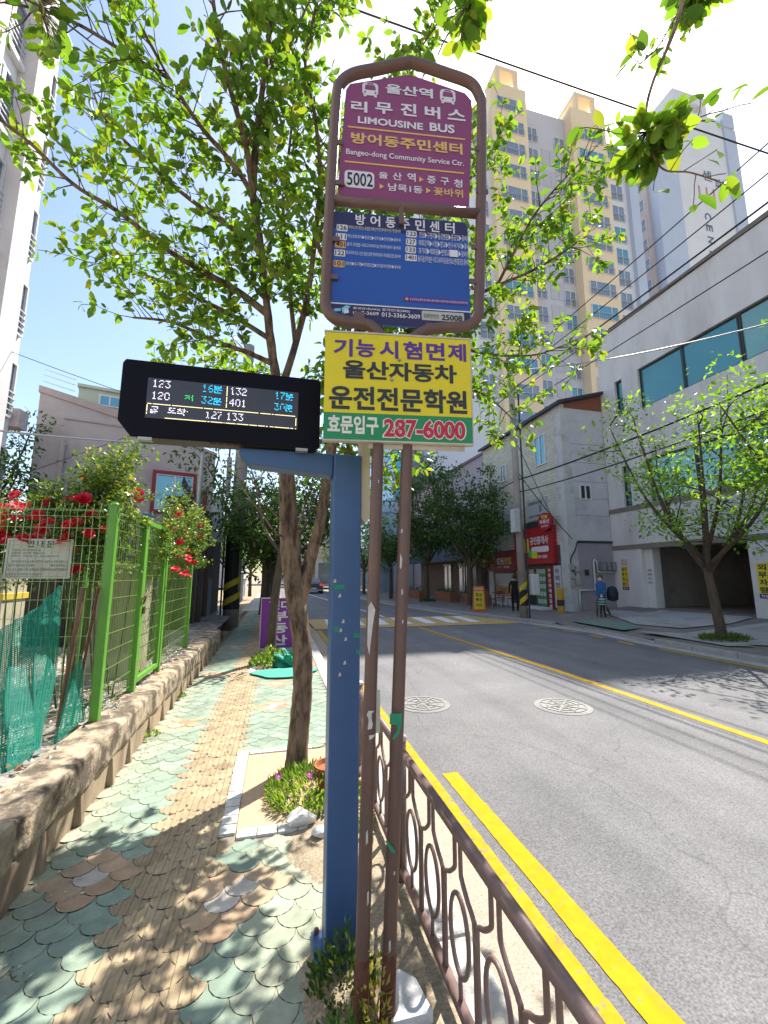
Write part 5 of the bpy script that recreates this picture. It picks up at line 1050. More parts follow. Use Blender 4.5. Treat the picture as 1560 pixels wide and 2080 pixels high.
# ================================================================ RIGHT SIDE
cconc = mat('fair_faced_concrete', (0.60, 0.58, 0.58), 0.9, 0.10, 1.6, 0.08, 40, stretch=(1, 1, .25), col2=(0.46, 0.435, 0.42), c2scale=0.9, c2lo=0.5, c2hi=0.75, detail=10)
cconc2 = mat('stained_ledge', (0.20, 0.17, 0.145), 0.9, 0.25, 5, 0.2, 40)
teal = glass('teal_facade_glass', (0.21, 0.37, 0.33), 0.5, 0.04); blueg = glass('blue_facade_glass', (0.10, 0.27, 0.29), 0.45, 0.06); darkfr = mat('dark_frame', (0.03, 0.035, 0.04), 0.5, 0.1)
FXc = 14.9
cb_ = thing('concrete_building', 'grey concrete building with teal ribbon windows over a dark car park entrance', 'building', (17, 8, 0))
yl, yr = 16.2, -14.0
def cbox(y0, y1, z0, z1, name='wall', x0=FXc, x1=FXc + 0.5, m=None): return MB().box(x0, x1, y0, y1, z0, z1).build(name, m or cconc, cb_)
# facade split round the openings (never a face over a face)
# band B (first floor): z 4.55..6.45, Y yr..13.95 ; slot windows Y 14.9..15.3
MB().box(FXc, FXc + .5, yr, yl, 2.82, 4.62).build('wall', cconc, cb_)
MB().box(FXc, FXc + .5, 13.95, 14.87, 4.62, 6.45).build('wall', cconc, cb_); MB().box(FXc, FXc + .5, 15.3, yl, 4.62, 6.45).build('wall', cconc, cb_)
MB().box(FXc, FXc + .5, yr, 14.87, 6.45, 8.7).build('wall', cconc, cb_); MB().box(FXc, FXc + .5, 15.3, yl, 6.45, 8.7).build('wall', cconc, cb_); MB().box(FXc, FXc + .5, 14.87, 15.3, 6.45, 8.85).build('wall', cconc, cb_)
MB().box(FXc, FXc + .5, 14.0, 14.87, 8.7, 10.5).build('wall', cconc, cb_); MB().box(FXc, FXc + .5, 15.3, yl, 8.7, 10.5).build('wall', cconc, cb_)
MB().box(FXc, FXc + .5, yr, yl, 10.5, 13.05).build('wall', cconc, cb_)
MB().box(FXc, FXc + .5, 14.65, yl, -0.1, 2.82).build('wall', cconc, cb_); MB().box(FXc, FXc + .5, yr, 10.45, -0.1, 2.82).build('wall', cconc, cb_)
MB().box(FXc + .5, 30, yr, yl - .01, 2.9, 13.0).build('core', cconc, cb_)
MB().box(FXc - .06, 30, yr, yl + .03, 13.051, 13.22).build('roof_edge', mat('dark_coping', (0.16, 0.13, 0.11), 0.7, 0.2, 5), cb_)
MB().box(FXc - .04, FXc - .001, yr, yl, 4.40, 4.60).build('ledge', cconc2, cb_); MB().box(FXc - .03, FXc - .001, yr, yl, 2.72, 2.92).build('ledge', cconc2, cb_)
def cwin(y0, y1, z0, z1, m, mull=()):
    f = MB(); x = FXc + .10; t = .05
    for a in ((y0, y1, z0, z0 + t), (y0, y1, z1 - t, z1), (y0, y0 + t, z0 + t, z1 - t), (y1 - t, y1, z0 + t, z1 - t)): f.box(x, x + .12, *a)
    for q in mull: f.box(x, x + .10, q - .05, q + .05, z0 + t, z1 - t)
    w_ = f.build('window', darkfr, cb_); MB().box(x + .05, x + .08, y0 + t, y1 - t, z0 + t, z1 - t).build('pane', m, w_)
cwin(9.9, 13.995, 8.72, 10.49, blueg, (12.0,)); cwin(yr, 9.88, 8.72, 10.49, teal, (7.9, 5.8, 3.5)); cwin(yr, 13.94, 4.64, 6.44, teal, (11.9, 9.4, 7, 4.5)); cwin(14.89, 15.28, 8.87, 10.49, blueg); cwin(14.89, 15.28, 5.2, 6.44, teal); cwin(14.89, 15.28, 4.64, 5.18, blueg)
# car park inside
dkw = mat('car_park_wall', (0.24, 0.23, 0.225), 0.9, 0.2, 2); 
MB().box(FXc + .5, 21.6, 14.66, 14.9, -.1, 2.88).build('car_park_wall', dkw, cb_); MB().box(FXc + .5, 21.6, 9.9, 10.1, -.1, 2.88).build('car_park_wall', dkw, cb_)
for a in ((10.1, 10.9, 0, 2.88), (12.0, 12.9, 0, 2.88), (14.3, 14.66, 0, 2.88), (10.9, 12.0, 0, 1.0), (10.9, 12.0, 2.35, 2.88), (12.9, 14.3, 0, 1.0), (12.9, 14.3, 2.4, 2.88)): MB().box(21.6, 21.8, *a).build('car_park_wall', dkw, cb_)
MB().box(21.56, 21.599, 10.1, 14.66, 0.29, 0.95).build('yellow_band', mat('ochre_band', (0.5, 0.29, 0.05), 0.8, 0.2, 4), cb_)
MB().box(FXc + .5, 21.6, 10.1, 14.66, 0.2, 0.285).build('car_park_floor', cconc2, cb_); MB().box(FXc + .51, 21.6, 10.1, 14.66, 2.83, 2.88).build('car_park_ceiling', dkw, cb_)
f = MB(); 
for a in ((12.9, 14.3, 1.0, 1.06), (12.9, 14.3, 2.34, 2.4), (12.9, 12.96, 1.06, 2.34), (14.24, 14.3, 1.06, 2.34), (13.57, 13.63, 1.06, 2.34)): f.box(21.62, 21.7, *a)
f.build('window', frm_w, cb_)
MB().box(25.0, 25.2, 9, 12.6, 0, 3.4).build('back_wall', mat('pale_pink_wall', (0.5, 0.4, 0.4), 0.8, 0.1), cb_)
MB().box(FXc + .15, FXc + .55, 14.25, 14.645, 0.2, 2.81).build('column', cconc, cb_)
# banners on the piers
def banner(name, label, y0, y1, z0, z1, cols2):
    B = Panel((FXc - .004, 0), -90); t = thing(name, label, 'banner', (FXc, (y0 + y1) / 2, z0)); mb = MB(); B.slab(mb, -y1, -y0, z0, z1, 0.0, 0.012, 0); B.slab(mb, -y1, -y0, z0 - .14, z0 - .001, 0, .012, 1); s_ = mb.build('sheet', [mat('yellow_vinyl', (0.66, 0.54, 0.03), 0.5, 0.05), mat('navy_vinyl', (0.03, 0.03, 0.16), 0.5, 0.05)], t); mb = MB(); w_ = (y1 - y0)
    for c_, (txt, m_) in enumerate(cols2):
        for k, ch in enumerate(txt):
            h_ = (z1 - z0) / 4; B.text(mb, ch, -y1 + w_ * (0.06 + .48 * c_), -y1 + w_ * (0.46 + .48 * c_), z1 - (k + .92) * h_, z1 - (k + .10) * h_, .0135, .03, m_)
    B.text(mb, '현슬아파트', -y1 + .05, -y0 - .05, z0 - .11, z0 - .03, .0135, .02, 2); mb.build('lettering', [blk, mat('red_vinyl', (0.5, 0.03, 0.04), 0.5, 0.05), white_t], s_)
p0 = atX(1262, 1152, FXc); p1 = atX(1278, 1192, FXc); banner('parking_banner', 'narrow yellow no parking banner on the left pier of the car park', p1.y, p0.y, p1.z, p0.z, (('외부차량', 0), ('주차금지', 1)))
p0 = atX(1536, 1148, FXc); banner('parking_banner', 'wider yellow no parking banner on the right pier at the picture edge', p0.y - 0.62, p0.y, 1.02, 1.98, (('외부차량', 0), ('주차금지', 1)))
B = Panel((FXc - .004, 0), -90)
mb = MB(); a = atX(1262, 1141, FXc); B.slab(mb, -a.y, -a.y + .33, a.z - .18, a.z + .1, 0, .01); tag(mb.build('notice', mat('pink_notice', (0.5, 0.38, 0.38), 0.6, 0.1), loc=(FXc, a.y, a.z)), 'small pale pink notice above the narrow yellow banner', 'notice')
BC = Panel((FXc + .146, 0), -90); mb = MB()
for k, ch in enumerate(('소화', '외부', '가스', '주의')): BC.text(mb, ch, -14.56, -14.36, 1.75 - k * .17, 1.86 - k * .17, .002, .02)
mb.build('lettering', blk, cb_)

# ---------------- white brick shop building
WX, WY = 12.6, 16.25
brick_w = mat('white_painted_brick', (0.46, 0.44, 0.37), 0.9, 0.1, 3, 0.1, 40)
_n = brick_w.node_tree; bt = _n.nodes.new('ShaderNodeTexBrick'); bt.inputs['Scale'].default_value = 1.0; bt.inputs['Brick Width'].default_value = 0.42; bt.inputs['Row Height'].default_value = 0.15; bt.inputs['Mortar Size'].default_value = 0.012
bt.inputs['Color1'].default_value = (0.58, 0.56, 0.48, 1); bt.inputs['Color2'].default_value = (0.48, 0.46, 0.38, 1); bt.inputs['Mortar'].default_value = (0.36, 0.34, 0.29, 1)
cx = _n.nodes.new('ShaderNodeSeparateXYZ'); cc = _n.nodes.new('ShaderNodeCombineXYZ'); ge = _n.nodes.new('ShaderNodeNewGeometry'); L(_n, ge.outputs['Position'], cx.inputs[0]); L(_n, cx.outputs[1], cc.inputs[0]); L(_n, cx.outputs[2], cc.inputs[1]); L(_n, cc.outputs[0], bt.inputs['Vector'])
L(_n, bt.outputs['Color'], _n.nodes['Principled BSDF'].inputs['Base Color'])
white_p = mat('white_panel_wall', (0.52, 0.50, 0.52), 0.85, 0.08, 1.5, 0.1, 40, col2=(0.43, 0.40, 0.42), c2scale=0.8); mauve = mat('mauve_wall', (0.29, 0.265, 0.29), 0.85, 0.1, 2)
wb = thing('shop_building', 'white brick corner building with red shop signs and mauve side wall', 'building', (14, 19, 0))
MB().box(WX, WX + .3, WY + .55, 24.0, 3.0, 9.6).build('brick_front', brick_w, wb); MB().box(WX, WX + .3, WY + .55, 24.0, -.12, 3.0).build('shop_wall', mat('dark_shop_wall', (0.10, 0.085, 0.075), 0.8, 0.2, 3), wb)
MB().box(WX + .3, 16.0, WY + .02, 24.0, -.12, 9.5).build('core', white_p, wb)
MB().box(WX - .03, WX + .45, WY - .03, WY + .549, -.12, 9.62).build('corner_pier', mat('white_plaster', (0.5, 0.49, 0.48), 0.85, 0.1, 3, col2=(0.38, 0.36, 0.34), c2scale=2), wb)
MB().box(WX + .451, 15.4, WY - .02, WY + .019, 3.15, 9.5).build('side_wall', white_p, wb); MB().box(WX + .451, 15.4, WY - .05, WY + .019, -.1, 3.05).build('side_wall', mauve, wb); MB().box(WX + .451, 15.4, WY - .10, WY + .018, 3.051, 3.149).build('ledge', darkfr, wb)
mb = MB()
for z in (4.3, 5.1, 5.9, 6.8, 7.7): mb.box(WX + .46, 15.2, WY - .024, WY - .0205, z, z + .02)
mb.build('panel_joint', mat('joint', (0.2, 0.18, 0.2), 0.9, 0.1), wb)
mb = MB(); mb.prism([(WX - .25, WY - .25, 9.55), (15.6, WY - .25, 10.45), (15.6, WY - .25, 10.6), (WX - .25, WY - .25, 9.7)], (0, 8.2, 0)); mb.build('roof', mat('dark_roof', (0.03, 0.03, 0.045), 0.6, 0.2), wb)
mb = MB(); mb.prism([(WX + .2, WY - .06, 9.45), (15.4, WY - .06, 9.45), (15.4, WY - .06, 10.36), (WX + .2, WY - .06, 9.64)], (0, .045, 0)); mb.build('gable_boards', mat('red_brown_boards', (0.22, 0.075, 0.04), 0.8, 0.35, 6, stretch=(6, 1, .3)), wb)
def fwin(y0, y1, z0, z1, wall='x', m=None):
    f = MB(); t = .05
    if wall == 'x':
        for a in ((y0, y1, z0, z0 + t), (y0, y1, z1 - t, z1), (y0, y0 + t, z0 + t, z1 - t), (y1 - t, y1, z0 + t, z1 - t), ((y0 + y1) / 2 - .03, (y0 + y1) / 2 + .03, z0 + t, z1 - t)): f.box(WX - .06, WX - .001, *a)
        w_ = f.build('window', frm_w, wb); MB().box(WX - .02, WX - .002, y0 + t, y1 - t, z0 + t, z1 - t).build('pane', m or gl_dark, w_)
    else:
        for a in ((z0, z0 + t), (z1 - t, z1)): f.box(y0, y1, WY - .08, WY - .021, *a)
        for a in ((y0, y0 + t), (y1 - t, y1), ((y0 + y1) / 2 - .03, (y0 + y1) / 2 + .03)): f.box(*a, WY - .08, WY - .021, z0 + t, z1 - t)
        w_ = f.build('window', frm_w, wb); MB().box(y0 + t, y1 - t, WY - .04, WY - .022, z0 + t, z1 - t).build('pane', darkfr, w_)
fwin(17.45, 18.35, 7.05, 8.6, 'x', gl_teal); fwin(21.2, 21.8, 7.0, 8.0, 'x'); fwin(13.35, 13.95, 5.05, 5.75, 'y')
MB().box(WX - .08, WX - .001, 17.5, 19.6, 3.7, 4.3).build('louvre_window', darkfr, wb)
FP = Panel((WX, 0), -90)       # u = -Y
def sign(name, label, poly, th, m, texts, cat='shop sign', off0=0.0, extra=None):
    ys_ = [-p_[0] for p_ in poly]; t = thing(name, label, cat, (WX - off0, -sum(p_[0] for p_ in poly) / len(poly), min(p_[1] for p_ in poly))); mb = MB(); FP.poly(mb, poly, off0 + .003, off0 + th); b_ = mb.build('panel', m, t); mb = MB()
    for (tx, u0, u1, z0, z1, mi) in texts: FP.text(mb, tx, u0, u1, z0, z1, off0 + th + .003, .03, mi)
    if extra: extra(mb, off0 + th)
    mb.build('lettering', [white_t, mat('yellow_letters', (0.7, 0.5, 0.05), 0.5, 0.05), blk, red_s], b_)
red_s = mat('red_sign', (0.36, 0.018, 0.025), 0.5, 0.08, 3); red_d = mat('dark_red_sign', (0.24, 0.02, 0.025), 0.5, 0.15, 3)
q = rrect(-20.3, -17.05, 2.15, 3.95, 0.02)
def ex(mb, o): FP.poly(mb, rrect(-18.75, -17.35, 2.72, 3.0, .1), o + .001, o + .004, 0); FP.slab(mb, -19.35, -18.95, 2.75, 3.45, o + .001, o + .004, 1)
sign('estate_agent_sign', 'large red estate agent sign on the white brick front', q, 0.25, red_s, [('공인중개사', -18.85, -17.35, 3.1, 3.5, 0), ('201-5844', -18.65, -17.45, 2.78, 2.94, 2), ('매도 매수 금전문', -18.5, -17.5, 2.42, 2.58, 0), ('현대', -20.1, -19.4, 2.7, 3.6, 0)], extra=ex)
sign('restaurant_sign', 'smaller dark red restaurant sign left of the large red sign', rrect(-23.3, -20.4, 1.85, 2.95, .02), 0.2, red_d, [('정원', -22.4, -21.6, 2.2, 2.6, 0), ('맛집', -21.55, -20.8, 2.2, 2.6, 1), ('구이 전문', -22.4, -21.0, 2.0, 2.12, 0)])
circ = [(-17.25 + .52 * math.cos(a), 4.12 + .42 * math.sin(a)) for a in [2 * math.pi * i / 28 for i in range(28)]]
sign('round_sign', 'round red projecting sign above the large red sign', circ, 0.12, red_s, [('한솔', -17.5, -17.0, 4.26, 4.44, 1), ('부동산', -17.62, -16.88, 4.02, 4.22, 0), ('201-5844', -17.5, -17.0, 3.86, 3.95, 0)], off0=0.35)
MB().tube([(WX, 17.25, 4.12), (WX - .36, 17.25, 4.12)], .03, 6).build('bracket', darkfr, wb)
circ = [(-23.75 + .42 * math.cos(a), 2.45 + .42 * math.sin(a)) for a in [2 * math.pi * i / 24 for i in range(24)]]
sign('round_sign', 'round dark sign at the far end of the white building', circ, 0.14, red_d, [('구이', -23.95, -23.55, 2.35, 2.6, 0)], off0=0.2)
sign('window_sign', 'pale grey lettered panel under the brick above the large red sign', rrect(-19.3, -17.6, 4.35, 5.45, .02), 0.06, mat('grey_sign', (0.36, 0.38, 0.38), 0.6, 0.1), [('공인중개사사무소', -19.1, -17.9, 5.15, 5.32, 2), ('상담실무료', -18.2, -18.0, 4.7, 5.1, 2), ('아파트주택상가', -19.1, -17.9, 4.5, 4.62, 2)])
sign('white_banner', 'white vertical banner with dark blue Korean letters at the corner', rrect(-17.35, -16.85, 0.12, 2.05, .01), 0.05, mat('white_sheet', (0.52, 0.52, 0.54), 0.6, 0.05), [(ch, -17.25, -16.97, 1.66 - k * .32, 1.92 - k * .32, 2) for k, ch in enumerate('아리인력')] + [('☎ 상담', -17.25, -16.97, .35, .45, 2)], cat='banner')
sign('red_strip', 'narrow red vertical strip sign beside the shop door', rrect(-17.85, -17.55, 0.05, 2.05, .01), 0.05, red_s, [(ch, -17.8, -17.6, 1.75 - k * .24, 1.92 - k * .24, 0) for k, ch in enumerate('부동산매매전월세')], cat='banner')
# shop windows
MB().box(WX - .05, WX - .001, 20.9, 22.9, 0.5, 1.85).build('shop_window', glass('grey_shop_glass', (0.25, 0.27, 0.27), 0.5, 0.1), wb)
MB().box(WX - .12, WX - .051, 21.0, 22.7, 0.45, 0.95).build('menu_panel', mat('menu_panel', (0.42, 0.25, 0.06), 0.6, 0.5, 6, col2=(0.3, 0.05, 0.03), c2scale=5), wb)
for k, c_ in enumerate(((0.45, 0.42, 0.4), (0.35, 0.3, 0.28))): MB().box(WX - .12, WX - .051, 21.0 + .9 * k, 21.8 + .9 * k, 0.1, 0.44).build('price_panel', mat('price_panel%d' % k, c_, 0.6, 0.3, 9), wb)
MB().box(WX - .06, WX - .001, 20.8, 23.0, 1.7, 1.95).build('shop_awning', red_d, wb); MB().box(WX - .08, WX - .001, 23.1, 23.6, -.1, 1.9).build('white_pillar', white_p, wb)
MB().box(WX - .05, WX - .001, 18.95, 20.6, 0.0, 1.9).build('shop_window', glass('dark_shop_glass', (0.1, 0.11, 0.11), 0.5, 0.1), wb)
f = MB(); f.box(WX - .05, WX - .001, 17.95, 18.75, 0.1, 1.9, 0)
for k in range(5): f.box(WX - .055, WX - .0505, 17.98, 18.72, 0.15 + k * .36, 0.2 + k * .36, 1)
for k in range(5):
    for j in range(3): f.box(WX - .058, WX - .0505, 18.02 + j * .24, 18.22 + j * .24, 0.24 + k * .36, 0.46 + k * .36, 2)
f.build('listing_window', [mat('dark_green_glass', (0.03, 0.1, 0.05), 0.4, 0.1), mat('green_shelf', (0.08, 0.32, 0.06), 0.6, 0.1), mat('paper_card', (0.42, 0.45, 0.44), 0.7, 0.1)], wb)
MB().box(WX - .7, WX - .001, 17.6, 24.0, -.02, 0.10).build('doorstep', cconc, wb, bevel=0.02)
# meters and pipes on the side wall
pw = mat('white_pipe', (0.5, 0.5, 0.5), 0.5, 0.08)
def pipe(pts, r_=.045): MB().tube(pts, r_, 8).build('gas_pipe', pw, wb, smooth=True)
y_ = WY - .12
pipe([(WX + .3, y_, .95), (WX + 1.15, y_, .95), (WX + 1.15, y_, 2.2), (WX + 1.2, y_, 2.3), (WX + 1.3, y_, 2.2), (WX + 1.32, y_, 1.75), (15.0, y_, 1.75)]); pipe([(WX + .3, y_, .95), (WX + .3, y_, .1)])
for k in range(4): MB().box(14.1 + k * .27, 14.3 + k * .27, WY - .25, WY - .06, 1.82, 2.2).build('gas_meter', mat('meter_grey', (0.22, 0.22, 0.24), 0.6, 0.2), wb)
for k, (x, z) in enumerate(((12.45, 2.0), (12.45, 1.62), (12.45, 1.25), (12.75, 1.9), (12.75, 1.35))): MB().box(x, x + .22, WY - .2, WY - .06, z - .16, z + .1).build('electric_meter', mat('meter_pale%d' % k, (0.36, 0.35, 0.33), 0.6, 0.2), wb, bevel=0.02)
MB().box(13.3, 13.5, WY - .1, WY - .051, 1.6, 1.85).build('vent', darkfr, wb)
MB().tube(smoothpath([(13.0, WY - .1, 3.1), (12.8, WY - .15, 2.7), (12.55, WY - .15, 2.3), (12.6, WY - .15, 1.9), (12.75, WY - .15, 1.6)], 5), .03, 6).build('service_cable', darkfr, wb)
# ---------------- street furniture on the right pavement
up_ = striped_pole('utility_pole', (9.15, 14.6, 0), 10.5, 0.158, 'concrete utility pole carrying the cables across the road', None, (0.45, 1.1), 1.05, -0.1)
MB().box(8.75, 9.0, 14.3, 14.6, 3.25, 4.15).build('cabinet_box', mat('white_box', (0.42, 0.42, 0.43), 0.6, 0.06), up_, bevel=.01)
MB().tube([(9.33, 14.5, 0), (9.31, 14.5, 9)], .035, 6).build('conduit', darkfr, up_); 
mb = MB(); SP = Panel((9.35, 14.4), 10); SP.slab(mb, 0, .14, 2.28, 2.55, 0, .02, 0); SP.slab(mb, .145, .42, 2.25, 2.52, 0, .02, 1); mb.build('warning_plate', [mat('green_plate', (0.03, 0.35, 0.1), 0.5, 0.05), mat('yellow_plate', (0.6, 0.48, 0.03), 0.5, 0.05)], up_)
MB().box(9.4, 9.75, 14.35, 14.6, 0.85, 1.65).build('meter_case', mat('white_case', (0.5, 0.5, 0.5), 0.5, 0.05), up_, bevel=.05)
mb = MB(); b_ = Vector((11.9, 16.1, 0)); mb.lathe(b_, [(.15, 0), (.15, .95), (.155, 1.0), (.12, 1.06)], 14, 0); mb.lathe(b_, [(.152, .3), (.156, .3), (.156, .55), (.152, .55)], 14, 1); tag(mb.build('bollard', [mat('orange_yellow', (0.5, 0.28, 0.02), 0.5, 0.1), darkfr], loc=b_), 'fat orange yellow bollard at the corner of the white building', 'bollard')
# A-frame sign
af = thing('a_frame_sign', 'orange framed yellow A-frame sign on the pavement edge', 'sign board', (8.75, 17.5, 0)); AP = Panel((8.45, 17.6), -12)
mb = MB(); AP.poly(mb, [(0, 0), (.62, 0), (.56, 1.12), (.06, 1.12)], 0, .03, 0); pnl = mb.build('panel', [mat('orange_frame', (0.5, 0.12, 0.03), 0.5, 0.1)], af); mb = MB(); AP.poly(mb, [(.07, .1), (.55, .1), (.51, .9), (.10, .9)], .031, .034, 0); AP.text(mb, '맛집식당', .12, .5, .94, 1.06, .034, .02, 1); AP.text(mb, '점심', .16, .45, .66, .82, .036, .03, 2); AP.text(mb, '특선', .16, .45, .44, .6, .036, .03, 2); AP.text(mb, '영업중', .16, .45, .22, .36, .036, .03, 3); mb.build('lettering', [mat('yellow_face', (0.6, 0.48, 0.03), 0.5, 0.05), white_t, blk, red_s], pnl)
for u in (.05, .57): MB().tube([AP.pt(u, 1.08, -.01), AP.pt(u, 0, -.5)], .018, 6).build('leg', darkfr, af)
# cafe table and chairs
redp = mat('dark_red_plastic', (0.16, 0.02, 0.03), 0.5, 0.1)
def table(label, c):
    t = thing('cafe_table', label, 'table', c); c = Vector(c); MB().box(c.x - .3, c.x + .3, c.y - .3, c.y + .3, .70, .73).build('table_top', redp, t)
    for sx in (-.25, .25):
        for sy in (-.25, .25): MB().tube([c + Vector((sx, sy, 0)), c + Vector((sx, sy, .7))], .015, 6).build('leg', pw, t)
table('dark red cafe table outside the restaurant', (10.9, 19.6, 0)); 
def chair(c, rz_, m):
    t = bpy.data.objects.new('cafe_chair', None); C.objects.link(t); t.location = (0, 0, 0)
    MB().box(-.2, .2, -.2, .2, .43, .46).build('seat', m, t); mb = MB(); mb.tube(smoothpath([(-.2, .19, .45), (-.2, .22, .8), (0, .24, .92), (.2, .22, .8), (.2, .19, .45)], 5), .014, 6); mb.box(-.15, .15, .20, .22, .62, .8); mb.build('backrest', m, t)
    for sx in (-.17, .17):
        for sy in (-.17, .17): MB().tube([(sx, sy, .43), (sx * 1.15, sy * 1.15, 0)], .013, 6).build('leg', darkfr, t)
    t.location = c; t.rotation_euler = (0, 0, rz_); return t
c0 = chair((10.3, 19.3, 0), 1.4, redp); tag(c0, 'dark red cafe chair left of the cafe table', 'chair', 'chairs outside the restaurant')
c1 = dup(c0, (11.45, 19.2, 0), 'dark red cafe chair right of the cafe table nearest the man in black', -1.2); c2 = dup(c0, (11.3, 20.3, 0), 'dark red cafe chair behind the cafe table against the shop window', 2.8)
# planters and small far furniture
brk = mat('orange_brick', (0.25, 0.10, 0.055), 0.9, 0.3, 14, 0.2, 50)
def planter(y0, y1, x, label, seed):
    t = thing('brick_planter', label, 'planter', (x, y0, 0), 'brick planters along the far pavement'); MB().box(x, x + .55, y0, y1, 0, 0.55).build('box', brk, t, bevel=.01); lv = Leaves(False)
    for _ in range(260): lv.add(Vector((x + random.uniform(.05, .5), random.uniform(y0 + .1, y1 - .1), .55 + abs(random.gauss(0, .16)))), rdir() + Vector((0, 0, .5)), Vector((0, 0, 1)) + rdir(), random.uniform(.06, .12), random.randrange(5))
    lv.build('shrub', dark_leaf_m, t, pal=PALD)
planter(20.8, 23.4, 10.6, 'orange brick planter nearest the A-frame sign', 1); planter(24.0, 26.6, 10.1, 'orange brick planter between the two far street trees', 2); planter(27.4, 30.5, 9.3, 'orange brick planter farthest along the right pavement', 3)
mb = MB(); mb.tube([(10.9, 23.5, 0), (10.9, 23.5, 3.6)], .05, 8); mb.lathe((10.9, 23.5, 3.6), [(.3, 0), (.32, .05), (.1, .18)], 12); tag(mb.build('street_lamp', darkfr, loc=(10.9, 23.5, 0)), 'thin dark street lamp with flat head before the dark canopy', 'street lamp')
# ================================================================ TOWERS AND FAR BUILDINGS
orange = mat('orange_render', (0.76, 0.62, 0.43), 0.85, 0.05, 0.3); greyt = mat('pale_grey_render', (0.52, 0.51, 0.55), 0.85, 0.05, 0.3); whitet = mat('white_tower_render', (0.66, 0.67, 0.70), 0.85, 0.05, 0.3); bluet = mat('blue_grey_render', (0.46, 0.52, 0.64), 0.85, 0.05, 0.3); railt = mat('balcony_rail', (0.36, 0.36, 0.38), 0.6, 0.05)  # tower wall colours paled to imitate the veil of sun flare
glt = glass('tower_glass', (0.24, 0.29, 0.35), 0.3, 0.15); gltb = glass('tower_glass_blue', (0.13, 0.32, 0.42), 0.3, 0.15)
tw = thing('apartment_tower', 'orange and white apartment tower with rows of railed windows', 'building', (36, 44, 0))
TY = 42.0
def strip(x0, x1, y, z1, m, name='wall', dep=8): return MB().box(x0, x1, y, y + dep, 0, z1).build(name, m, tw)
strip(16.0, 25.1, TY + .8, 60.5, whitet); strip(25.1, 30.45, TY, 67.3, orange); strip(30.451, 37.5, TY + 1.3, 66.3, greyt); strip(37.501, 43.2, TY, 67.0, orange); strip(43.201, 46.8, TY + .9, 63.5, whitet); strip(46.801, 48.3, TY + .3, 62.5, bluet)
for x0, x1, z in ((26.2, 29.5, 67.3), (38.6, 42.0, 67.0)):
    mb = MB(); mb.box(x0, x0 + .5, TY + .2, TY + .7, z, z + 2.6); mb.box(x1 - .5, x1, TY + .2, TY + .7, z, z + 2.6); mb.box(x0, x1, TY + .2, TY + 4, z + 2.61, z + 3.2); mb.build('roof_frame', orange, tw)
FLH = 3.4; protos = {}
def twin(kind, wd, ht, xs, y, z, parent, top):
    key = (kind, wd)
    if key not in protos:
        f = MB(); t = .07; n_ = {'wide': (0.25, 0.75), 'pair': (0.5,), 'tall': (0.5,)}[kind]
        f.box(-wd / 2, wd / 2, -.12, -.002, 0, t); f.box(-wd / 2, wd / 2, -.12, -.002, ht - t, ht); f.box(-wd / 2, -wd / 2 + t, -.12, -.002, t, ht - t); f.box(wd / 2 - t, wd / 2, -.12, -.002, t, ht - t)
        for q in n_: x = -wd / 2 + wd * q; f.box(x - .05, x + .05, -.12, -.002, t, ht - t)
        f.box(-wd / 2, wd / 2, -.22, -.19, ht * .42, ht * .46, 1)
        k = int(wd / .3)
        for i in range(k + 1): x = -wd / 2 + wd * i / k; f.box(x - .018, x + .018, -.215, -.195, .0, ht * .42, 1)
        o = f.build('window', [frm_w, railt], parent); g = MB(); g.box(-wd / 2 + t, wd / 2 - t, -.05, -.003, t, ht - t); p_ = g.build('pane', glt, o)
        for q_ in (o, p_):                                                        # local coordinates: undo the root offset
            for v in q_.data.vertices: v.co += Vector(root_loc(parent))
        protos[key] = o
        o.location = Vector((xs, y, z)) - Vector(root_loc(parent)); return o
    o = protos[key].copy(); C.objects.link(o); o.parent = parent; o.location = Vector((xs, y, z)) - Vector(root_loc(parent))
    c = protos[key].children[0].copy(); C.objects.link(c); c.parent = o
    if random.random() < .3: c.data = gl_variant(c.data)
    return o
_gv = {}
def gl_variant(me):
    if me.name not in _gv: m2 = me.copy(); m2.materials[0] = gltb; _gv[me.name] = m2
    return _gv[me.name]
for k in range(1, 18):
    z = 65.6 - k * FLH
    if z < 7: break
    twin('wide', 3.9, 2.0, 27.9, TY, z + 0.9, tw, 0); twin('wide', 4.1, 2.0, 40.45, TY, z - .3, tw, 0)
    twin('pair', 1.7, 2.3, 31.9, TY + 1.3, z - 1.2, tw, 0)
    if k < 16: twin('pair', 1.7, 2.3, 36.3, TY + 1.3, z - 1.7, tw, 0)
    twin('pair', 2.0, 2.5, 45.0, TY + .9, z - .9, tw, 0)
    if k < 13: twin('pair', 1.8, 2.3, 23.6, TY + .8, z - 1.6, tw, 0)
mb = MB()
for k in range(1, 18):
    z = 62.55 - k * FLH - 1.3
    for x in (33.4, 34.6): mb.box(x, x + 1.0, TY + 1.24, TY + 1.298, z, z + 2.5); 
mb.build('balcony_panels', mat('pale_panel', (0.46, 0.46, 0.50), 0.8, 0.05), tw)
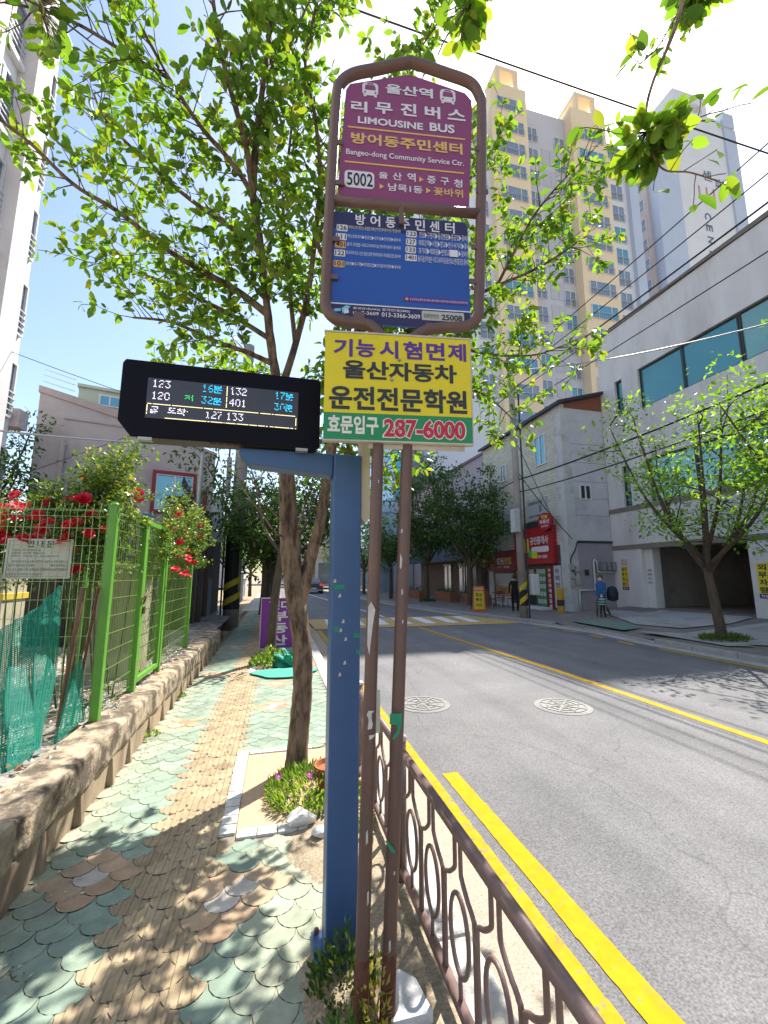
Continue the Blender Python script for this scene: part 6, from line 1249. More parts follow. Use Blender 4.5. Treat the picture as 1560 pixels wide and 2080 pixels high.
# second tower
tw2 = thing('apartment_tower', 'pale blue and white apartment tower with vertical lettering on its blank gable', 'building', (62, 52, 0)); TY2 = 46.0
x0 = 56.3
MB().box(x0, 61.2, TY2, TY2 + 22, 0, 74).build('wall', bluet, tw2); MB().box(61.201, 72.6, TY2 + .3, TY2 + 20, 0, 80.5).build('wall', whitet, tw2); MB().box(72.601, 75.2, TY2, TY2 + 18, 0, 79.0).build('wall', bluet, tw2)
MB().box(x0 - .6, x0 - .002, TY2 + 1.4, TY2 + 21, 0, 73).build('side_wall', mat('pinkish_render', (0.47, 0.42, 0.42), 0.85, 0.05, 0.4), tw2)
mb = MB(); mb.box(62.5, 69.7, TY2 + .4, TY2 + 5, 82.6, 84.4); mb.box(62.5, 64.5, TY2 + .4, TY2 + 5, 80.501, 82.599); mb.box(68.6, 69.7, TY2 + .4, TY2 + 5, 80.501, 82.599); mb.build('roof_frame', whitet, tw2)
MB().box(72.4, 74.8, TY2 - .2, TY2 + 5, 79.001, 81.8).build('roof_block', bluet, tw2)
for k in range(16):
    z = 67.5 - k * 3.6
    f = MB(); xx = x0 - .6
    for a in ((TY2 + 1.9, TY2 + 3.7, z, z + .1), (TY2 + 1.9, TY2 + 3.7, z + 2.2, z + 2.3), (TY2 + 1.9, TY2 + 2.0, z + .1, z + 2.2), (TY2 + 3.6, TY2 + 3.7, z + .1, z + 2.2), (TY2 + 2.75, TY2 + 2.85, z + .1, z + 2.2), (TY2 + 2.0, TY2 + 3.6, z + .95, z + 1.03)): f.box(xx - .12, xx - .002, *a)
    w_ = f.build('window', frm_w, tw2); MB().box(xx - .05, xx - .003, TY2 + 2.0, TY2 + 3.6, z + .1, z + 2.2).build('pane', glt, w_)
TP = Panel((0, TY2 + .3), 0); mb = MB()
for k, ch in enumerate('CENTRAL'):                      # reads downwards, letters turned on their side
    vs, fs = glyphs(ch, 0.02); zc = 60.8 - k * 2.2; mb.add([TP.pt(66.0 + y * 1.35, zc - x * 1.2, .05) for x, y in vs], [f[::-1] for f in fs], 0)
TP.text(mb, '파크', 69.2, 72.2, 66.0, 68.2, .05, .01, 0); TP.text(mb, '센', 66.6, 68.6, 67.2, 69.2, .05, .01, 0)
for x in (65.4, 67.0, 68.5): TP.slab(mb, x, x + .3, 63.2, 65.8, .02, .06, 1)
mb.build('lettering', [mat('slate_letters', (0.12, 0.15, 0.22), 0.7, 0.05), mat('coral_bars', (0.6, 0.25, 0.2), 0.7, 0.05)], tw2)
# glass office, pale slab tower, pink gable house, dark canopy shop
go = thing('glass_office', 'teal glass office building seen between the brown posts', 'building', (11, 42, 0))
MB().box(8.6, 11.0, 40, 52, 0, 14.5).build('wall', glass('office_glass_pale', (0.45, 0.62, 0.72), 0.6, 0.1), go); MB().box(11.001, 12.9, 39.8, 50, 0, 15.2).build('wall', mat('office_panel', (0.42, 0.45, 0.5), 0.7, 0.05), go); MB().box(11.1, 12.8, 39.7, 39.799, 9.4, 15.0).build('pane', glass('office_teal', (0.10, 0.42, 0.45), 0.5, 0.06), go)
mb = MB()
for k in range(11): mb.box(8.5, 8.599, 40, 52, 2.0 + k * 1.15, 2.06 + k * 1.15); mb.box(8.6, 11.0, 39.9, 39.999, 2.0 + k * 1.15, 2.06 + k * 1.15)
for k in range(5): mb.box(11.1, 12.8, 39.66, 39.699, 10.2 + k * 1.1, 10.26 + k * 1.1)
mb.build('mullions', mat('steel_blue', (0.13, 0.2, 0.26), 0.5, 0.05), go)
ps_ = thing('slab_block', 'plain pinkish grey block rising behind the glass office', 'building', (16, 47, 0)); MB().box(13.3, 17.6, 45, 60, 0, 22).build('wall', mat('pinkish_grey', (0.36, 0.34, 0.37), 0.85, 0.05, 0.4), ps_); MB().box(13.25, 17.65, 44.95, 60, 22.001, 22.4).build('roof_edge', greyt, ps_)
gh = thing('gable_house', 'pale pink gabled building showing above the dark far trees', 'house', (17, 36, 0)); mb = MB(); mb.prism([(13.0, 34, 0), (22, 34, 0), (22, 34, 11.6), (18.2, 34, 12.8), (13.0, 34, 9.6)], (0, 8, 0)); mb.build('wall', mat('pale_pink', (0.42, 0.36, 0.40), 0.85, 0.05), gh); mb = MB(); mb.prism([(12.7, 33.7, 9.5), (18.2, 33.7, 12.85), (22.2, 33.7, 11.65), (22.2, 33.7, 11.9), (18.2, 33.7, 13.1), (12.7, 33.7, 9.75)], (0, 8.5, 0)); mb.build('roof', mat('mauve_roof', (0.2, 0.13, 0.16), 0.7, 0.1), gh); MB().box(19.0, 20.0, 33.9, 33.999, 8.5, 9.8).build('window', gl_dark, gh)
dc = thing('canopy_shop', 'low brick shop under a broad dark canopy behind the far trees', 'building', (13, 28, 0))
MB().box(12.4, 20, 24.4, 36, 0, 2.7).build('wall', mat('brown_brick', (0.16, 0.105, 0.08), 0.9, 0.3, 9), dc)
mb = MB(); mb.prism([(11.2, 24.2, 2.55), (12.6, 24.2, 5.0), (20, 24.2, 5.0), (20, 24.2, 2.701), (12.3, 24.2, 2.701)], (0, 12, 0)); mb.build('canopy', mat('dark_slate_canopy', (0.028, 0.028, 0.042), 0.6, 0.25, 4, stretch=(1, 6, 1)), dc)
for y in (24.9, 26.3, 29.0): MB().box(12.3, 12.399, y, y + 1.2, 0.5, 2.3).build('window', glass('far_shop_glass', (0.35, 0.36, 0.34), 0.4, 0.1), dc); f = MB(); f.box(12.25, 12.299, y - .1, y + 1.3, 2.301, 2.42); f.box(12.25, 12.299, y + .55, y + .65, 0.5, 2.3); f.build('frame', frm_w, dc)
# end-of-road shops
es = thing('shop_row', 'low pale shops with glass fronts closing the far end of the road', 'building', (4, 60, 0)); MB().box(2.6, 16, 62, 70, 0, 4.2).build('wall', mat('pale_shop', (0.55, 0.52, 0.5), 0.8, 0.1), es); MB().box(2.4, 16.2, 61.5, 70.2, 4.201, 5.4).build('roof', mat('beige_roof', (0.5, 0.42, 0.36), 0.8, 0.1), es)
for k in range(5): MB().box(3.2 + k * 2.4, 5.1 + k * 2.4, 61.9, 61.999, 0.4, 3.4).build('window', glass('shop_front_glass%d' % k, (0.25, 0.3, 0.32), 0.4, 0.1), es)
for i, (x, y, w_, d_, h_, c_, lb) in enumerate(((-14, 62, 9, 12, 9, (0.5, 0.5, 0.52), 'pale grey block far down the road on the left'), (0, 92, 9, 14, 17, (0.5, 0.56, 0.62), 'pale blue high block beyond the end of the road'), (18, 70, 10, 14, 9, (0.45, 0.42, 0.4), 'beige block beyond the far right shops'), (-13.5, 30, 6.5, 22, 6, (0.45, 0.42, 0.38), 'low beige house behind the left pavement trees'), (5, 78, 7, 9, 10, (0.42, 0.34, 0.30), 'brownish block just above the end shops'))):
    t = thing('building', lb, 'building', (x, y, 0)); MB().box(x, x + w_, y, y + d_, 0, h_).build('wall', mat('far_wall%d' % i, c_, 0.85, 0.06, 0.5), t); mb = MB(); MB().box(x - .1, x + w_ + .1, y - .1, y + d_ + .1, h_ + .001, h_ + .3).build('parapet', greyt, t)
    for a in range(3):
        for b in range(int(h_ / 3)): MB().box(x + w_ * (.12 + .3 * a), x + w_ * (.12 + .3 * a) + 1.4, y - .05, y - .002, 1.2 + 3 * b, 2.6 + 3 * b).build('window', glt, t)
# overhead sign at the end of the road
gs = thing('overhead_sign', 'yellow and black overhead traffic sign far down the road', 'traffic sign', (7.2, 48, 0)); MB().tube([(7.4, 48, 0), (7.4, 48, 6.6), (4.2, 48, 6.7)], .09, 8).build('mast', darkfr, gs); MB().box(4.1, 6.4, 47.85, 47.95, 6.0, 7.2).build('plate', mat('amber_plate', (0.55, 0.36, 0.02), 0.5, 0.1), gs); Panel((4.1, 47.845), 0).text(mb := MB(), '어린이보호', .15, 2.1, 6.35, 6.9, .003, .02); mb.build('lettering', [red_s], gs)
mb = MB(); mb.box(-0.02, .02, 0, 0, 0, 0); 
mb = MB(); b_ = Vector((7.5, 33.5, 0)); mb.lathe(b_, [(.22, 0), (.22, .85), (.25, .9), (.1, 1.1)], 12); tag(mb.build('litter_bin', red_s, loc=b_), 'small red bin on the far right pavement', 'bin')
mb = MB(); b_ = Vector((7.75, 35.5, 0)); mb.lathe(b_, [(.2, 0), (.3, .3), (.25, 1.3), (.1, 1.7)], 12); tag(mb.build('folded_parasol', mat('cobalt', (0.02, 0.03, 0.3), 0.6, 0.1), loc=b_), 'folded cobalt blue parasol beyond the red bin', 'parasol')
# left far walls
for i, (y0, y1, x, h, lb) in enumerate(((20.2, 24.0, -2.0, 1.55, 'nearest white garden wall along the far left pavement'), (24.5, 29.0, -2.2, 1.7, 'second white garden wall along the far left pavement'), (29.8, 38, -2.6, 1.25, 'farthest white garden wall along the left pavement'))):
    t = thing('garden_wall', lb, 'wall', (x, y0, 0)); MB().box(x - .2, x, y0, y1, -.05, h).build('wall', mat('white_wall%d' % i, (0.55, 0.50, 0.46), 0.85, 0.08, 2), t); MB().box(x - .24, x + .04, y0 - .02, y1 + .02, h + .001, h + .08).build('coping', white_p, t)

# ---------------- car
car = thing('car', 'dark saloon car seen from behind driving away down the road', 'car', (3.3, 40.5, RZ))
cp = mat('dark_car_paint', (0.02, 0.02, 0.028), 0.25, 0.1, 3, spec=0.6)
def car_at(p): return Vector((3.3 + p[0], 40.5 + p[1], RZ + p[2]))
secs = [(0.0, .80, .32, .95), (0.15, .87, .25, 1.02), (0.9, .90, .22, 1.04), (2.2, .90, .22, 1.0), (3.6, .88, .24, .92), (4.3, .78, .3, .78)]
mb = MB(); o = 0
for y, w_, z0, z1 in secs:
    for x, z in ((-w_ * .92, z0), (w_ * .92, z0), (w_, z0 + .25), (w_ * .93, z1), (-w_ * .93, z1), (-w_, z0 + .25)): mb.v.append(tuple(car_at((x, y, z))))
for i in range(len(secs) - 1):
    for j in range(6): a = i * 6 + j; b = i * 6 + (j + 1) % 6; mb.f.append([a, b, b + 6, a + 6]); mb.m.append(0)
mb.f.append([0, 5, 4, 3, 2, 1]); mb.m.append(0); e = (len(secs) - 1) * 6; mb.f.append([e + j for j in range(6)]); mb.m.append(0); mb.build('body', cp, car, bevel=.04)
mb = MB(); mb.hull8([car_at(p) for p in ((-.8, .35, .98), (.8, .35, .98), (.8, 3.1, .98), (-.8, 3.1, .98))], [car_at(p) for p in ((-.62, .95, 1.45), (.62, .95, 1.45), (.62, 2.2, 1.45), (-.62, 2.2, 1.45))]); cabn = mb.build('cabin', cp, car, bevel=.05)
mb = MB(); mb.add([car_at(p) for p in ((-.68, .40, 1.06), (.68, .40, 1.06), (.55, .84, 1.40), (-.55, .84, 1.40))], [(0, 1, 2, 3)]); mb.build('rear_window', glass('car_glass', (0.1, 0.12, 0.14), 0.5, 0.05), car)
for s_ in (-1, 1):
    c_ = car_at((s_ * .68, -.01, .82)); MB().box(c_.x - .16, c_.x + .16, c_.y - .02, c_.y + .12, c_.z - .10, c_.z + .10).build('tail_light', emis('tail_red', (0.9, 0.05, 0.05), 0.35), car, bevel=.02)
    for y in (.75, 3.4): c_ = car_at((s_ * .78, y, .31)); MB().tube([c_ - Vector((.1, 0, 0)), c_ + Vector((.1, 0, 0))], .31, 18).build('wheel', mat('tyre', (0.012, 0.012, 0.012), 0.8, 0.1), car)
c_ = car_at((0, -.015, .50)); MB().box(c_.x - .26, c_.x + .26, c_.y - .02, c_.y + .02, c_.z - .06, c_.z + .06).build('number_plate', frm_w, car)
c_ = car_at((0, -.0, .36)); MB().box(c_.x - .75, c_.x + .75, c_.y - .03, c_.y + .1, c_.z - .09, c_.z + .03).build('bumper', mat('silver_bumper', (0.4, 0.4, 0.42), 0.4, 0.05), car, bevel=.02)

# ================================================================ TREES ALONG THE STREET
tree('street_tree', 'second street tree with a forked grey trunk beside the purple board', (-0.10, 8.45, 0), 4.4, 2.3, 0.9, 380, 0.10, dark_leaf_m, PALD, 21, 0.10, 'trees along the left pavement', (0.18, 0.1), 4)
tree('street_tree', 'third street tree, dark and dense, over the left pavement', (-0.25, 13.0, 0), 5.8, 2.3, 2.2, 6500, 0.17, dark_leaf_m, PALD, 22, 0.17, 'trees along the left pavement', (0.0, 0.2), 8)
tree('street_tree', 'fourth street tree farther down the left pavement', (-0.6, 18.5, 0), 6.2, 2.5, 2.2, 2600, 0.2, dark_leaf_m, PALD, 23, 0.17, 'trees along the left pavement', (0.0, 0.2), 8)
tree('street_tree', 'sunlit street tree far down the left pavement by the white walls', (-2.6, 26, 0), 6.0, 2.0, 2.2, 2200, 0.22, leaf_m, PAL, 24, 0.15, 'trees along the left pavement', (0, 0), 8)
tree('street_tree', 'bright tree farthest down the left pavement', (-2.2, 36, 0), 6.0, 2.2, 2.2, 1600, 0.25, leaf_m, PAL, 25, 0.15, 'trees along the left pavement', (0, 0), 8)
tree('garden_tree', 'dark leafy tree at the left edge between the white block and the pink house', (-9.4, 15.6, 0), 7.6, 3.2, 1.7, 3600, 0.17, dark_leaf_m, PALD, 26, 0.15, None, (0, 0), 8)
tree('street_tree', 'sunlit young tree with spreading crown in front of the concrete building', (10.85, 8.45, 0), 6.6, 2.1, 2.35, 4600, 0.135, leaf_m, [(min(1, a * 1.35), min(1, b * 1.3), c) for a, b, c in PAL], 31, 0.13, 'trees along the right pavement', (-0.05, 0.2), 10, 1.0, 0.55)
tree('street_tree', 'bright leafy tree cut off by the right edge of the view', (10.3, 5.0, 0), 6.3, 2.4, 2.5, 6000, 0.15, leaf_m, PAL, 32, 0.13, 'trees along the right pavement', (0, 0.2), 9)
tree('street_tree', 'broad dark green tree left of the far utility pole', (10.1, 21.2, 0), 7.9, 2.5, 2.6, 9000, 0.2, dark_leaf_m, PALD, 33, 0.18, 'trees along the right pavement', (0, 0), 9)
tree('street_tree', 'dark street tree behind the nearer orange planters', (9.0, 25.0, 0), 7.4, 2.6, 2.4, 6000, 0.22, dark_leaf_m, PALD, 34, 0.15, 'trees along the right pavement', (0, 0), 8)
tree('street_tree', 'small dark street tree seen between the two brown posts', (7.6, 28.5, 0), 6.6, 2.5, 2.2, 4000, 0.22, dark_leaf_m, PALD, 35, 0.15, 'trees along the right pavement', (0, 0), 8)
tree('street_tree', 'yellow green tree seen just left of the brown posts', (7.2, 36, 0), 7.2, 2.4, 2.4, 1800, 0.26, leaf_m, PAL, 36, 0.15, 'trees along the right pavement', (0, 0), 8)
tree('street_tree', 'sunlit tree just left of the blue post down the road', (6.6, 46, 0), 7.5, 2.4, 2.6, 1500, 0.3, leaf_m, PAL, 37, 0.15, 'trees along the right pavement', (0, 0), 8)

# ---------------- ground plants
def clump(name, label, c, rx, ry, h, n, m, pal, ls, wid, flowers=0, fm=None, cat='plant'):
    t = thing(name, label, cat, c); lv = Leaves(False); cc = Vector(c)
    for _ in range(n):
        a = random.uniform(0, 6.283); q = math.sqrt(random.random()); p_ = cc + Vector((math.cos(a) * rx * q, math.sin(a) * ry * q, random.uniform(0, h) * (1.1 - q * .8))); lv.add(p_, Vector((math.cos(a) * .5, math.sin(a) * .5, random.uniform(.4, 1.2))) + rdir() * .4, rdir() + Vector((0, -.4, .2)), ls * random.uniform(.6, 1.3), random.randrange(6))
    lv.build('leaves', m, t, pal=pal, wid=wid)
    for k in range(flowers):
        a = random.uniform(0, 6.283); q = random.random(); p_ = cc + Vector((math.cos(a) * rx * q, math.sin(a) * ry * q - .03, h * random.uniform(.7, 1.15))); mb = MB(); d0 = Vector((random.uniform(-.3, .3), -.7, .7)).normalized(); x_ = d0.orthogonal().normalized(); y_ = d0.cross(x_)
        for i in range(14):
            b = 2 * math.pi * i / 14; e = x_ * math.cos(b) + y_ * math.sin(b); s_ = x_ * -math.sin(b) + y_ * math.cos(b); mb.add([p_ + e * .004, p_ + e * .018 - s_ * .004 + d0 * .004, p_ + e * .024 + d0 * .006, p_ + e * .018 + s_ * .004 + d0 * .004], [(0, 1, 2, 3)], 0)
        mb.tube([p_ - d0 * .003, p_ + d0 * .004], .006, 8, 1); mb.build('flower', [fm, mat('pale_centre', (0.6, 0.55, 0.3), 0.7, 0.1)], t)
    return t
PALI = [(0.10, 0.20, 0.03), (0.14, 0.26, 0.04), (0.20, 0.32, 0.06), (0.07, 0.14, 0.03), (0.26, 0.34, 0.08), (0.11, 0.22, 0.05)]
pinkf = mat('magenta_petal', (0.48, 0.03, 0.38), 0.5, 0.1, transl=0.2)
clump('ice_plant', 'green fleshy ground plant with magenta flowers at the foot of the near tree', (0.28, 3.42, 0.0), 0.30, 0.36, 0.17, 1500, leaf_m, PALI, 0.055, 0.24, 5, pinkf)
clump('ice_plant', 'flowering ground plant between the blue post and the guard rail', (0.56, 3.15, 0.0), 0.14, 0.30, 0.15, 420, leaf_m, PALI, 0.05, 0.24, 4, pinkf)
clump('weed', 'scrubby dark weed growing round the foot of the blue post', (0.30, 1.86, 0.0), 0.13, 0.10, 0.24, 420, dark_leaf_m, PALD + [(0.2, 0.2, 0.05)], 0.035, 0.4)
clump('weed', 'pale seeding weed between the two brown posts', (0.385, 1.70, 0.0), 0.06, 0.09, 0.34, 240, leaf_m, [(0.3, 0.3, 0.08), (0.2, 0.26, 0.06), (0.4, 0.3, 0.12)], 0.03, 0.4)
clump('weed', 'low weed in front of the brown posts at the bottom edge', (0.27, 1.62, 0.0), 0.12, 0.08, 0.16, 260, dark_leaf_m, PALD, 0.035, 0.4)
clump('shrub', 'light green shrub at the foot of the second tree', (-0.08, 8.1, 0.0), 0.36, 0.3, 0.32, 700, leaf_m, PALI, 0.07, 0.4)
clump('grass_tuft', 'grass tuft round the foot of the young tree on the right', (10.75, 8.35, 0.0), 0.65, 0.4, 0.16, 700, dark_leaf_m, [(0.10, 0.17, 0.03), (0.14, 0.2, 0.04), (0.07, 0.12, 0.03)], 0.13, 0.12)
clump('weed', 'tuft of weeds on the far pavement at the foot of a dark tree', (8.9, 24.7, 0.0), 0.5, 0.4, 0.2, 300, dark_leaf_m, PALD, 0.14, 0.2)
for x, y in ((-1.18, 4.9), (-1.2, 6.3), (-1.5, 7.9)): clump('weed', 'small weed at the wall foot %s' % {4.9: 'nearest the gate', 6.3: 'below the far mesh panel', 7.9: 'past the end of the green fence'}[y], (x, y, 0.0 if y < 7 else .42), 0.07, 0.07, 0.1, 70, leaf_m, PALI, 0.04, 0.35)
tc = mat('terracotta', (0.33, 0.10, 0.045), 0.8, 0.2, 9); mb = MB(); mb.lathe((0.43, 3.42, 0.0), [(.075, 0), (.105, .15), (.12, .15), (.12, .19), (.105, .19), (.09, .16)], 18); tag(mb.build('flower_pot', tc, loc=(0.43, 3.42, 0)), 'broken terracotta flower pot among the magenta flowers', 'flower pot')

# ================================================================ CABLES
blkc = mat('black_cable', (0.02, 0.02, 0.022), 0.6, 0.1); palec = mat('pale_cable', (0.35, 0.36, 0.38), 0.5, 0.1)
def cable(label, a, b, r_, sag, m=None, n=16):
    a = Vector(a); b = Vector(b); pts = [a.lerp(b, i / n) + Vector((0, 0, -sag * 4 * (i / n) * (1 - i / n))) for i in range(n + 1)]; mb = MB(); mb.tube(pts, r_, 5); tag(mb.build('overhead_cable', m or blkc, loc=a), label, 'cable')
cable('cable crossing the top of the view above the bus sign', atY(600, -25, 6.0), atX(1640, 338, 11.0), 0.016, 0.05)
PT = Vector((9.08, 14.6, 10.2))
for i, (dz, x2, z2, lb) in enumerate(((0.0, 8.3, 10.2, 'highest'), (-0.5, 8.6, 9.7, 'second highest'), (-1.0, 9.0, 9.3, 'third highest'), (-1.25, 9.1, 9.05, 'fourth highest'), (-1.9, 9.2, 8.3, 'lowest'))):
    cable('%s of the five parallel wires rising to the top right corner' % lb, PT + Vector((0, 0, dz)), (x2, -14, z2), 0.014 if i != 2 else 0.022, 0.45)
cable('pale cable drooping across the concrete building', atY(1040, 752, 14.6), atX(1640, 636, 11.0), 0.02, 0.25, palec)
cable('thick black cable bundle crossing the middle of the young tree', atY(1052, 975, 14.6), atX(1640, 742, 9.8), 0.03, 0.12)
cable('second black cable crossing the young tree below the bundle', atY(1052, 1000, 14.6), atX(1640, 800, 10.0), 0.022, 0.15)
cable('service cable from the far pole down to the white building corner', atY(1052, 960, 14.6), (12.7, 16.1, 3.2), 0.018, 0.1)
cable('second service cable slanting down the mauve side wall', atY(1052, 905, 14.6), (12.4, 17.0, 4.3), 0.014, 0.05)
cable('cable from the far pole back to the dark trees', atY(1050, 975, 14.6), (9.2, 40, 4.6), 0.025, 0.3)
cable('thick cable sagging across the pink house wall', atY(-60, 868, 13.0), atY(475, 905, 14.2), 0.028, 0.12, palec); cable('thin cable from the roof hut towards the utility pole', atY(-40, 690, 14.0), atY(478, 870, 14.2), 0.010, 0.1); cable('thin cable rising across the pink wall', atY(40, 965, 16.8), atY(300, 872, 14.2), 0.010, 0.02)

# ================================================================ PEOPLE
skin = mat('skin', (0.42, 0.25, 0.18), 0.6, 0.05); hair_m = mat('dark_hair', (0.02, 0.015, 0.013), 0.5, 0.15, 30); hair_b = mat('brown_hair', (0.12, 0.07, 0.04), 0.5, 0.15, 30)
def figure(label, base, hgt, rz_, joints, radii, edges, zone, mats, hair, extra):
    """joints in metres for a 1.7 m body facing -Y; one skinned surface, coloured by zone"""
    s_ = hgt / 1.7; t = thing('person', label, 'person', base); me = bpy.data.meshes.new('body'); names = list(joints); ix = {n_: i for i, n_ in enumerate(names)}
    me.from_pydata([Vector(joints[n_]) for n_ in names], [(ix[a], ix[b]) for a, b in edges], []); o = bpy.data.objects.new('body', me); C.objects.link(o); sk_ = o.modifiers.new('skin', 'SKIN'); sk_.use_smooth_shade = True
    for n_ in names: o.data.skin_vertices[0].data[ix[n_]].radius = radii[n_] if isinstance(radii[n_], tuple) else (radii[n_], radii[n_])
    o.data.skin_vertices[0].data[ix['hip']].use_root = True
    sb_ = o.modifiers.new('sub', 'SUBSURF'); sb_.levels = 2; sb_.render_levels = 2
    dg = bpy.context.evaluated_depsgraph_get(); m2 = bpy.data.meshes.new_from_object(o.evaluated_get(dg)); o.modifiers.clear(); o.data = m2
    m2.materials.clear()
    for q in mats: m2.materials.append(q)
    for p_ in m2.polygons: p_.material_index = zone(p_.center); p_.use_smooth = True
    o.parent = t; t.rotation_euler = (0, 0, rz_); t.scale = (s_, s_, s_)
    bm = bmesh.new(); bmesh.ops.create_icosphere(bm, subdivisions=3, radius=1.0); hc = Vector(joints['head'])
    for v in bm.verts: v.co = Vector((v.co.x * .098, v.co.y * .115 + .018, v.co.z * .118 + .03))
    bmesh.ops.delete(bm, geom=[v for v in bm.verts if v.co.y < -.035 and v.co.z < .085 or v.co.z < -.06], context='VERTS')
    hm = bpy.data.meshes.new('hair'); bm.to_mesh(hm); bm.free(); hm.materials.append(hair); ho_ = bpy.data.objects.new('hair', hm); C.objects.link(ho_); ho_.parent = t; ho_.location = hc
    sd_ = ho_.modifiers.new('s', 'SOLIDIFY'); sd_.thickness = .012
    mb = MB()
    for sx in (-.033, .033): mb.lathe(hc + Vector((sx, -.098, .012)), [(.003, -.007), (.009, 0), (.003, .007)], 8)
    mb.v = [(x - 0, y, z) for x, y, z in mb.v]; eo = mb.build('eyes', hair_m); eo.parent = t
    mb = MB(); mb.add([hc + Vector(q) for q in ((-.012, -.098, -.03), (.012, -.098, -.03), (0, -.125, -.028), (0, -.10, .015))], [(0, 1, 2), (0, 2, 3), (1, 3, 2)]); no_ = mb.build('nose', skin); no_.parent = t
    extra(t, joints); return t
def base_joints(): return {
 'hip': (0, 0, .95), 'belly': (0, 0, 1.10), 'chest': (0, .005, 1.28), 'neck': (0, .01, 1.45), 'head': (0, -.01, 1.585), 'crown': (0, .0, 1.66),
 'lsh': (-.17, .01, 1.385), 'lel': (-.235, .02, 1.12), 'lwr': (-.24, -.05, .88), 'lha': (-.24, -.07, .79), 'rsh': (.17, .01, 1.385), 'rel': (.235, .02, 1.12), 'rwr': (.24, -.05, .88), 'rha': (.24, -.07, .79),
 'lth': (-.09, 0, .88), 'lkn': (-.10, -.01, .49), 'lan': (-.10, .02, .09), 'lto': (-.11, -.14, .035), 'rth': (.09, 0, .88), 'rkn': (.10, -.01, .49), 'ran': (.10, .02, .09), 'rto': (.11, -.14, .035)}
RAD = {'hip': (.15, .11), 'belly': (.14, .10), 'chest': (.16, .11), 'neck': .058, 'head': (.078, .098), 'crown': (.06, .07), 'lsh': .062, 'lel': .046, 'lwr': .034, 'lha': .04, 'rsh': .062, 'rel': .046, 'rwr': .034, 'rha': .04, 'lth': .092, 'lkn': .062, 'lan': .045, 'lto': .04, 'rth': .092, 'rkn': .062, 'ran': .045, 'rto': .04}
EDG = [('hip', 'belly'), ('belly', 'chest'), ('chest', 'neck'), ('neck', 'head'), ('head', 'crown'), ('chest', 'lsh'), ('lsh', 'lel'), ('lel', 'lwr'), ('lwr', 'lha'), ('chest', 'rsh'), ('rsh', 'rel'), ('rel', 'rwr'), ('rwr', 'rha'), ('hip', 'lth'), ('lth', 'lkn'), ('lkn', 'lan'), ('lan', 'lto'), ('hip', 'rth'), ('rth', 'rkn'), ('rkn', 'ran'), ('ran', 'rto')]
blackc = mat('black_cloth', (0.010, 0.010, 0.012), 0.9, 0.2, 20); shoe = mat('pale_shoe', (0.45, 0.44, 0.42), 0.6, 0.1); bluej = mat('blue_jacket', (0.02, 0.09, 0.26), 0.7, 0.15, 12); dkt = mat('dark_trousers', (0.02, 0.02, 0.03), 0.9, 0.2); khaki = mat('olive_trousers', (0.10, 0.09, 0.05), 0.9, 0.2); maskm = mat('white_mask', (0.6, 0.6, 0.6), 0.8, 0.05)
stripe1 = mat('mint_stripe', (0.22, 0.40, 0.34), 0.8, 0.1); stripe2 = mat('navy_stripe', (0.02, 0.035, 0.07), 0.8, 0.1)
def fingers(t, J, side, wr, ha):
    mb = MB(); w0 = Vector(J[wr]); h0 = Vector(J[ha]); d = (h0 - w0).normalized(); s_ = 1 if side == 'r' else -1
    for k in range(4):
        b = h0 + d * .03 + Vector((0, (-.027 + .018 * k), 0)); ln = (.055, .066, .062, .05)[k]; mb.tube([b - d * .02, b + d * ln * .5, b + d * ln * .9 + Vector((-s_ * .012, 0, 0)), b + d * ln + Vector((-s_ * .022, 0, 0))], [.0095, .009, .008, .006], 6)
    b = h0 + Vector((-s_ * .01, -.035, 0)); mb.tube([b, b + Vector((-s_ * .012, -.02, -.025)), b + Vector((-s_ * .018, -.024, -.05))], [.011, .010, .007], 6); f_ = mb.build('fingers', skin, smooth=True); f_.parent = t
def hands(t, J): fingers(t, J, 'l', 'lwr', 'lha'); fingers(t, J, 'r', 'rwr', 'rha')
def mask(t, J):
    hc = Vector(J['head']); mb = MB(); o = 0; n_ = 8
    for j in range(4):
        for i in range(n_ + 1): a = math.pi * (1.12 + .76 * i / n_); z = -.075 + .065 * j / 3; r_ = .112 - .012 * abs(j - 1.5); mb.v.append(tuple(hc + Vector((math.cos(a) * .088, math.sin(a) * r_, z))))
    for j in range(3):
        for i in range(n_): q = j * (n_ + 1) + i; mb.f.append([q, q + 1, q + n_ + 2, q + n_ + 1]); mb.m.append(0)
    o_ = mb.build('face_mask', maskm, smooth=True); o_.parent = t; hands(t, J)
# person in black standing with their back half turned, by the shop
J = base_joints(); J['lkn'] = (-.10, .01, .49); J['rkn'] = (.10, -.06, .49); J['ran'] = (.10, .03, .09)
def z_black(c): return 3 if c.z < .075 else (0 if (c.z > 1.45 or (abs(c.x) > .2 and c.z < .86)) else (2 if c.z < .95 else 1))
figure('person in black standing outside the shop beside the far utility pole', (10.0, 16.6, 0), 1.62, R(150), J, RAD, EDG, z_black, [skin, blackc, blackc, shoe], hair_m, lambda t, J: hands(t, J))
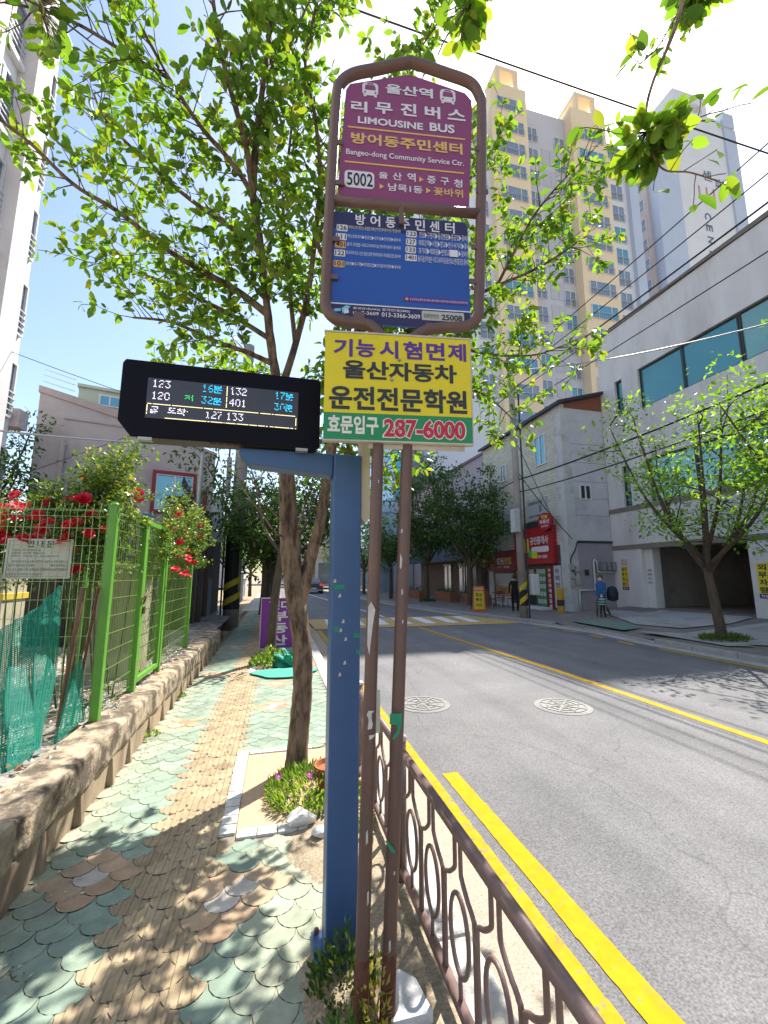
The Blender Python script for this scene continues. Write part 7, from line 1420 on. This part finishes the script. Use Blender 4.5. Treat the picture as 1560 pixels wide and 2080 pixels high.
# woman in a blue jacket walking left
J = base_joints(); J.update({'lkn': (-.09, -.20, .52), 'lan': (-.09, -.26, .10), 'lto': (-.10, -.41, .06), 'rkn': (.09, .06, .50), 'ran': (.09, .36, .16), 'rto': (.10, .27, .04), 'lel': (-.22, .10, 1.13), 'lwr': (-.22, .05, .90), 'lha': (-.22, .02, .81), 'rel': (.22, -.08, 1.13), 'rwr': (.21, -.22, .93), 'rha': (.21, -.27, .86)})
R2 = dict(RAD); R2.update({'belly': (.155, .12), 'chest': (.155, .12), 'hip': (.16, .13), 'lel': .06, 'rel': .06, 'lwr': .045, 'rwr': .045})
def z_blue(c): return 3 if c.z < .09 else (0 if (c.z > 1.46 or (abs(c.x) > .17 and c.z < .86)) else (2 if c.z < .82 else 1))
figure('woman in a blue jacket and white mask walking behind a child', (12.05, 13.85, 0), 1.60, R(-72), J, R2, EDG, z_blue, [skin, bluej, khaki, shoe], hair_b, mask)
mb = MB(); mb.lathe((12.42, 13.70, .62), [(.06, 0), (.19, .06), (.21, .3), (.15, .52), (.03, .58)], 14); tag(mb.build('shoulder_bag', mat('navy_bag', (0.015, 0.017, 0.04), 0.7, 0.15, 10), loc=(12.42, 13.70, .62), smooth=True), 'dark navy bag hanging behind the woman in the blue jacket', 'bag')
J = base_joints(); J.update({'lkn': (-.09, -.10, .50), 'lan': (-.09, -.14, .09), 'lto': (-.10, -.30, .035), 'rkn': (.09, .02, .50), 'ran': (.09, .18, .12), 'rto': (.10, .06, .035), 'head': (0, -.01, 1.56), 'crown': (0, 0, 1.66)})
R3 = dict(RAD); R3.update({'head': (.115, .13), 'crown': (.09, .10), 'hip': (.17, .15), 'belly': (.18, .15), 'chest': (.18, .14)})
def z_kid(c):
    if c.z < .08: return 3
    if c.z > 1.44 or (abs(c.x) > .19 and c.z < .86): return 0
    if c.z < .85: return 2
    return 1 if int((c.z - .85) / .085) % 2 else 4
figure('small child in a striped mint and navy top walking beside the woman', (11.80, 13.55, 0), 0.92, R(-60), J, R3, EDG, z_kid, [skin, stripe1, dkt, shoe, stripe2], hair_b, mask)
